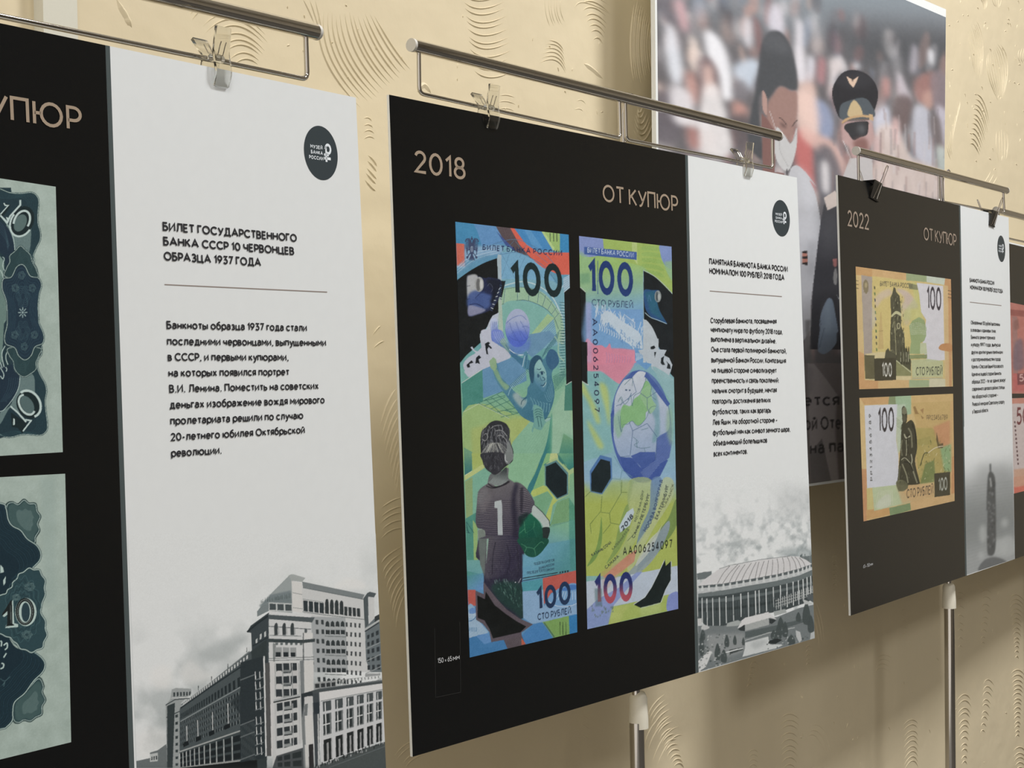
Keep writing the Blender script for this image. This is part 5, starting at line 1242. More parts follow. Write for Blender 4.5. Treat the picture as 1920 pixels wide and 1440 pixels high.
for x in (375, 445, 540, 640): c.line(a1((x, 1170 - (x - 375) * .55), (x + 4, 1285 - (x - 375) * .42)), 1.6, (190,190,184))
c.poly(a1((660,1010),(720,960),(800,900),(800,1135),(740,1160),(720,1100)), (40,48,50), .7, soft=1)
for x in (355, 435, 520, 620): c.poly(a1((x, 1275 - (x-355)*.42), (x+34, 1262 - (x-355)*.42), (x+34, 1290 - (x-355)*.42), (x, 1306-(x-355)*.42)), (26,32,34))
c.line(a1((330,1335),(880,1145)), 2.6, (160,162,156)); facade(c, a1((330,1345),(885,1165),(888,1370),(332,1440)), 13, 3, (30,36,38), (.12,.85), (.1,.8))
H_ = homography([(0,0),(13,0),(13,3),(0,3)], a1((330,1345),(885,1165),(888,1370),(332,1440)))
for i in range(14): c.line(hmap(H_, [(i,0),(i,3)]), 1.6, (176,178,172))
c.line(a1((330,1440),(890,1370)), 3, (150,152,146)); c.poly(a1((330,1440),(890,1380),(891,1500),(330,1500)), (24,28,28))
# tall back block
c.poly(a2((360,495),(610,245),(640,240),(640,720),(350,700)), (150, 156, 152)); c.poly(a2((240,640),(360,495),(620,440),(640,600),(360,590),(250,640)), (112,122,122), .85, soft=1)
c.poly(a2((760,335),(1525,490),(1570,880),(1600,1440),(900,1440),(880,830),(760,700)), (196, 196, 190)); c.poly(a2((760,330),(1525,490),(1500,545),(770,400)), (120,126,124)); c.line(a2((770,405),(1510,548)), 1.2, (90,98,98))
c.poly(a2((860,760),(1290,770),(1320,1440),(905,1440)), (150, 154, 152), .75)
c.poly(a2((630,320),(755,345),(765,715),(640,700)), (206, 204, 196)); c.poly(a2((590,255),(650,240),(800,285),(760,335),(630,320)), (160,164,158)); c.line(a2((640,465),(760,490)), .8, (110,116,114)); c.line(a2((650,650),(765,665)), .8, (110,116,114))
for i in range(4):
    x = 775 + i * 66; c.poly(a2((x,560+i*9),(x+52,567+i*9),(x+54,700+i*8),(x+2,690+i*8)), (48,56,58))
    x = 1040 + i * 60; c.poly(a2((x,600),(x+8,555+i*6),(x+24,540+i*7),(x+40,555+i*7),(x+46,600),(x+48,730+i*4),(x+2,720+i*4)), (52,58,58))
    x = 1276 + i * 52; c.poly(a2((x,635+i*7),(x+38,640+i*7),(x+40,752+i*4),(x+2,745+i*4)), (52,58,58))
c.line(a2((765,700),(1040,740),(1520,795)), 1.4, (120,126,122)); c.line(a2((770,545),(1020,585)), .8, (110,116,114))
for j in range(7):
    y = 800 + j * 117
    for i in range(2): c.poly(a2((925+i*66+j*4,y),(958+i*66+j*4,y+2),(960+i*66+j*4,y+58),(928+i*66+j*4,y+55)), (58,64,64))
    for i in range(4):
        x = 1046 + i * 62 + j * 3
        if j % 2 == 0: c.poly(a2((x,y+80),(x+4,y+30),(x+24,y+12),(x+44,y+30),(x+50,y+85)), (52,58,58)); c.line(a2((x,y+92),(x+52,y+96)), 1.6, (170,172,166))
        else: c.poly(a2((x,y+6),(x+50,y+10),(x+50,y+62),(x,y+58)), (48,54,54)); 
        c.poly(a2((1295+i*53+j*2,y+30+i*4),(1317+i*53+j*2,y+32+i*4),(1317+i*53+j*2,y+86+i*4),(1295+i*53+j*2,y+84+i*4)), (66,70,70))
    if j % 2: c.line(a2((1040,y+82),(1300,y+92)), 1.4, (110,116,112))
c.poly(a2((1510,540),(1560,470),(1590,455),(1670,475),(1640,525),(1570,515),(1575,860),(1530,900)), (78, 86, 86)); c.poly(a2((1572,515),(1640,530),(1650,800),(1580,850)), (196,196,190))
# right-hand dark block
c.poly(a2((1530,900),(1660,770),(1745,715),(1800,700),(1840,1440),(1600,1440),(1545,1300)), (104, 112, 112)); c.poly(a2((1650,760),(1745,710),(1750,790),(1650,830)), (52,58,58)); c.line(a2((1530,920),(1700,810),(1780,790)), 3.4, (176,178,172)); c.line(a2((1530,945),(1700,835)), 2, (50,56,58))
c.poly(a2((1715,850),(1770,840),(1790,1440),(1740,1440)), (196,194,188)); facade(c, a2((1545,980),(1710,900),(1735,1440),(1550,1440)), 3, 5, (50,56,58), (.25,.8), (.2,.75)); 
for j in range(4): c.line(a2((1540,1160+j*150),(1730,1070+j*150)), 1.4, (150,154,150))
# near corner block: dark side and bright front
c.poly(a2((80,950),(130,870),(350,710),(350,1440),(150,1440),(135,960)), (60, 68, 70)); c.poly(a2((205,700),(250,640),(350,585),(350,690),(210,760)), (120,128,126)); c.line(a2((85,950),(200,850),(350,745)), 3.4, (38,46,48))
for x, y in ((190,1040),(240,980),(295,950)): c.poly(a2((x,y),(x+22,y-14),(x+22,y+50),(x,y+64)), (190,192,186)); c.line(a2((150,1120),(350,1010)), 2, (40,48,50)) if x == 190 else None
c.poly(a1((790,690),(891,610),(891,1440),(830,1440)), (52,60,60)); 
c.poly(a2((350,585),(640,600),(640,700),(350,690)), (190,192,186)); facade(c, a2((350,590),(640,605),(640,695),(350,680)), 3, 1, (70,78,78), (.1,.9), (.1,.95)); c.poly(a2((230,620),(330,540),(600,500),(620,590),(350,575),(260,650)), (110,120,118), .6, soft=1)
r4_ = random.Random(3)
for i in range(40): x = r4_.uniform(250, 620); y = 590 - (x - 250) * .16; c.line(a2((x,y),(x+r4_.uniform(-6,6),y-r4_.uniform(10,60))), .8, (84,94,92), .8)
c.poly(a2((350,690),(870,735),(870,780),(350,740)), (206,206,200)); c.poly(a2((340,735),(870,770),(915,770),(880,835),(350,790)), (78,86,86)); c.poly(a2((350,790),(870,830),(905,1440),(355,1440)), (200,200,194))
c.line(a2((355,880),(870,915)), 1.4, (90,96,96)); 
for x in (440, 540, 640): c.poly(a2((x-22,985),(x-24,880),(x-12,845),(x+4,835),(x+18,850),(x+22,985)), (60,66,66)); c.line(a2((x+30,900),(x+32,980)), 1, (120,124,122))
c.line(a2((360,990),(750,1000)), 1.2, (110,116,114)); c.poly(a2((350,1030),(770,1045),(920,1030),(915,1070),(770,1085),(350,1075)), (60,68,68)); c.poly(a2((780,960),(890,960),(890,1030),(780,1030)), (206,204,196)); c.poly(a2((790,915),(820,915),(820,960),(790,960)), (80,86,86))
for x in range(430, 760, 60): c.poly(a2((x,1080),(x+36,1082),(x+30,1110),(x+4,1108)), (90,98,96))
c.poly(a2((400,1080),(440,1100),(420,1440),(405,1440)), (130,134,130)); facade(c, a2((420,1135),(695,1140),(700,1250),(425,1255)), 3, 1, (150,152,148), (.05,.9), (0,1)); facade(c, a2((425,1195),(695,1200),(700,1260),(425,1260)), 3, 1, (40,46,48), (.1,.75), (0,.9))
c.line(a2((350,1275),(905,1255)), 1, (90,96,94)); c.line(a2((350,1300),(905,1285)), 1.2, (110,114,112)); facade(c, a2((425,1335),(705,1335),(710,1440),(430,1440)), 3, 1, (46,52,54), (.05,.85), (0,1)); c.poly(a2((870,1310),(905,1310),(905,1350),(870,1350)), (90,96,94)); c.poly(a2((768,960),(780,960),(785,1440),(768,1440)), (70,76,76), .8)
# front of the block continues below
c.poly(a3((300,90),(365,80),(385,1240),(330,1240)), (84,84,82)); c.poly(a3((365,70),(440,70),(455,1220),(385,1240)), (200,198,192)); c.poly(a3((430,85),(910,70),(915,1390),(400,1390)), (194,194,188))
c.poly(a3((0,80),(300,0),(330,1260),(0,1320)), (44,52,54)); c.poly(a3((285,0),(305,0),(330,1240),(312,1250)), (206,206,200))
for j in range(8):
    y = 200 + j * 125 + (60 if j > 3 else 0)
    for x, w_ in ((180,10),(235,8)): c.poly(a3((x+j*3,y),(x+8+j*3,y-14),(x+18+j*3,y+85),(x+6+j*3,y+92)), (206,206,200))
    c.line(a3((185,y+100),(290,y+60)), 1.6, (120,126,124))
for i in range(9): c.line(a3((15+i*20,860-i*6),(20+i*20,1290)), .8, (90,98,96), .8)
for y in (300, 860, 1010, 1290): c.line(a3((0,y),(180,y-70)), 2, (104,110,108))
for j in range(3):
    y = 95 + j * 160; facade(c, a3((440,y),(715,y-10),(718,y+95),(445,y+100)), 3, 1, (50,56,58), (.03,.87), (0,1)); c.poly(a3((450,y+90),(515,y+88),(515,y+150),(450,y+152)), (196,194,188)); c.poly(a3((530,y+80),(630,y+76),(630,y+120),(530,y+126)), (130,134,130)); c.line(a3((530,y+108),(632,y+104)), 1.4, (44,50,52)); c.poly(a3((648,y+85),(712,y+82),(712,y+145),(648,y+148)), (190,188,182))
for x in (425, 520, 637, 722): c.poly(a3((x,90),(x+12,90),(x+20,500),(x+8,500)), (160,162,158))
c.poly(a3((410,545),(740,470),(745,500),(425,570)), (170,172,168)); c.line(a3((412,575),(745,505)), 2.4, (44,50,50))
for j in range(4):
    y = 575 + j * 155 - 5; facade(c, a3((448,y+20),(720,y-30),(724,y+66),(452,y+116)), 3, 1, (48,54,56), (.05,.82), (0,1)); c.poly(a3((545,y+60),(640,y+45),(642,y+86),(545,y+102)), (140,144,140)); c.line(a3((545,y+104),(645,y+90)), 2.2, (40,46,48))
for x in (430, 525, 645, 725): c.poly(a3((x,590),(x+11,588),(x+22,1130),(x+10,1150)), (180,180,176))
c.poly(a3((440,1170),(790,1075),(790,1130),(450,1230)), (200,200,194)); c.poly(a3((450,1240),(790,1135),(800,1390),(400,1390)), (76,80,80)); facade(c, a3((455,1250),(785,1160),(790,1390),(460,1390)), 3, 2, (44,50,50), (.1,.85), (.1,.8))
c.poly(a3((740,60),(790,50),(800,760),(820,1390),(790,1390),(755,700)), (120,124,122)); c.poly(a3((790,60),(910,60),(905,430),(800,450)), (204,202,194)); c.poly(a3((755,470),(900,430),(905,500),(830,500),(800,520),(770,760)), (48,54,56)); c.poly(a3((795,510),(890,495),(895,560),(840,590),(800,600)), (196,194,188)); c.poly(a3((800,600),(840,590),(830,740),(800,740)), (110,114,112)); c.poly(a3((840,650),(885,640),(895,730),(840,740)), (200,198,192)); c.poly(a3((805,745),(895,730),(905,1080),(820,1110)), (204,202,194)); c.poly(a3((800,1100),(845,1110),(850,1390),(810,1390)), (200,198,190)); c.poly(a3((850,1100),(905,1090),(915,1390),(855,1390)), (46,46,46))
# low colonnade on the right
c.poly(a3((900,430),(985,450),(985,1340),(930,1390),(905,760)), (66,72,74)); c.poly(a3((905,580),(985,570),(985,720),(920,720)), (46,54,58)); c.poly(a3((960,720),(975,715),(985,1340),(965,1380)), (190,190,184))
c.poly(a3((915,340),(990,320),(1740,240),(1740,215),(1550,220),(1550,260),(1300,300),(1280,330),(1190,300),(1190,380),(920,420)), (150,152,148)); facade(c, a3((920,345),(1190,320),(1190,375),(925,405)), 4, 1, (50,54,54), (.1,.85), (.05,.9))
for i in range(26): x = 1190 + i * 21; c.line(a3((x,300-i*2),(x+4,350-i*3)), 1.2, (50,56,54) if i % 2 else (200,200,194))
c.poly(a3((890,430),(1000,400),(1795,290),(1800,335),(990,450),(900,470)), (72,78,78)); c.line(a3((980,405),(1790,300)), 1.4, (120,124,122))
c.poly(a3((980,450),(1795,335),(1800,400),(985,570)), (208,206,200)); c.poly(a3((985,560),(1800,400),(1812,1010),(1000,1345)), (196,196,192)); c.line(a3((1000,560),(1800,410)), 1.2, (120,124,122))
H_ = homography([(0,0),(7,0),(7,1),(0,1)], a3((985,575),(1870,410),(1870,1020),(1000,1345)))
for i in range(7):
    g = lambda x0, x1, y0, y1: hmap(H_, [(i+x0,y0),(i+x1,y0),(i+x1,y1),(i+x0,y1)])
    c.poly(g(.25,.92,.0,.16), (70,76,76)); c.poly(g(.4,.48,.02,.16), (206,206,200))
    c.poly(g(.25,.92,.2,.55), (110,114,112)); c.poly(g(.27,.42,.21,.53), (54,60,60)); c.poly(g(.5,.78,.21,.53), (48,54,54)); c.poly(g(.25,.8,.365,.385), (206,206,200)); c.poly(g(.42,.5,.2,.55), (210,210,204))
    c.poly(g(.25,.95,.62,.98), (34,38,38)); c.poly(g(.5,.66,.68,.98), (150,150,146)); c.poly(g(.86,.95,.62,.97), (160,160,156))
c.poly(a3((900,1390),(1000,1345),(1350,1210),(1810,1060),(1830,1390),(1830,1600),(300,1600),(300,1390),(860,1390)), (74,80,78)); c.poly(a3((330,1390),(860,1390),(860,1900),(300,1900)), (50,56,56))
for i in range(70): x = r4_.uniform(900, 1780); y = 1350 - (x - 1000) * .36 + r4_.uniform(-30, 14); c.poly(a3((x,y),(x+12,y-3),(x+10,y+26),(x,y+26)), r4_.choice([(24,28,28),(40,44,44),(190,190,186)]), .8)
c.line(a3((1100,1385),(1800,1120)), .9, (110,116,114)); c.noise(5, 1.3, 31); c.poly([(240, 1442), (760, 1442), (760, 1560), (240, 1560)], (70, 76, 74), .6, soft=6)
c.build('photograph_print', M_PRINT, b1, 0.00035)

# stadium photograph
s1 = zc(1290, 880, 6.856); s2 = zc(1290, 1040, 6.0)
c = Canvas(B2, [(1302.6, 890), (1515.6, 890), (1527.3, 1196.5), (1309.4, 1259.6)], 236, 345, WP)
clouds(c, WP, (128, 136, 134), lambda X, Y: np.clip((Y - 925 + .15 * (X - 1300)) / 120, 0, 1) * .6, 13, 45, .45)
c.blob(s1((1150,260),(1300,230),(1590,260),(1590,560),(1400,590),(1200,580)), (176,178,174), .4, soft=14)
for q in ((450,900,90,40),(700,800,80,50),(580,520,100,110),(900,900,120,40),(1200,880,90,30),(800,1080,90,20),(600,1140,110,20),(1330,930,60,24),(1170,1010,50,20)): c.ell(*s1((q[0],q[1]))[0], q[2]/6.856, q[3]/6.856, (220,220,214), .5, soft=3)
c.poly(s1((1120,1090),(1300,1000),(1600,1010),(1600,1200),(1300,1140)), (128,138,136), .5, soft=5); c.poly(s1((110,1340),(200,1320),(300,1310),(300,1400),(120,1420)), (104,112,110)); 
r5 = random.Random(8)
for i in range(26): x = r5.uniform(1440, 1600); c.line(s1((x,1200),(x,r5.uniform(1080,1150))), 1.4, (90,100,98))
c.poly(s1((1440,1120),(1600,1110),(1600,1240),(1480,1180)), (104,112,110), .8)
roof = s2((110,350),(180,280),(350,160),(480,120),(800,60),(1150,15),(1240,20),(1330,60),(1390,105),(1240,160),(1000,220),(700,275),(400,325),(120,352))
c.poly(roof, (204, 202, 197)); c.line(s2((350,158),(480,120),(800,58),(1150,15)), 1.0, (120,124,122)); c.poly(s2((430,120),(560,95),(480,125)), (180,182,176))
for (x0, y0), (x1, y1), b_ in (((470,125),(330,325),-20),((560,110),(390,322),-16),((580,120),(460,318),-10),((640,110),(530,300),-6),((710,95),(600,290),-6),((765,85),(680,280),-4),((797,82),(755,265),0),((855,72),(795,262),0),((905,62),(868,250),8),((950,55),(938,235),12),((1000,45),(1010,215),20),((1060,32),(1075,200),24),((1115,25),(1150,185),26),((1160,20),(1220,170),24),((1200,22),(1270,155),20),((1250,35),(1320,140),16)):
    c.curve(s2((x0,y0),((x0+x1)/2+b_*.4,(y0+y1)/2-10),(x1,y1)), 1.1, (120,118,116))
for i in range(12): y = 120 + i * 16; c.line(s2((330-i*16,170+i*14),(1200,60+i*9)), .5, (184,180,176), .5)
rim = [(110,352),(400,325),(700,275),(1000,220),(1240,160),(1395,105)]
c.poly(s2(*rim, (1405,160),(1240,235),(1000,290),(700,345),(400,395),(110,440)), (180,182,178)); c.poly(s2(*rim, (1400,135),(1240,195),(1000,250),(700,305),(400,355),(110,378)), (70,78,78), .85)
H_ = spline(rim, 8)
for i in range(len(H_) - 1):
    x, y = H_[i]; w_ = 26 if x < 1100 else 20
    if i % 2 == 0: c.poly(s2((x-w_*.4,y+2),(x+6,y+2),(x+14,y+64),(x-w_*.7,y+60)), (196,198,192))
c.poly(s2((110,440),(400,398),(700,347),(1000,292),(1240,237),(1405,165),(1405,235),(1240,300),(1000,352),(700,408),(400,460),(110,490)), (104,112,110))
c.poly(s2((110,480),(400,455),(700,405),(1000,350),(1240,298),(1410,230),(1410,500),(1300,550),(1100,620),(900,660),(700,710),(560,760),(400,800),(200,800),(110,720)), (62, 70, 70)); c.poly(s2((110,520),(500,480),(900,420),(1410,300),(1410,330),(900,450),(500,520),(110,550)), (100,108,106), .8); c.poly(s2((110,600),(500,590),(900,530),(1410,380),(1410,400),(900,560),(500,620),(110,640)), (44,52,52), .8)
for x, y0, y1 in ((155,490,780),(210,495,805),(275,490,800),(350,482,800),(425,470,770),(505,455,745),(592,440,700),(675,425,700),(757,405,680),(797,400,660),(877,385,640),(957,365,590),(1037,345,620),(1110,325,590),(1180,305,570),(1240,290,560),(1293,275,500),(1337,255,470),(1378,240,430)): c.poly(s2((x-6,y0),(x+5,y0-3),(x+10,y1),(x+1,y1+2)), (206,208,202))
for i in range(18): x = 990 + i * 24; c.line(s2((x,500-i*9),(x+3,620-i*11)), 1.2, (190,192,186)); 
for i in range(30): x = 120 + i * 30; c.line(s2((x,560-i*3),(x+2,720-i*3)), .7, (96,104,102), .7)
for k_ in range(3): c.line(s2((980,520+k_*34),(1410,390+k_*30)), 1.0, (170,172,166))
c.poly(s2((110,800),(400,800),(600,740),(1000,700),(1250,600),(1420,560),(1440,960),(900,1100),(110,1320)), (112,118,116)); c.poly(s2((220,900),(640,880),(640,1080),(300,1200),(210,1080)), (150,152,148), .7, soft=3)
c.poly(s2((110,720),(150,715),(155,780),(110,800)), (190,190,184)); c.blob(s2((150,810),(190,790),(240,820),(180,850),(150,840)), (190,190,184), .9)
c.poly(s2((555,830),(600,740),(640,710),(900,645),(940,680),(1000,730),(920,710),(640,790)), (206,204,198)); c.poly(s2((640,790),(905,715),(910,790),(640,860)), (176,178,172)); hatch(c, s2((640,790),(905,715),(910,790),(640,860)), 5, 2.0, .4, (120,124,120)); c.poly(s2((560,840),(635,785),(640,860),(590,855)), (50,56,56)); c.poly(s2((910,720),(960,725),(990,740),(940,780),(915,770)), (50,56,56))
c.poly(s2((440,770),(560,735),(600,760),(560,800),(430,810)), (160,164,158)); c.poly(s2((960,640),(1090,610),(1110,650),(970,690)), (160,164,158)); c.poly(s2((640,870),(960,800),(1300,720),(1300,760),(960,870),(640,940)), (84,92,90)); c.line(s2((640,965),(900,880),(1200,820)), 1.4, (180,182,176))
c.poly(s2((640,990),(900,920),(920,1010),(1080,1010),(1000,1050),(610,1150),(640,1050)), (196,198,192)); c.blob(s2((700,1000),(830,960),(880,990),(760,1060)), (160,164,160), .6, soft=3); c.poly(s2((110,1200),(230,1080),(270,1090),(200,1260),(120,1320)), (200,200,194))
for x, y, w_, h_ in ((435,970,38,140),(525,960,28,110),(620,975,22,90),(330,1090,46,190),(400,1140,50,150),(1020,860,50,170),(1090,840,46,180),(1040,760,44,120),(1330,660,60,260),(1380,780,50,200),(960,900,44,110),(150,1010,40,260),(165,900,38,120),(1160,960,60,120),(1240,700,40,110)):
    c.blob(s2((x,y-h_*.5),(x+w_*.7,y),(x+w_*.6,y+h_*.45),(x,y+h_*.5),(x-w_*.6,y+h_*.4),(x-w_*.7,y)), (66,74,72), .92)
for i in range(420):
    x = r5.uniform(110, 1420); y = r5.uniform(880, 1320)
    if (x < 480 and y < 1330 - (x - 110) * .25) or (x > 880 and y > 900 - (x - 880) * .5):
        c.ell(*s2((x, y))[0], r5.uniform(.7, 2.2), r5.uniform(.7, 2), r5.choice([(60,68,66),(90,98,96),(140,144,140),(186,188,182)]), .75)
c.poly(s2((1210,850),(1260,870),(1280,960),(1250,990),(1215,920)), (200,200,194), .8); c.poly(s2((1380,880),(1425,860),(1425,950),(1370,960)), (190,192,186), .8); c.poly(s2((1285,500),(1340,520),(1400,550),(1310,560)), (180,182,176)); c.poly(s2((1340,450),(1410,440),(1410,540),(1340,500)), (84,90,90))
c.poly(s2((910,970),(1000,940),(1060,960),(980,1005),(900,1000)), (40,46,46)); c.poly(s2((460,1070),(620,1040),(620,1070),(470,1120)), (50,56,54), .8); c.line(s2((420,1100),(620,1050)), 2, (206,208,202)); c.noise(6, 1.4, 33)
c.build('photograph_print', M_PRINT, b2, 0.00035)

# soft photograph of a tower in haze on the 2022 board
c = Canvas(B3, [(1807, 800), (1897.4, 798), (1902.6, 1047.6), (1812.4, 1077.6)], 92, 250, WP)
t1 = zc(1790, 680, 3.43)
c.poly(t1((40,760),(420,640),(420,1400),(40,1400)), (150,152,148), .9, soft=20); c.poly(t1((40,900),(420,860),(420,1100),(40,1200)), (128,131,127), .8, soft=16)
for i in range(26): c.line(t1((70,800+i*22),(390,760+i*19)), 1.3, (120,124,120), .35)
c.poly(t1((140,650),(330,650),(390,900),(360,1000),(300,780),(130,800)), (140,142,138), .35, soft=8)
for q in ((290,1190,50,60),(340,1180,50,70),(180,1100,24,60),(320,1030,24,30),(170,1240,20,30)): c.ell(*t1((q[0],q[1]))[0], q[2]/3.43, q[3]/3.43, (176,178,172), .7, soft=3)
c.line(t1((228,650),(230,720)), 2.6, (88,90,88)); c.blob(t1((212,740),(232,700),(258,740),(262,850),(262,1190),(220,1240),(208,1180),(210,960),(204,940)), (84,86,84), 1)
for i in range(60): x = r5.uniform(212, 258); y = r5.uniform(740, 1190); c.ell(*t1((x, y))[0], r5.uniform(.6,1.6), r5.uniform(1,3), r5.choice([(120,122,118),(60,62,60),(150,150,146)]), .7)
c.line(t1((228,740),(234,800)), 2.5, (176,176,170)); c.blob(t1((150,1330),(190,1270),(260,1250),(330,1275),(330,1290),(200,1340)), (104,106,104), 1); c.noise(5, 1.5, 35)
c.build('photograph_print', M_PRINT, b3, 0.00035, blur_px=1)
# ------------------------------------------------------------------ the old green banknotes on the first board (their outer part is off the picture)
PG = (162, 176, 164); GD = (36, 56, 62); GM = (52, 76, 78); GL_ = (178, 196, 186)
def wavy(pts, n=10): return spline(pts + [pts[0]], n, True)
def seam(c, pts, w=1.1, closed=False):
    """engraved outline: dark line outside, pale line inside"""
    p = spline(pts + [pts[0]], 8, True) if closed else spline(pts, 8)
    c.line(p, w + 2.0, (44, 62, 62)); c.line(p, w, GL_)
def rosette(c, cx, cy, rx, ry, n, m, col, a=.5, w=.6):
    for k in range(m):
        t = np.linspace(0, 2 * math.pi, 90); r = 1 - k / m * .8
        q = r * (1 + .10 * np.cos(n * t + k))
        c.line(np.stack([cx + rx * q * np.cos(t), cy + ry * q * np.sin(t)], 1), w, col, a)
def stipple(c, poly, col, a, step, seed):
    q = hmap(c.Hm, poly); r = c._mask(q)
    if r is None: return
    y, x, m = r; X, Y = c.X[y, x], c.Y[y, x]
    k = (np.sin(X * step) * np.sin(Y * step) > 0) * .5 + np.random.default_rng(seed).random(X.shape) * .5
    c.paint((y, x), m * k, col, a)
h3 = zc(0, 330, 5.333); h4 = zc(0, 600, 5.538)
c = Canvas(B1, [(-70, 324), (103.9, 350.2), (117.2, 847.8), (-70, 859)], 190, 510, PG)
c.noise(9, 22, 51); c.noise(4, 3, 52)
c.poly([(-70, 300), (0, 352), (20, 352), (28, 420), (28, 700), (20, 815), (0, 822), (-70, 850)], GD)
O1 = h3((-60,125),(0,130),(90,165),(200,175),(310,165),(365,200),(385,260),(375,380),(378,480),(400,560),(398,640),(360,720),(330,800),(335,870),(365,930),(380,1020)) 
O2 = h3((385,1020),(410,1070),(400,1150),(378,1230),(375,1330),(375,1440)) + h4((400,0),(410,60),(445,130),(450,200),(430,265))
O3 = h4((430,270),(430,350),(390,420),(388,500),(420,580),(465,660),(480,740),(465,840),(475,960),(490,1080),(480,1150),(420,1195),(320,1190),(220,1190),(120,1215),(40,1210),(-60,1150))
c.poly(np.concatenate([spline(O1, 8), spline(O2, 8), spline(O3, 8)]).tolist() + [(-70, 815), (-70, 350)], GD)
for pts in (O1, O3): seam(c, pts, 1.0)
for k in range(1, 7):
    for pts in (O1, O3): c.line([(x - k * 3.2, y + (k * 1.6 if pts is O1 else -k * 1.0)) for x, y in spline(pts, 8)], .6, (50, 78, 82), .8)
# hatched ground under the figures and the arcs
for q in (h3((100,480),(220,300),(300,420),(290,760),(160,760),(60,500)), h4((170,560),(330,560),(360,700),(330,900),(200,960),(110,900),(0,1080),(0,960),(120,860))):
    c.blob(q, (84, 104, 102), 1, n=4); stipple(c, spline(q + [q[0]], 4, True), (134, 154, 148), .7, 2.6, 3)
c.blob(h3((-60,440),(60,500),(120,620),(140,740),(100,860),(60,900),(40,800),(-60,700)), (34, 50, 62), 1); c.curve(h3((-20,380),(80,500),(130,620),(145,740)), 1.2, GL_)
c.blob(h4((-60,500),(90,480),(150,400),(200,570),(170,760),(60,900),(-60,960)), (34, 50, 62), 1); c.curve(h4((205,570),(190,700),(130,820),(40,930),(-10,950)), 1.2, GL_)
for k in range(5): c.curve(h3((-30,430+k*24),(40+k*4,520+k*30),(90-k*4,700+k*10)), .6, (60, 84, 92)); c.curve(h4((180-k*22,600),(160-k*22,720),(60-k*14,850)), .6, (60, 84, 92))
c.blob(h3((-60,820),(20,830),(40,900),(30,1000),(60,1440),(-60,1440)), (116, 138, 128), 1, n=3); c.poly(h4((-60,0),(40,0),(30,200),(15,440),(-60,440)), (116, 138, 128)); stipple(c, h3((-60,960),(30,1010),(60,1440),(-60,1440)), (80, 104, 98), .7, 2.0, 4); stipple(c, h4((-60,0),(40,0),(30,200),(15,440),(-60,440)), (80, 104, 98), .7, 2.0, 4)
for q in (((20,810),(40,830),(25,900),(60,980)),((0,940),(20,980),(30,1020))): c.curve(h3(*q), 1.4, GL_)
for q in (((50,270),(20,330),(20,400),(40,490)),((85,300),(60,360),(60,410),(80,465)),((55,490),(68,510),(60,535)),((-10,480),(35,560),(25,610),(0,580)),((0,440),(20,500))): c.curve(h4(*q), 1.6, GL_)
# upper and lower small cartouches, big centre cartouche
for q in (h3((150,750),(200,700),(250,740),(300,790),(320,860),(360,940),(355,1020),(60,1010),(60,930),(95,860),(95,800)), h4((95,290),(405,290),(400,370),(370,440),(370,510),(310,560),(250,590),(200,570),(150,510),(135,430),(95,370))):
    c.blob(q, (44, 66, 68), 1, n=5); seam(c, q, .9, True); rosette(c, (q[0][0]+q[5][0])/2, (q[0][1]+q[5][1])/2, 16, 22, 6, 5, (64, 90, 90), .7)
CC = h3((210,885),(250,910),(300,1000),(380,1020),(412,1090),(390,1180),(378,1300),(385,1440)) + h4((405,40),(450,150),(440,240),(360,280),(320,370),(255,415),(190,370),(150,290),(60,250),(45,170),(70,60)) + h3((70,1420),(60,1250),(20,1130),(30,1030),(110,1010),(160,915))
c.blob(CC, (34, 52, 64), 1, n=5); seam(c, CC, 1.0, True)
cx, cy = 42.5, 586
for k in range(1, 7): c.line([(cx + (x - cx) * (1 - k * .09), cy + (y - cy) * (1 - k * .075)) for x, y in spline(CC + [CC[0]], 6, True)], .6, (52, 78, 88), .9)
rosette(c, cx, 556, 12, 20, 6, 5, (70, 98, 104), .8); rosette(c, cx, 620, 12, 18, 6, 5, (66, 92, 98), .8)
for k in range(8):
    a = k * math.pi / 4; c.line([(42 + 3 * math.cos(a), 586 + 4 * math.sin(a)), (42 + 8.5 * math.cos(a), 586 + 10 * math.sin(a))], 2.0, (140, 160, 156))
c.ell(42, 586, 2, 2.4, (140, 160, 156))
for p in ((40, 516), (28, 540), (60, 540), (45, 650), (27, 628), (64, 628)): rosette(c, p[0], p[1], 6, 7, 5, 3, (92, 118, 116), .8, .7)
# slanted tens
def ring(c, cx, cy, rx, ry, rot, w, col, a0=0, a1=360):
    t = np.radians(np.linspace(a0, a1, 50)); cr, sr = math.cos(math.radians(rot)), math.sin(math.radians(rot))
    x = rx * np.cos(t); y = ry * np.sin(t); c.line(np.stack([cx + x*cr - y*sr, cy + x*sr + y*cr], 1), w, col)
NW = (186, 202, 194)
c.ell(*h3((215,450))[0], 22, 29, (26, 40, 42), rot=25); c.ell(*h3((200,470))[0], 11, 17, (88, 108, 104), rot=25)
ring(c, *h3((215,455))[0], 14, 21, 25, 4.0, NW, 150, 370); ring(c, *h3((210,470))[0], 20, 26, 25, 3.6, NW, 10, 200)
c.poly(h3((0,370),(85,300),(30,290),(28,265),(100,290),(90,320),(0,440)), (26, 40, 42)); c.line(h3((35,270),(50,295),(80,295),(0,385)), 2.4, NW); c.line(h3((0,395),(70,465),(100,400),(200,290),(200,240)), 3.4, NW); c.poly(h3((55,410),(90,420),(75,460)), NW)
c.ell(*h4((295,880))[0], 22, 27, (26, 40, 42), rot=-30); c.ell(*h4((280,880))[0], 11, 18, (84, 104, 102), rot=-30)
ring(c, *h4((275,880))[0], 13, 20, -30, 4.0, NW, 60, 290); ring(c, *h4((300,870))[0], 20, 26, -30, 4.4, NW, -100, 100)
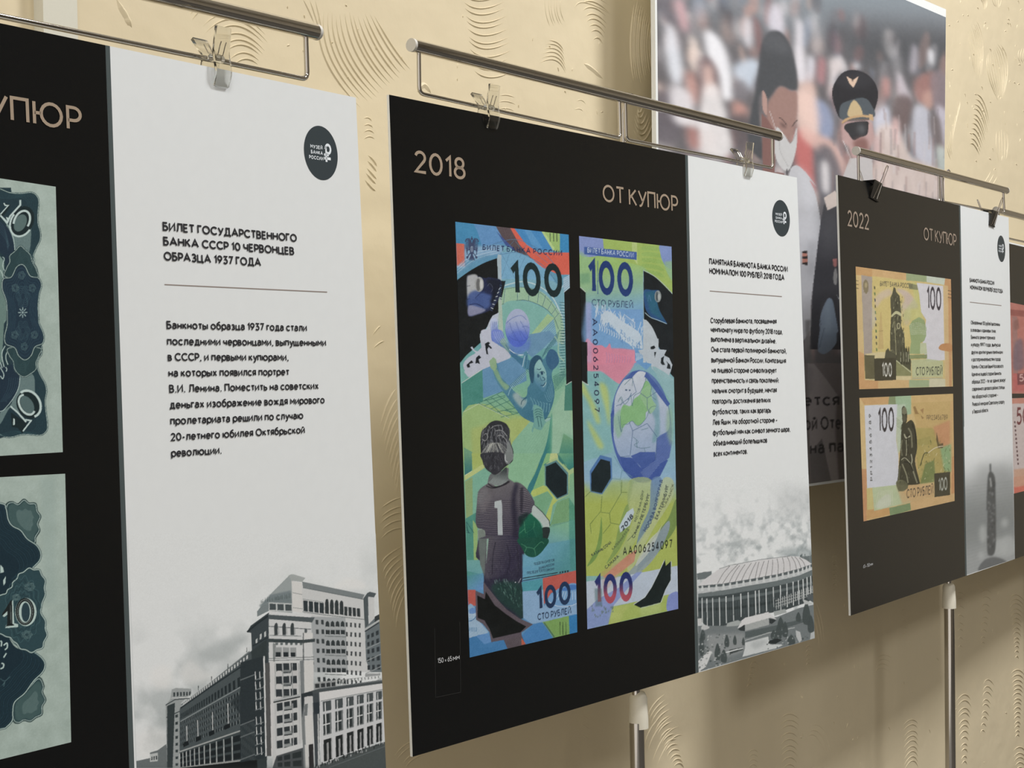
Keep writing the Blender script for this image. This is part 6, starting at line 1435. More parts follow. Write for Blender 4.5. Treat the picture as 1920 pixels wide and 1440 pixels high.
c.poly(h4((110,960),(200,1020),(280,1060),(230,1180),(180,1120),(120,1110)), (26, 40, 42)); c.line(h4((105,895),(180,960),(270,1060)), 3.2, NW); c.line(h4((260,1035),(320,1045),(235,1155)), 2.8, NW); c.poly(h4((135,1020),(152,1030),(150,1090),(132,1090)), NW)
c.noise(5, 1.3, 53)
c.build('banknote_print', M_PRINT, b1, 0.0004)['label'] = 'upper old green banknote with slanted tens'

h5 = zc(0, 880, 5.757); h6 = zc(0, 1110, 4.8)
c = Canvas(B1, [(-70, 898.5), (121.6, 888.2), (132.9, 1391.5), (-70, 1441)], 206, 520, PG)
c.noise(9, 22, 55); c.noise(4, 3, 56); c.poly(h5((440,100),(590,90),(600,1440),(480,1440)), (150, 166, 156), .5, soft=4)
def scallop(c, pts, fill, sd):
    c.blob(pts, fill, 1, n=5)
    p = spline(pts + [pts[0]], 6, True); cx, cy = np.mean(p, 0)
    c.line(p, 3.0, (48, 66, 64)); c.line([(cx + (x - cx) * .96, cy + (y - cy) * .96) for x, y in p], 1.1, GL_)
    stipple(c, [(cx + (x - cx) * .86, cy + (y - cy) * .86) for x, y in p], (96, 120, 114), .7, 2.4, sd)
    stipple(c, [(cx + (x - cx) * .5, cy + (y - cy) * .5) for x, y in p], (130, 150, 142), .6, 2.0, sd)
scallop(c, h5((60,400),(120,350),(190,375),(255,325),(310,365),(380,370),(400,450),(435,510),(405,590),(425,660),(380,740),(370,800),(250,780),(90,600)), (50, 72, 72), 5)
scallop(c, h6((345,770),(390,840),(380,900),(408,970),(378,1030),(375,1100),(320,1130),(270,1165),(210,1155),(160,1180),(115,1150),(120,1000),(240,880)), (50, 72, 72), 6)
D = np.concatenate([spline(h5((-420,300),(0,365),(60,420),(85,540),(130,610),(220,660),(290,750),(390,820),(435,900),(425,980),(350,1060)), 8), spline(h6((0,200),(120,480),(300,540),(370,590),(402,650),(380,720),(300,800),(220,910),(130,990),(112,1080),(110,1150),(60,1210),(0,1235),(-330,1300)), 8)])
c.poly(D, (28, 46, 54)); 
for part in (h5((-420,300),(0,365),(60,420),(85,540),(130,610),(220,660),(290,750),(390,820),(435,900),(425,980),(350,1060)), h6((300,540),(370,590),(402,650),(380,720),(300,800),(220,910),(130,990),(112,1080),(110,1150),(60,1210),(0,1235),(-330,1300))):
    seam(c, part, 1.5)
    for k in range(1, 12): c.line([(x - k * 3.6, y + (k * 2.0 if part[0][1] < 1100 else -k * 1.6)) for x, y in spline(part, 6)], .7, (44, 72, 80) if k % 2 else (36, 60, 66), .9)
scal = h5((-160,1440),(0,1360),(60,1340),(80,1300),(125,1270),(135,1220),(180,1180),(200,1130),(250,1110),(310,1065),(360,1085),(420,1085),(445,1140),(485,1200),(475,1280),(485,1350),(455,1430)) + h6((370,130),(365,190),(405,260),(405,330),(420,390),(390,450),(380,500),(330,520),(280,545),(230,520),(180,510),(150,465),(115,440),(90,410),(50,400),(0,375),(-130,340))
c.blob(scal, (46, 70, 74), 1, n=4); seam(c, scal, 1.6, True)
for k in range(1, 9):
    s_ = 1 - k * .1; cx, cy = 42, 1142
    t = np.linspace(0, 2 * math.pi, 120); rr_ = (1 + .07 * np.cos(14 * t + k * 1.3))
    c.line(np.stack([cx + 36 * s_ * rr_ * np.cos(t), cy + 66 * s_ * rr_ * np.sin(t)], 1), .9, (74, 102, 104) if k % 2 else (30, 48, 54), .8)
for p, r in (((55, 1100), 9), ((50, 1190), 9), ((30, 1120), 7)): rosette(c, p[0], p[1], r, r * .8, 7, 3, (120, 142, 136), .7, .8)
# the upright 10
c.ell(*h6((230,180))[0], 20, 26.5, GL_); c.ell(*h6((222,176))[0], 17.5, 25.5, (30, 36, 36)); c.ell(*h6((222,180))[0], 11.5, 20, GL_); c.ell(*h6((228,182))[0], 8, 18, (44, 64, 70)); ring(c, *h6((222,176))[0], 14.2, 22.5, 0, .7, (150, 160, 152))
c.poly(h6((20,215),(100,90),(115,70),(125,280),(160,290),(160,315),(45,325),(48,300),(75,290),(70,200),(35,225)), GL_); c.poly(h6((12,205),(90,80),(105,70),(110,285),(130,300),(45,310),(60,295),(65,170),(20,212)), (30, 36, 36)); c.line(h6((92,120),(96,280)), .7, (150,160,152))
for q in (((0,620),(30,590),(60,640)),): pass
for q in (((0,1030),(30,1060),(40,1110),(0,1120)),((30,1200),(60,1150),(55,1230),(35,1255))): c.poly(h5(*q), GL_)
for q in (((0,440),(12,450),(8,490)),((30,480),(60,460),(62,500),(40,520)),((30,590),(55,550)),((0,690),(25,680),(30,650),(10,640))): c.curve(h6(*q), 2.6, GL_)
for q in (((0,780),(40,800),(90,760)),((20,840),(40,810),(30,850))): c.curve(h6(*q), 1.4, (90,116,116), .7)
c.noise(5, 1.3, 57)
c.build('banknote_print', M_PRINT, b1, 0.0004)['label'] = 'lower old green banknote with an upright 10'

# ------------------------------------------------------------------ the golden banknotes on the 2022 board
OR = (206, 160, 100); YE = (212, 186, 116); OL = (84, 82, 60)
g1 = zc(1560, 480, 5.335); g2 = zc(1560, 720, 5.335)
c = Canvas(B3, [(1604, 499.7), (1782.7, 523.5), (1786.4, 724.6), (1610.6, 729.9)], 200, 224, YE)
c.poly(g1((235,105),(400,120),(410,210),(240,190)), (204,156,96)); c.poly(g1((400,120),(740,170),(740,240),(400,210)), (212,170,110)); c.poly(g1((740,170),(945,200),(945,260),(740,245)), (156,170,120)); c.poly(g1((945,200),(1130,225),(1130,290),(945,262)), (196,204,180)); c.poly(g1((1130,225),(1190,232),(1200,1310),(1140,1310),(1120,300)), (204,152,98)); c.poly(g1((1110,290),(1160,300),(1170,1310),(1130,1310)), (214,184,126), .8)
c.poly(g1((250,190),(290,195),(320,1330),(265,1330)), (214,182,120)); c.poly(g1((265,950),(320,980),(325,1240),(460,1250),(460,1330),(268,1330)), (208,156,98)); c.poly(g1((460,1230),(790,1230),(790,1320),(460,1330)), (214,176,114)); c.poly(g1((770,1240),(970,1240),(970,1310),(770,1315)), (160,176,128)); c.poly(g1((970,1230),(1130,1230),(1130,1310),(970,1310)), (206,200,160))
c.poly(g1((290,190),(400,210),(400,1000),(320,1000)), (170,156,140)); c.poly(g1((400,200),(860,260),(890,600),(780,980),(500,980),(400,960)), (212,190,112), .9)
c.poly(g1((480,960),(780,960),(790,1240),(640,1240),(330,1240),(330,980)), (214,196,140))
c.blob(g1((640,330),(760,360),(860,500),(800,530),(700,520),(720,420)), (198,176,176), .7, soft=2); c.blob(g1((440,400),(560,330),(600,380),(500,440),(440,520)), (206,184,164), .7, soft=2); c.blob(g1((700,470),(780,520),(780,640),(740,700),(700,600)), (200,186,150), .6, soft=2)
c.poly(g1((800,250),(860,285),(880,420),(920,650),(700,640),(720,560),(820,420)), (190,200,120), .5, soft=2)
c.poly(g1((845,268),(1110,300),(1125,1040),(950,1060),(900,900),(940,640),(890,560),(870,380)), (210,206,204))
c.poly(g1((760,268),(850,290),(860,340),(770,330)), (140,140,96)); c.text('БИЛЕТ БАНКА РОССИИ', g1((480,300))[0], g1((800,326))[0], (0,-9.5), (84,78,66), .15)
c.text('100', g1((948,535))[0], g1((1092,548))[0], (-.5,-44), (62,56,62), .15, gap=.12)
# tower
c.poly(g1((615,310),(632,320),(640,360),(675,400),(690,560),(690,700),(720,780),(730,940),(740,1040),(640,1040),(580,1040),(580,780),(590,600),(582,420),(600,380)), OL)
for i in range(90):
    x = r5.uniform(590, 720); y = r5.uniform(400, 1050); c.line(g1((x,y),(x+r5.uniform(-6,6),y+r5.uniform(10,40))), r5.uniform(.6,1.4), r5.choice([(54,52,36),(120,118,84),(176,172,124)]), .8)
c.blob(g1((595,590),(640,550),(690,575),(685,600),(640,580),(598,610)), (196,192,140), 1); c.ell(*g1((664,700))[0], 3.4, 6, (190,184,136)); c.ell(*g1((664,700))[0], 2.2, 4.4, (96,92,66)); c.line(g1((625,650),(640,990)), 1, (176,170,120))
c.poly(g1((525,1020),(535,950),(560,920),(580,960),(590,1025)), (84,82,60)); c.poly(g1((640,1040),(720,900),(760,960),(790,1050),(785,1160)), (84,84,58)); c.poly(g1((640,1040),(790,1150),(790,1200),(640,1200)), (140,140,90)); c.line(g1((640,1045),(790,1165)), 1.5, (196,196,150))
for x in (690, 720, 745, 765): c.poly(g1((x-8,1080),(x-6,930),(x,900),(x+6,930),(x+8,1090)), (64,62,44)); c.line(g1((x-4,960),(x-4,1060)), .8, (190,188,150))
c.poly(g1((470,740),(484,560),(490,560),(505,740),(515,930),(460,930)), (200,170,104), .9); c.line(g1((468,750),(512,750)), 1, (160,130,80)); c.poly(g1((770,980),(790,860),(780,780),(770,700),(800,650),(870,610),(920,640),(942,720),(940,800),(920,850),(880,870),(880,980)), (150,170,112), .95)
for i in range(7): c.curve(g1((775+i*2,690+i*16),(850,670+i*18),(940,700+i*14)), .7, (206,206,184), .8)
for i in range(8): c.line(g1((800+i*18,640),(810+i*16,740)), .6, (120,140,90), .7)
c.poly(g1((770,990),(950,985),(950,1025),(770,1030)), (140,150,96)); c.poly(g1((880,870),(940,870),(950,980),(880,980)), (190,196,150)); c.poly(g1((790,1040),(950,1030),(1110,1050),(1108,1210),(800,1215)), (186,192,140), .9); c.line(g1((795,1225),(1108,1222)), 2, (176,176,140))
for i, y in enumerate(range(300, 940, 62)): c.poly(g1((418+i*2,y),(430+i*2,y+6),(432+i*2,y+34),(420+i*2,y+30)), ((90,86,60),(86,120,70),(50,60,90))[i % 3])
c.poly(g1((395,500),(430,540),(440,640),(410,740),(395,700)), (196,190,180), .5, soft=1)
c.poly(g1((322,990),(425,995),(425,1230),(330,1230)), (104,98,66)); c.poly(g1((418,1025),(640,1020),(640,1240),(425,1250)), (70,66,48)); c.text('100', g1((500,1210))[0], g1((598,1210))[0], (-.5,-27), (216,214,196), .14, gap=.12)
c.text('СТО РУБЛЕЙ', g1((838,1196))[0], g1((1102,1190))[0], (0,-16), (76,80,64), .14)
c.blob(g1((335,235),(360,270),(362,330),(340,380),(312,330),(312,270)), (134,120,84), .9); c.line(g1((315,360),(362,352)), 1.4, (134,120,84)); c.ell(*g1((338,290))[0], 2.5, 5, (170,154,110))
c.blob(g1((1065,920),(1100,880),(1190,880),(1196,950),(1100,945)), (200,140,84), 1)
for i in range(3): c.line(g1((240,245+i*38),(264,250+i*38)), 1.1, (84,72,50)); c.line(g1((1158,345+i*34),(1192,352+i*34)), 1.1, (84,72,50))
c.noise(6, 1.4, 61); c.noise(5, 8, 62)
c.build('banknote_print', M_PRINT, b3, 0.0004, sat=.84, level=.94)['label'] = 'golden banknote face with a clock tower'

c = Canvas(B3, [(1611, 746.2), (1786.8, 738.2), (1789.6, 939.3), (1618.7, 977.7)], 200, 240, (212, 182, 118))
c.poly(g2((272,140),(570,130),(570,200),(280,210)), (208,162,102)); c.poly(g2((570,125),(640,120),(650,210),(560,215)), (136,150,104)); c.poly(g2((630,120),(790,115),(790,300),(650,330)), (160,188,144)); c.poly(g2((790,112),(1210,98),(1215,200),(790,210)), (212,176,110))
c.poly(g2((790,190),(1180,170),(1190,900),(830,1010),(840,400)), (204,170,102)); c.poly(g2((1180,170),(1212,170),(1226,1170),(1180,1180)), (212,170,108)); c.poly(g2((1200,730),(1222,720),(1226,1170),(1190,1180)), (206,146,92))
c.poly(g2((280,140),(320,210),(340,850),(295,850)), (216,184,120)); c.poly(g2((295,850),(345,850),(350,1370),(310,1375)), (204,146,96)); c.poly(g2((345,1040),(400,1040),(410,1270),(350,1290)), (206,190,116)); c.poly(g2((340,1260),(640,1230),(650,1290),(345,1360)), (208,160,96)); c.poly(g2((570,1240),(780,1190),(790,1260),(580,1320)), (128,150,100)); c.poly(g2((780,1180),(1226,1090),(1226,1170),(790,1280)), (212,172,112))
c.poly(g2((400,1030),(640,1000),(790,1180),(420,1270)), (186,198,150)); c.poly(g2((640,1000),(1020,1000),(1020,1130),(700,1200)), (206,166,110), .8, soft=2)
for i in range(9): c.line(g2((430+i*22,1240-i*4),(470+i*16,1060)), 1, (206,206,176), .8)
c.blob(g2((440,1240),(470,1160),(560,1100),(590,1160),(560,1230)), (204,206,180), .7, soft=1)
c.poly(g2((322,215),(655,202),(650,340),(640,560),(665,720),(660,960),(640,1010),(350,1042)), (208,208,208))
c.poly(g2((650,210),(730,200),(740,560),(660,700),(640,540)), (186,200,170), .9, soft=1)
c.poly(g2((850,560),(980,520),(1000,600),(860,620)), (130,130,70), .8); c.poly(g2((840,440),(1000,440),(1100,520),(1180,700),(1180,890),(1020,900),(870,1000),(840,700)), (176,160,84), .8, soft=1)
c.poly(g2((1010,430),(1180,360),(1180,600),(1110,640),(1050,560)), (206,140,96), .8, soft=2); c.poly(g2((1080,640),(1190,600),(1190,880),(1120,870)), (140,176,120), .9, soft=2); c.poly(g2((930,800),(1020,760),(1030,900),(1020,980),(880,1000)), (110,130,70), .8, soft=1)
c.poly(g2((810,230),(830,220),(860,290),(920,340),(900,350),(880,300),(830,300)), (160,124,70)); c.poly(g2((880,260),(915,240),(910,300)), (170,130,76))
for i in range(70):
    x = r5.uniform(860, 1180); y = r5.uniform(560, 980); c.line(g2((x,y),(x+r5.uniform(-16,16),y+r5.uniform(6,36))), r5.uniform(.6,1.6), r5.choice([(90,96,50),(196,190,130),(130,130,76),(220,210,170)]), .6)
c.poly(g2((1045,480),(1070,600),(1110,590),(1110,640),(1060,645),(1040,560)), (96,80,50), .8); c.curve(g2((960,690),(1030,640),(1110,620)), 1.4, (220,206,170)); c.curve(g2((880,820),(920,700),(960,690)), 1.6, (84,84,50))
# bronze soldier
ST = (66, 64, 46)
c.blob(g2((695,260),(715,220),(745,260),(748,360),(740,390),(790,360),(825,410),(845,520),(850,640),(830,780),(870,960),(870,1000),(760,1010),(660,1000),(660,900),(680,680),(690,500),(690,420),(705,380)), ST, 1)
c.blob(g2((640,980),(700,960),(760,1010),(720,1070),(660,1060)), (120,120,84), .9); stipple(c, g2((640,980),(760,960),(760,1050),(660,1080)), (60,60,40), .6, 3, 8)
c.ell(*g2((722,275))[0], 4.6, 8.5, (120,118,88)); c.curve(g2((700,300),(722,310),(745,300)), 1.2, (44,42,30)); c.ell(*g2((720,345))[0], 4, 7, (90,88,66)); 
for q, cc, w_ in ((((720,500),(740,540),(780,520)),(190,186,150),2.4),(((760,440),(790,500),(800,640)),(130,126,96),3),(((700,560),(690,640),(700,720)),(120,118,88),2.4),(((740,560),(745,640),(740,720)),(170,166,130),1.8),(((690,760),(730,740),(780,790)),(180,176,140),1.6),(((700,800),(740,900),(760,990)),(150,146,112),2.4),(((790,800),(820,900),(850,990)),(150,146,112),2.4),(((680,820),(670,900),(665,990)),(120,118,84),1.6),(((790,700),(800,760),(790,800)),(190,186,150),1.8),(((800,400),(830,480),(840,600)),(40,38,28),2),(((760,500),(750,600),(760,700)),(40,38,28),1.6),(((720,780),(770,790),(810,870)),(36,34,26),2)): c.curve(g2(*q), w_, cc, .9)
for i in range(60): x = r5.uniform(680, 850); y = r5.uniform(420, 990); c.line(g2((x,y),(x+r5.uniform(-8,8),y+r5.uniform(8,26))), .8, r5.choice([(44,42,30),(104,100,74),(150,146,112)]), .6)
for i in range(5): c.line(g2((640,340+i*18),(700,390+i*18)), .8, (130,146,110), .8)
c.text('100', g2((460,486))[0], g2((620,474))[0], (-.5,-46), (58,52,52), .15, gap=.12)
def upward(s_, p0, p1, w_px, col):
    q, W = text_quads(s_, .15, .5); p0 = np.array(p0, float); ex = (np.array(p1, float) - p0) / W
    for k in q: c.poly(p0 + k[:, :1] * ex + k[:, 1:] * np.array([-w_px, 0.0]), col)
upward('РР123456789', g2((405,968))[0], g2((388,300))[0], 4.2, (56,56,52))
c.text('РР123456789', g2((945,362))[0], g2((1155,356))[0], (0,-9.5), (110,90,60), .14)
c.text('СТО РУБЛЕЙ', g2((745,1146))[0], g2((1012,1100))[0], (0,-17.5), (90,76,58), .14)
c.poly(g2((1022,895),(1180,878),(1180,1110),(1024,1132)), (74,70,50)); c.text('100', g2((1065,1075))[0], g2((1153,1060))[0], (-.5,-25), (176,178,160), .15, gap=.1)
c.noise(6, 1.4, 63); c.noise(5, 8, 64)
c.build('banknote_print', M_PRINT, b3, 0.0004, sat=.84, level=.94)['label'] = 'golden banknote back with a soldier monument'

# ------------------------------------------------------------------ the red banknotes at the far board
c = Canvas(B4, [(1889, 566), (1978, 584), (1978, 738), (1893, 738)], 90, 160, (170, 110, 98))
f1 = zc(1880, 380, 4.5); f2 = zc(1880, 700, 3.6)
c.poly(f1((60,900),(500,940),(500,1000),(60,950)), (140, 84, 76)); c.poly(f1((80,960),(120,960),(130,1440),(90,1440)), (150,112,104)); c.blob(f1((100,1200),(160,1150),(180,1300),(170,1400),(90,1400)), (112,96,104), .8, soft=2); c.poly(f1((90,1000),(130,980),(140,1060),(100,1080)), (130,92,84), .8, soft=1)
c.poly(f2((70,0),(300,0),(300,140),(70,120)), (176, 96, 92), .8); c.poly(f2((95,0),(300,0),(300,70),(100,78)), (122, 72, 72)); c.text('500', f2((110,56))[0], f2((230,50))[0], (0,-14), (196,160,150), .16); c.noise(7, 4, 71)
c.build('banknote_print', M_PRINT, b4, 0.0004)['label'] = 'upper red banknote'
c = Canvas(B4, [(1893, 747), (1978, 744), (1982, 905), (1899, 926)], 90, 170, (190, 176, 168))
c.poly(f2((60,170),(500,150),(500,195),(60,205)), (186,130,112)); c.poly(f2((75,700),(500,640),(500,760),(75,830)), (196,110,92)); c.poly(f2((75,650),(500,600),(500,700),(75,770)), (190,150,124), .9, soft=1); c.text('500', f2((92,350))[0], f2((220,338))[0], (0,-33), (110, 60, 60), .15, gap=.12)
for i in range(11): c.poly(f2((76+i*2.2,322+i*28),(86+i*2.2,324+i*28),(86+i*2.2,338+i*28),(76+i*2.2,336+i*28)), (90,64,64))
c.noise(6, 3, 72); c.build('banknote_print', M_PRINT, b4, 0.0004)['label'] = 'lower red banknote'
# ------------------------------------------------------------------ the blurred crowd printed on the wall banner
e1 = zc(1080, 0, 4); e2 = zc(1440, 0, 4); e3 = zc(1480, 300, 4.5); e4 = zc(1490, 600, 4.233)
def top_y(x): return 17.5 + (x - 1773.7) * .425
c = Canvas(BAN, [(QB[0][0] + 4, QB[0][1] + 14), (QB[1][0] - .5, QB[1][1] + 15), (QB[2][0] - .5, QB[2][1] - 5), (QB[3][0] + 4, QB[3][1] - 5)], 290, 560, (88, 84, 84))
c.poly([(1200, -230), (1800, -50), (1800, 60), (1500, 60), (1220, 10)], (112, 122, 126), .9, soft=24)  # pale gloss sheen across the top, put into the print's colour
c.poly([(1560, 40), (1790, 60), (1790, 150), (1600, 130)], (66, 68, 70), .9, soft=14)
rb_ = random.Random(77)
PAL = [(190,184,180),(172,166,164),(150,110,98),(176,128,112),(70,66,68),(96,92,94),(160,132,118),(110,122,138),(188,180,172),(128,84,80),(60,56,60)]
for i in range(520):
    x = rb_.uniform(1225, 1775); lim = -150 + (x - 1225) * .48
    y = rb_.uniform(lim, 660)
    k = (.5 if x > 1600 else .9) * (0.55 + .45 * min(1, max(0, (y - lim)) / 160))
    c.ell(x, y, rb_.uniform(3, 11), rb_.uniform(9, 36), rb_.choice(PAL), .65 * k + .1, rot=rb_.uniform(-14, 14), soft=rb_.choice([2, 3, 4]))
# figures one can make out in the crowd (soft)
W_ = (196, 192, 188)
for pts, col in (
    (e1((590,0),(720,0),(760,180),(700,200),(640,120)), (84,80,84)), (e1((740,0),(800,0),(840,200),(800,240),(760,120)), (176,130,130)), (e1((670,190),(740,220),(790,420),(800,600),(740,640),(680,480)), (182,184,186)),
    (e1((850,280),(900,300),(930,420),(900,560),(850,480)), (196,176,160)), (e1((960,230),(1060,270),(1140,420),(1180,640),(1180,740),(1090,740),(1060,560),(980,420)), (198,196,194)), (e1((930,440),(990,430),(1050,520),(1060,640),(1060,730),(950,700),(920,560)), (96,76,76)),
    (e1((960,500),(1010,490),(1030,600),(1040,700),(980,720),(960,620)), (186,150,134)), (e1((950,660),(1060,640),(1100,760),(1140,900),(1150,1180),(900,1130),(920,900)), (186,180,174)), (e1((820,560),(880,540),(920,680),(900,780),(840,760)), (156,108,96)),
    (e1((600,700),(760,720),(790,900),(760,1060),(620,1060)), (76,70,74)), (e1((700,640),(860,700),(880,900),(740,920)), (184,178,176)), (e1((830,960),(900,940),(920,1110),(850,1100)), (140,88,78)), (e1((800,860),(1000,900),(980,960),(820,940)), (180,174,170)),
    (e1((1180,500),(1300,440),(1380,480),(1330,640),(1260,680),(1200,600)), (158,168,176)), (e1((1190,620),(1250,600),(1300,680),(1260,760),(1180,720)), (96,92,94)), (e1((1180,760),(1280,800),(1270,900),(1180,880)), (160,110,96)), (e1((1160,880),(1300,880),(1290,1090),(1200,1080)), (74,66,66)),
    (e1((1260,140),(1310,150),(1320,330),(1280,360),(1250,260)), (176,172,172)), (e1((1440,100),(1500,20),(1560,150),(1550,260),(1450,240)), (170,164,168)), (e1((1650,170),(1700,180),(1710,420),(1730,600),(1680,640),(1640,520)), (180,174,174)), (e1((1730,430),(1790,440),(1790,560),(1740,640)), (172,168,170)),
    (e1((1820,440),(1870,450),(1860,620),(1810,600)), (150,96,96)), (e1((1660,640),(1790,650),(1800,900),(1700,900)), (180,148,132)), (e1((1650,980),(1760,960),(1800,1200),(1800,1440),(1700,1330),(1640,1200)), (168,78,72)), (e1((1790,1060),(1900,1080),(1920,1440),(1800,1400)), (84,80,82)), (e1((1840,1240),(1900,1240),(1900,1420),(1850,1420)), (176,170,166)),
    (e2((330,760),(440,780),(500,960),(440,1060),(360,980)), (112,122,146)), (e2((200,700),(340,720),(380,900),(360,1040),(220,960)), (184,152,136)), (e2((240,1000),(360,1000),(520,1100),(600,1330),(540,1440),(420,1180),(300,1080)), (176,136,122)), (e2((380,1100),(480,1120),(560,1330),(560,1500),(400,1500),(370,1300)), (74,72,76)), (e2((400,1220),(450,1230),(460,1440),(410,1430)), (182,176,170)),
    (e2((460,450),(540,430),(560,520),(500,640),(450,760),(460,560)), (176,164,158)), (e2((650,470),(690,480),(680,520),(640,520)), (170,166,166)), (e2((800,860),(900,800),(920,1000),(860,1060),(800,1000)), (158,158,166)), (e2((850,600),(910,590),(910,720),(870,720)), (150,104,96)), (e2((960,560),(1000,560),(1060,700),(1080,760),(980,740)), (156,146,148)),
    (e2((960,720),(1080,740),(1060,900),(1000,1000),(940,860)), (80,66,64)), (e2((1100,600),(1240,540),(1280,640),(1240,760),(1120,760)), (126,84,76)), (e2((1160,700),(1240,680),(1240,800),(1170,820)), (150,112,98)), (e2((1100,800),(1200,820),(1230,1000),(1250,1250),(1120,1200),(1080,1000)), (150,150,156)), (e2((1220,560),(1330,560),(1330,900),(1250,820)), (104,90,92)),
    (e2((1260,800),(1330,840),(1330,1100),(1290,1000)), (150,144,150)), (e2((1210,900),(1280,880),(1310,1080),(1260,1120)), (84,74,72)), (e2((820,960),(960,960),(1080,1180),(1280,1260),(1330,1300),(1330,1500),(820,1400),(800,1160)), (168,150,138)), (e2((1200,380),(1240,380),(1240,470),(1210,480)), (180,178,176)), (e2((1080,350),(1120,360),(1120,520),(1060,540)), (130,124,128)), (e2((1260,1100),(1330,1120),(1330,1260),(1280,1280)), (142,150,140)),
    (e2((930,900),(980,900),(980,1080),(940,1060)), (176,140,132)), (e2((780,1020),(840,1040),(840,1200),(790,1180)), (160,130,124))):
    c.blob(pts, tuple(min(v * 1.06 + 4, 225) for v in col), .86, soft=3, n=4)
for i in range(120):
    x = rb_.uniform(1560, 1775); y = rb_.uniform(200, 430); c.line([(x, y), (x + rb_.uniform(-2, 2), y + rb_.uniform(20, 60))], rb_.uniform(2, 5), rb_.choice([(150,128,116),(170,162,158),(124,96,90),(104,96,98)]), .35)
c.a[:] = np.stack([blur(c.a[..., i], 1) * 1.08 + 6 for i in range(3)], -1)
# woman in a white top with a face mask, head bowed
c.blob(e1((1390,330),(1450,240),(1530,240),(1600,330),(1650,520),(1650,680),(1530,650),(1440,740),(1400,680),(1370,760),(1380,900),(1400,1190),(1300,1100),(1290,960),(1340,700),(1370,500)), (74,76,78), 1, soft=1)
c.blob(e1((1420,240),(1500,245),(1590,330),(1600,420),(1480,380),(1400,360)), (92,94,96), .6, soft=4)
c.blob(e1((1470,720),(1530,650),(1610,680),(1655,690),(1660,820),(1650,900),(1620,1020),(1530,1060),(1440,960),(1430,800)), (150,114,102), 1, soft=1)
c.blob(e1((1395,700),(1405,680),(1430,740),(1430,860),(1400,820)), (170,132,118), 1); c.line(e1((1450,830),(1500,980)), 1, (190,184,180))
c.curve(e1((1520,880),(1550,900),(1580,940)), 1.4, (70,54,52)); c.curve(e1((1620,950),(1640,920),(1660,900)), 1.4, (70,54,52)); c.blob(e1((1530,920),(1560,930),(1575,960),(1545,950)), (96,72,66), .8, soft=1)
c.poly(e1((1390,850),(1440,900),(1500,1000),(1490,1290),(1560,1300),(1560,1320),(1400,1290)), (126,88,80))
c.blob(e1((1500,960),(1560,1010),(1610,1075),(1655,960),(1650,1120),(1600,1270),(1540,1260),(1490,1150)), (182,180,174), 1); c.curve(e1((1600,1080),(1620,1060),(1650,1000)), 1, (140,136,132)); c.curve(e1((1520,1010),(1530,1130),(1590,1250)), .9, (150,148,144))
c.line(e1((1580,1270),(1580,1310)), 1.4, (60,60,62))
c.blob(e1((1600,1290),(1650,1240),(1720,1290),(1800,1400)) + e3((170,170),(220,290),(262,530),(240,700),(225,860),(200,1050),(180,1230),(170,1440),(60,1440),(0,300)), (176, 175, 174), 1, n=4)
c.blob(e3((90,60),(170,170),(210,300),(180,500),(110,300)), (190,190,190), .6, soft=4); c.blob(e3((160,700),(220,720),(190,1000),(160,900)), (140,140,142), .5, soft=3)
for q, cc in ((((106,770),(150,765),(155,890),(108,880)),(44,38,36)),(((106,785),(150,788),(150,812),(106,815)),(176,110,90)),(((106,832),(155,835),(152,862),(106,868)),(176,110,90))): c.poly(e3(*q), cc)
# officer in a dark coat and a peaked cap
c.blob(e2((480,700),(500,620),(560,545),(640,525),(730,550),(800,620),(825,720),(790,850),(760,900),(560,900),(500,800)), (44,44,48), 1); c.ell(*e2((650,600))[0], 36, 16, (60,60,64), .5, soft=3)
c.blob(e2((545,790),(560,900),(790,880),(770,780),(720,735),(640,745)), (76,84,88), 1); c.poly(e2((585,570),(635,600),(678,572),(660,620),(640,658),(612,630)), (206,172,142)); c.line(e2((630,560),(634,610)), 1.6, (60,50,46))
c.blob(e2((600,870),(610,800),(640,752),(670,770),(700,820),(700,870)), (186,160,112), 1); c.curve(e2((555,925),(600,890),(700,870),(780,880)), 4.4, (184,146,98)); c.curve(e2((555,930),(620,900),(790,895)), 1, (120,90,60)); c.poly(e2((755,855),(785,860),(790,905),(760,900)), (186,150,104))
c.blob(e2((555,960),(590,915),(700,905),(770,910),(795,1010),(790,1060),(720,1180),(640,1190),(600,1100),(560,1060)), (176,140,132), 1, soft=1); c.blob(e2((570,960),(600,925),(740,910),(750,950),(740,1010),(690,1030),(640,1050),(600,1000)), (52,52,54), 1); c.curve(e2((745,915),(750,960),(735,1010)), 1.2, (30,30,32)); c.ell(*e2((700,970))[0], 6, 9, (120,124,124), .6, soft=3)
c.blob(e2((640,1060),(700,1030),(740,1050),(750,1120),(700,1140),(650,1110)), (120,78,70), .8, soft=2); c.line(e2((560,1050),(620,1190)), 1.2, (190,180,176)); c.poly(e2((610,1190),(780,1170),(790,1500),(640,1500),(560,1330)), (176,170,164)); c.poly(e2((540,1090),(610,1180),(590,1240)), (150,110,106), .8, soft=2)
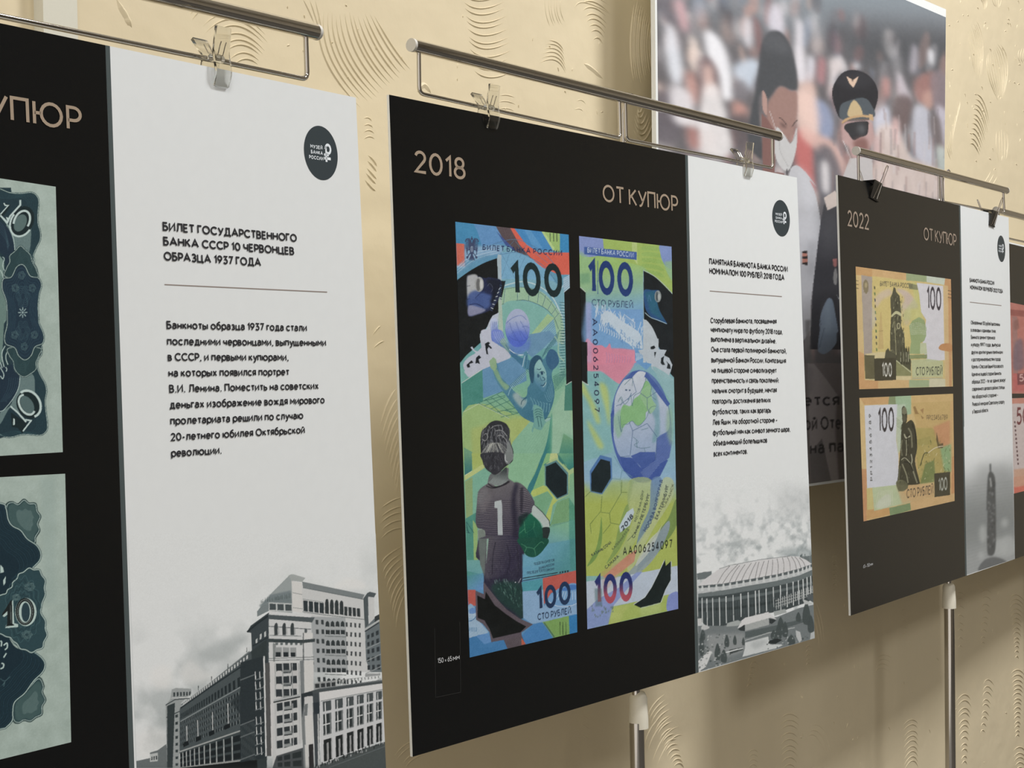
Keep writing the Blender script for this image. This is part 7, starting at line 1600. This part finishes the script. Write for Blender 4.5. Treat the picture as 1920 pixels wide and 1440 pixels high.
c.poly(e3((262,530),(290,380),(400,250),(520,200),(640,400),(640,1600),(170,1600),(200,1050),(240,700)), (56, 56, 60)); c.blob(e3((280,400),(380,330),(400,600),(330,900),(270,700)), (74,74,76), .5, soft=6)
c.poly(e3((290,320),(385,258),(420,300),(405,385),(320,425)), (186,170,156)); c.poly(e3((365,835),(402,832),(402,890),(385,905),(370,890)), (160,96,88)); c.blob(e3((388,910),(402,960),(398,1040),(388,1055),(372,1030),(372,960)), (130,128,122), 1); c.poly(e3((395,1135),(425,1170),(420,1180)), (176,176,176))
c.blob(e3((250,1440),(265,1300),(310,1190),(335,1165),(365,1190),(385,1290),(410,1440)) + e4((335,100),(325,190),(250,265),(190,255),(185,180),(210,0)), (116,132,146), 1, n=5); c.blob(e3((290,1440),(300,1330),(290,1250),(340,1200),(350,1440)), (132,148,160), .6, soft=2); c.curve(e4((235,60),(215,140),(195,220)), 1, (84,96,108))
c.poly(e4((80,0),(130,0),(115,120),(130,250),(150,342),(95,342)), (112,110,106), .9, soft=1); 
# brown caption band at the foot
q_ = lambda x: 681 + (x - 1570) * .012
c.poly([(1225, q_(1225)), (1775, q_(1775)), (1775, 880), (1225, 960)], (118, 109, 105)); c.poly(e4((100,345),(150,345),(250,470),(340,600),(330,900),(350,1270),(290,1280),(215,940),(120,1060)), (150, 141, 137)); c.poly(e4((98,350),(140,400),(135,560),(100,620)), (126,121,118), .7, soft=2); c.poly(e4((120,1060),(215,945),(290,1290),(130,1310)), (108,102,100))
c.poly([(1225, 690), (1500, 690), (1500, 930), (1225, 960)], (136, 126, 123), .8, soft=6); c.poly(e4((320,900),(330,620),(380,560),(400,1280),(350,1275)), (102,92,87), .8, soft=1)
CT = (44, 42, 44)
c.text('ется сохранить', e4((68,684))[0], (1745, 757), (-.6, -22), CT, .16); c.text('ой Отечественной войне', e4((80,875))[0], (1760, 800), (-.6, -25), CT, .16); c.text('на память', e4((122,1068))[0], (1640, 843), (-.6, -24), CT, .16)
c.noise(3, 2, 81)
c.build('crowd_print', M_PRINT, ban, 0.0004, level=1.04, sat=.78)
bpy.context.view_layer.update()
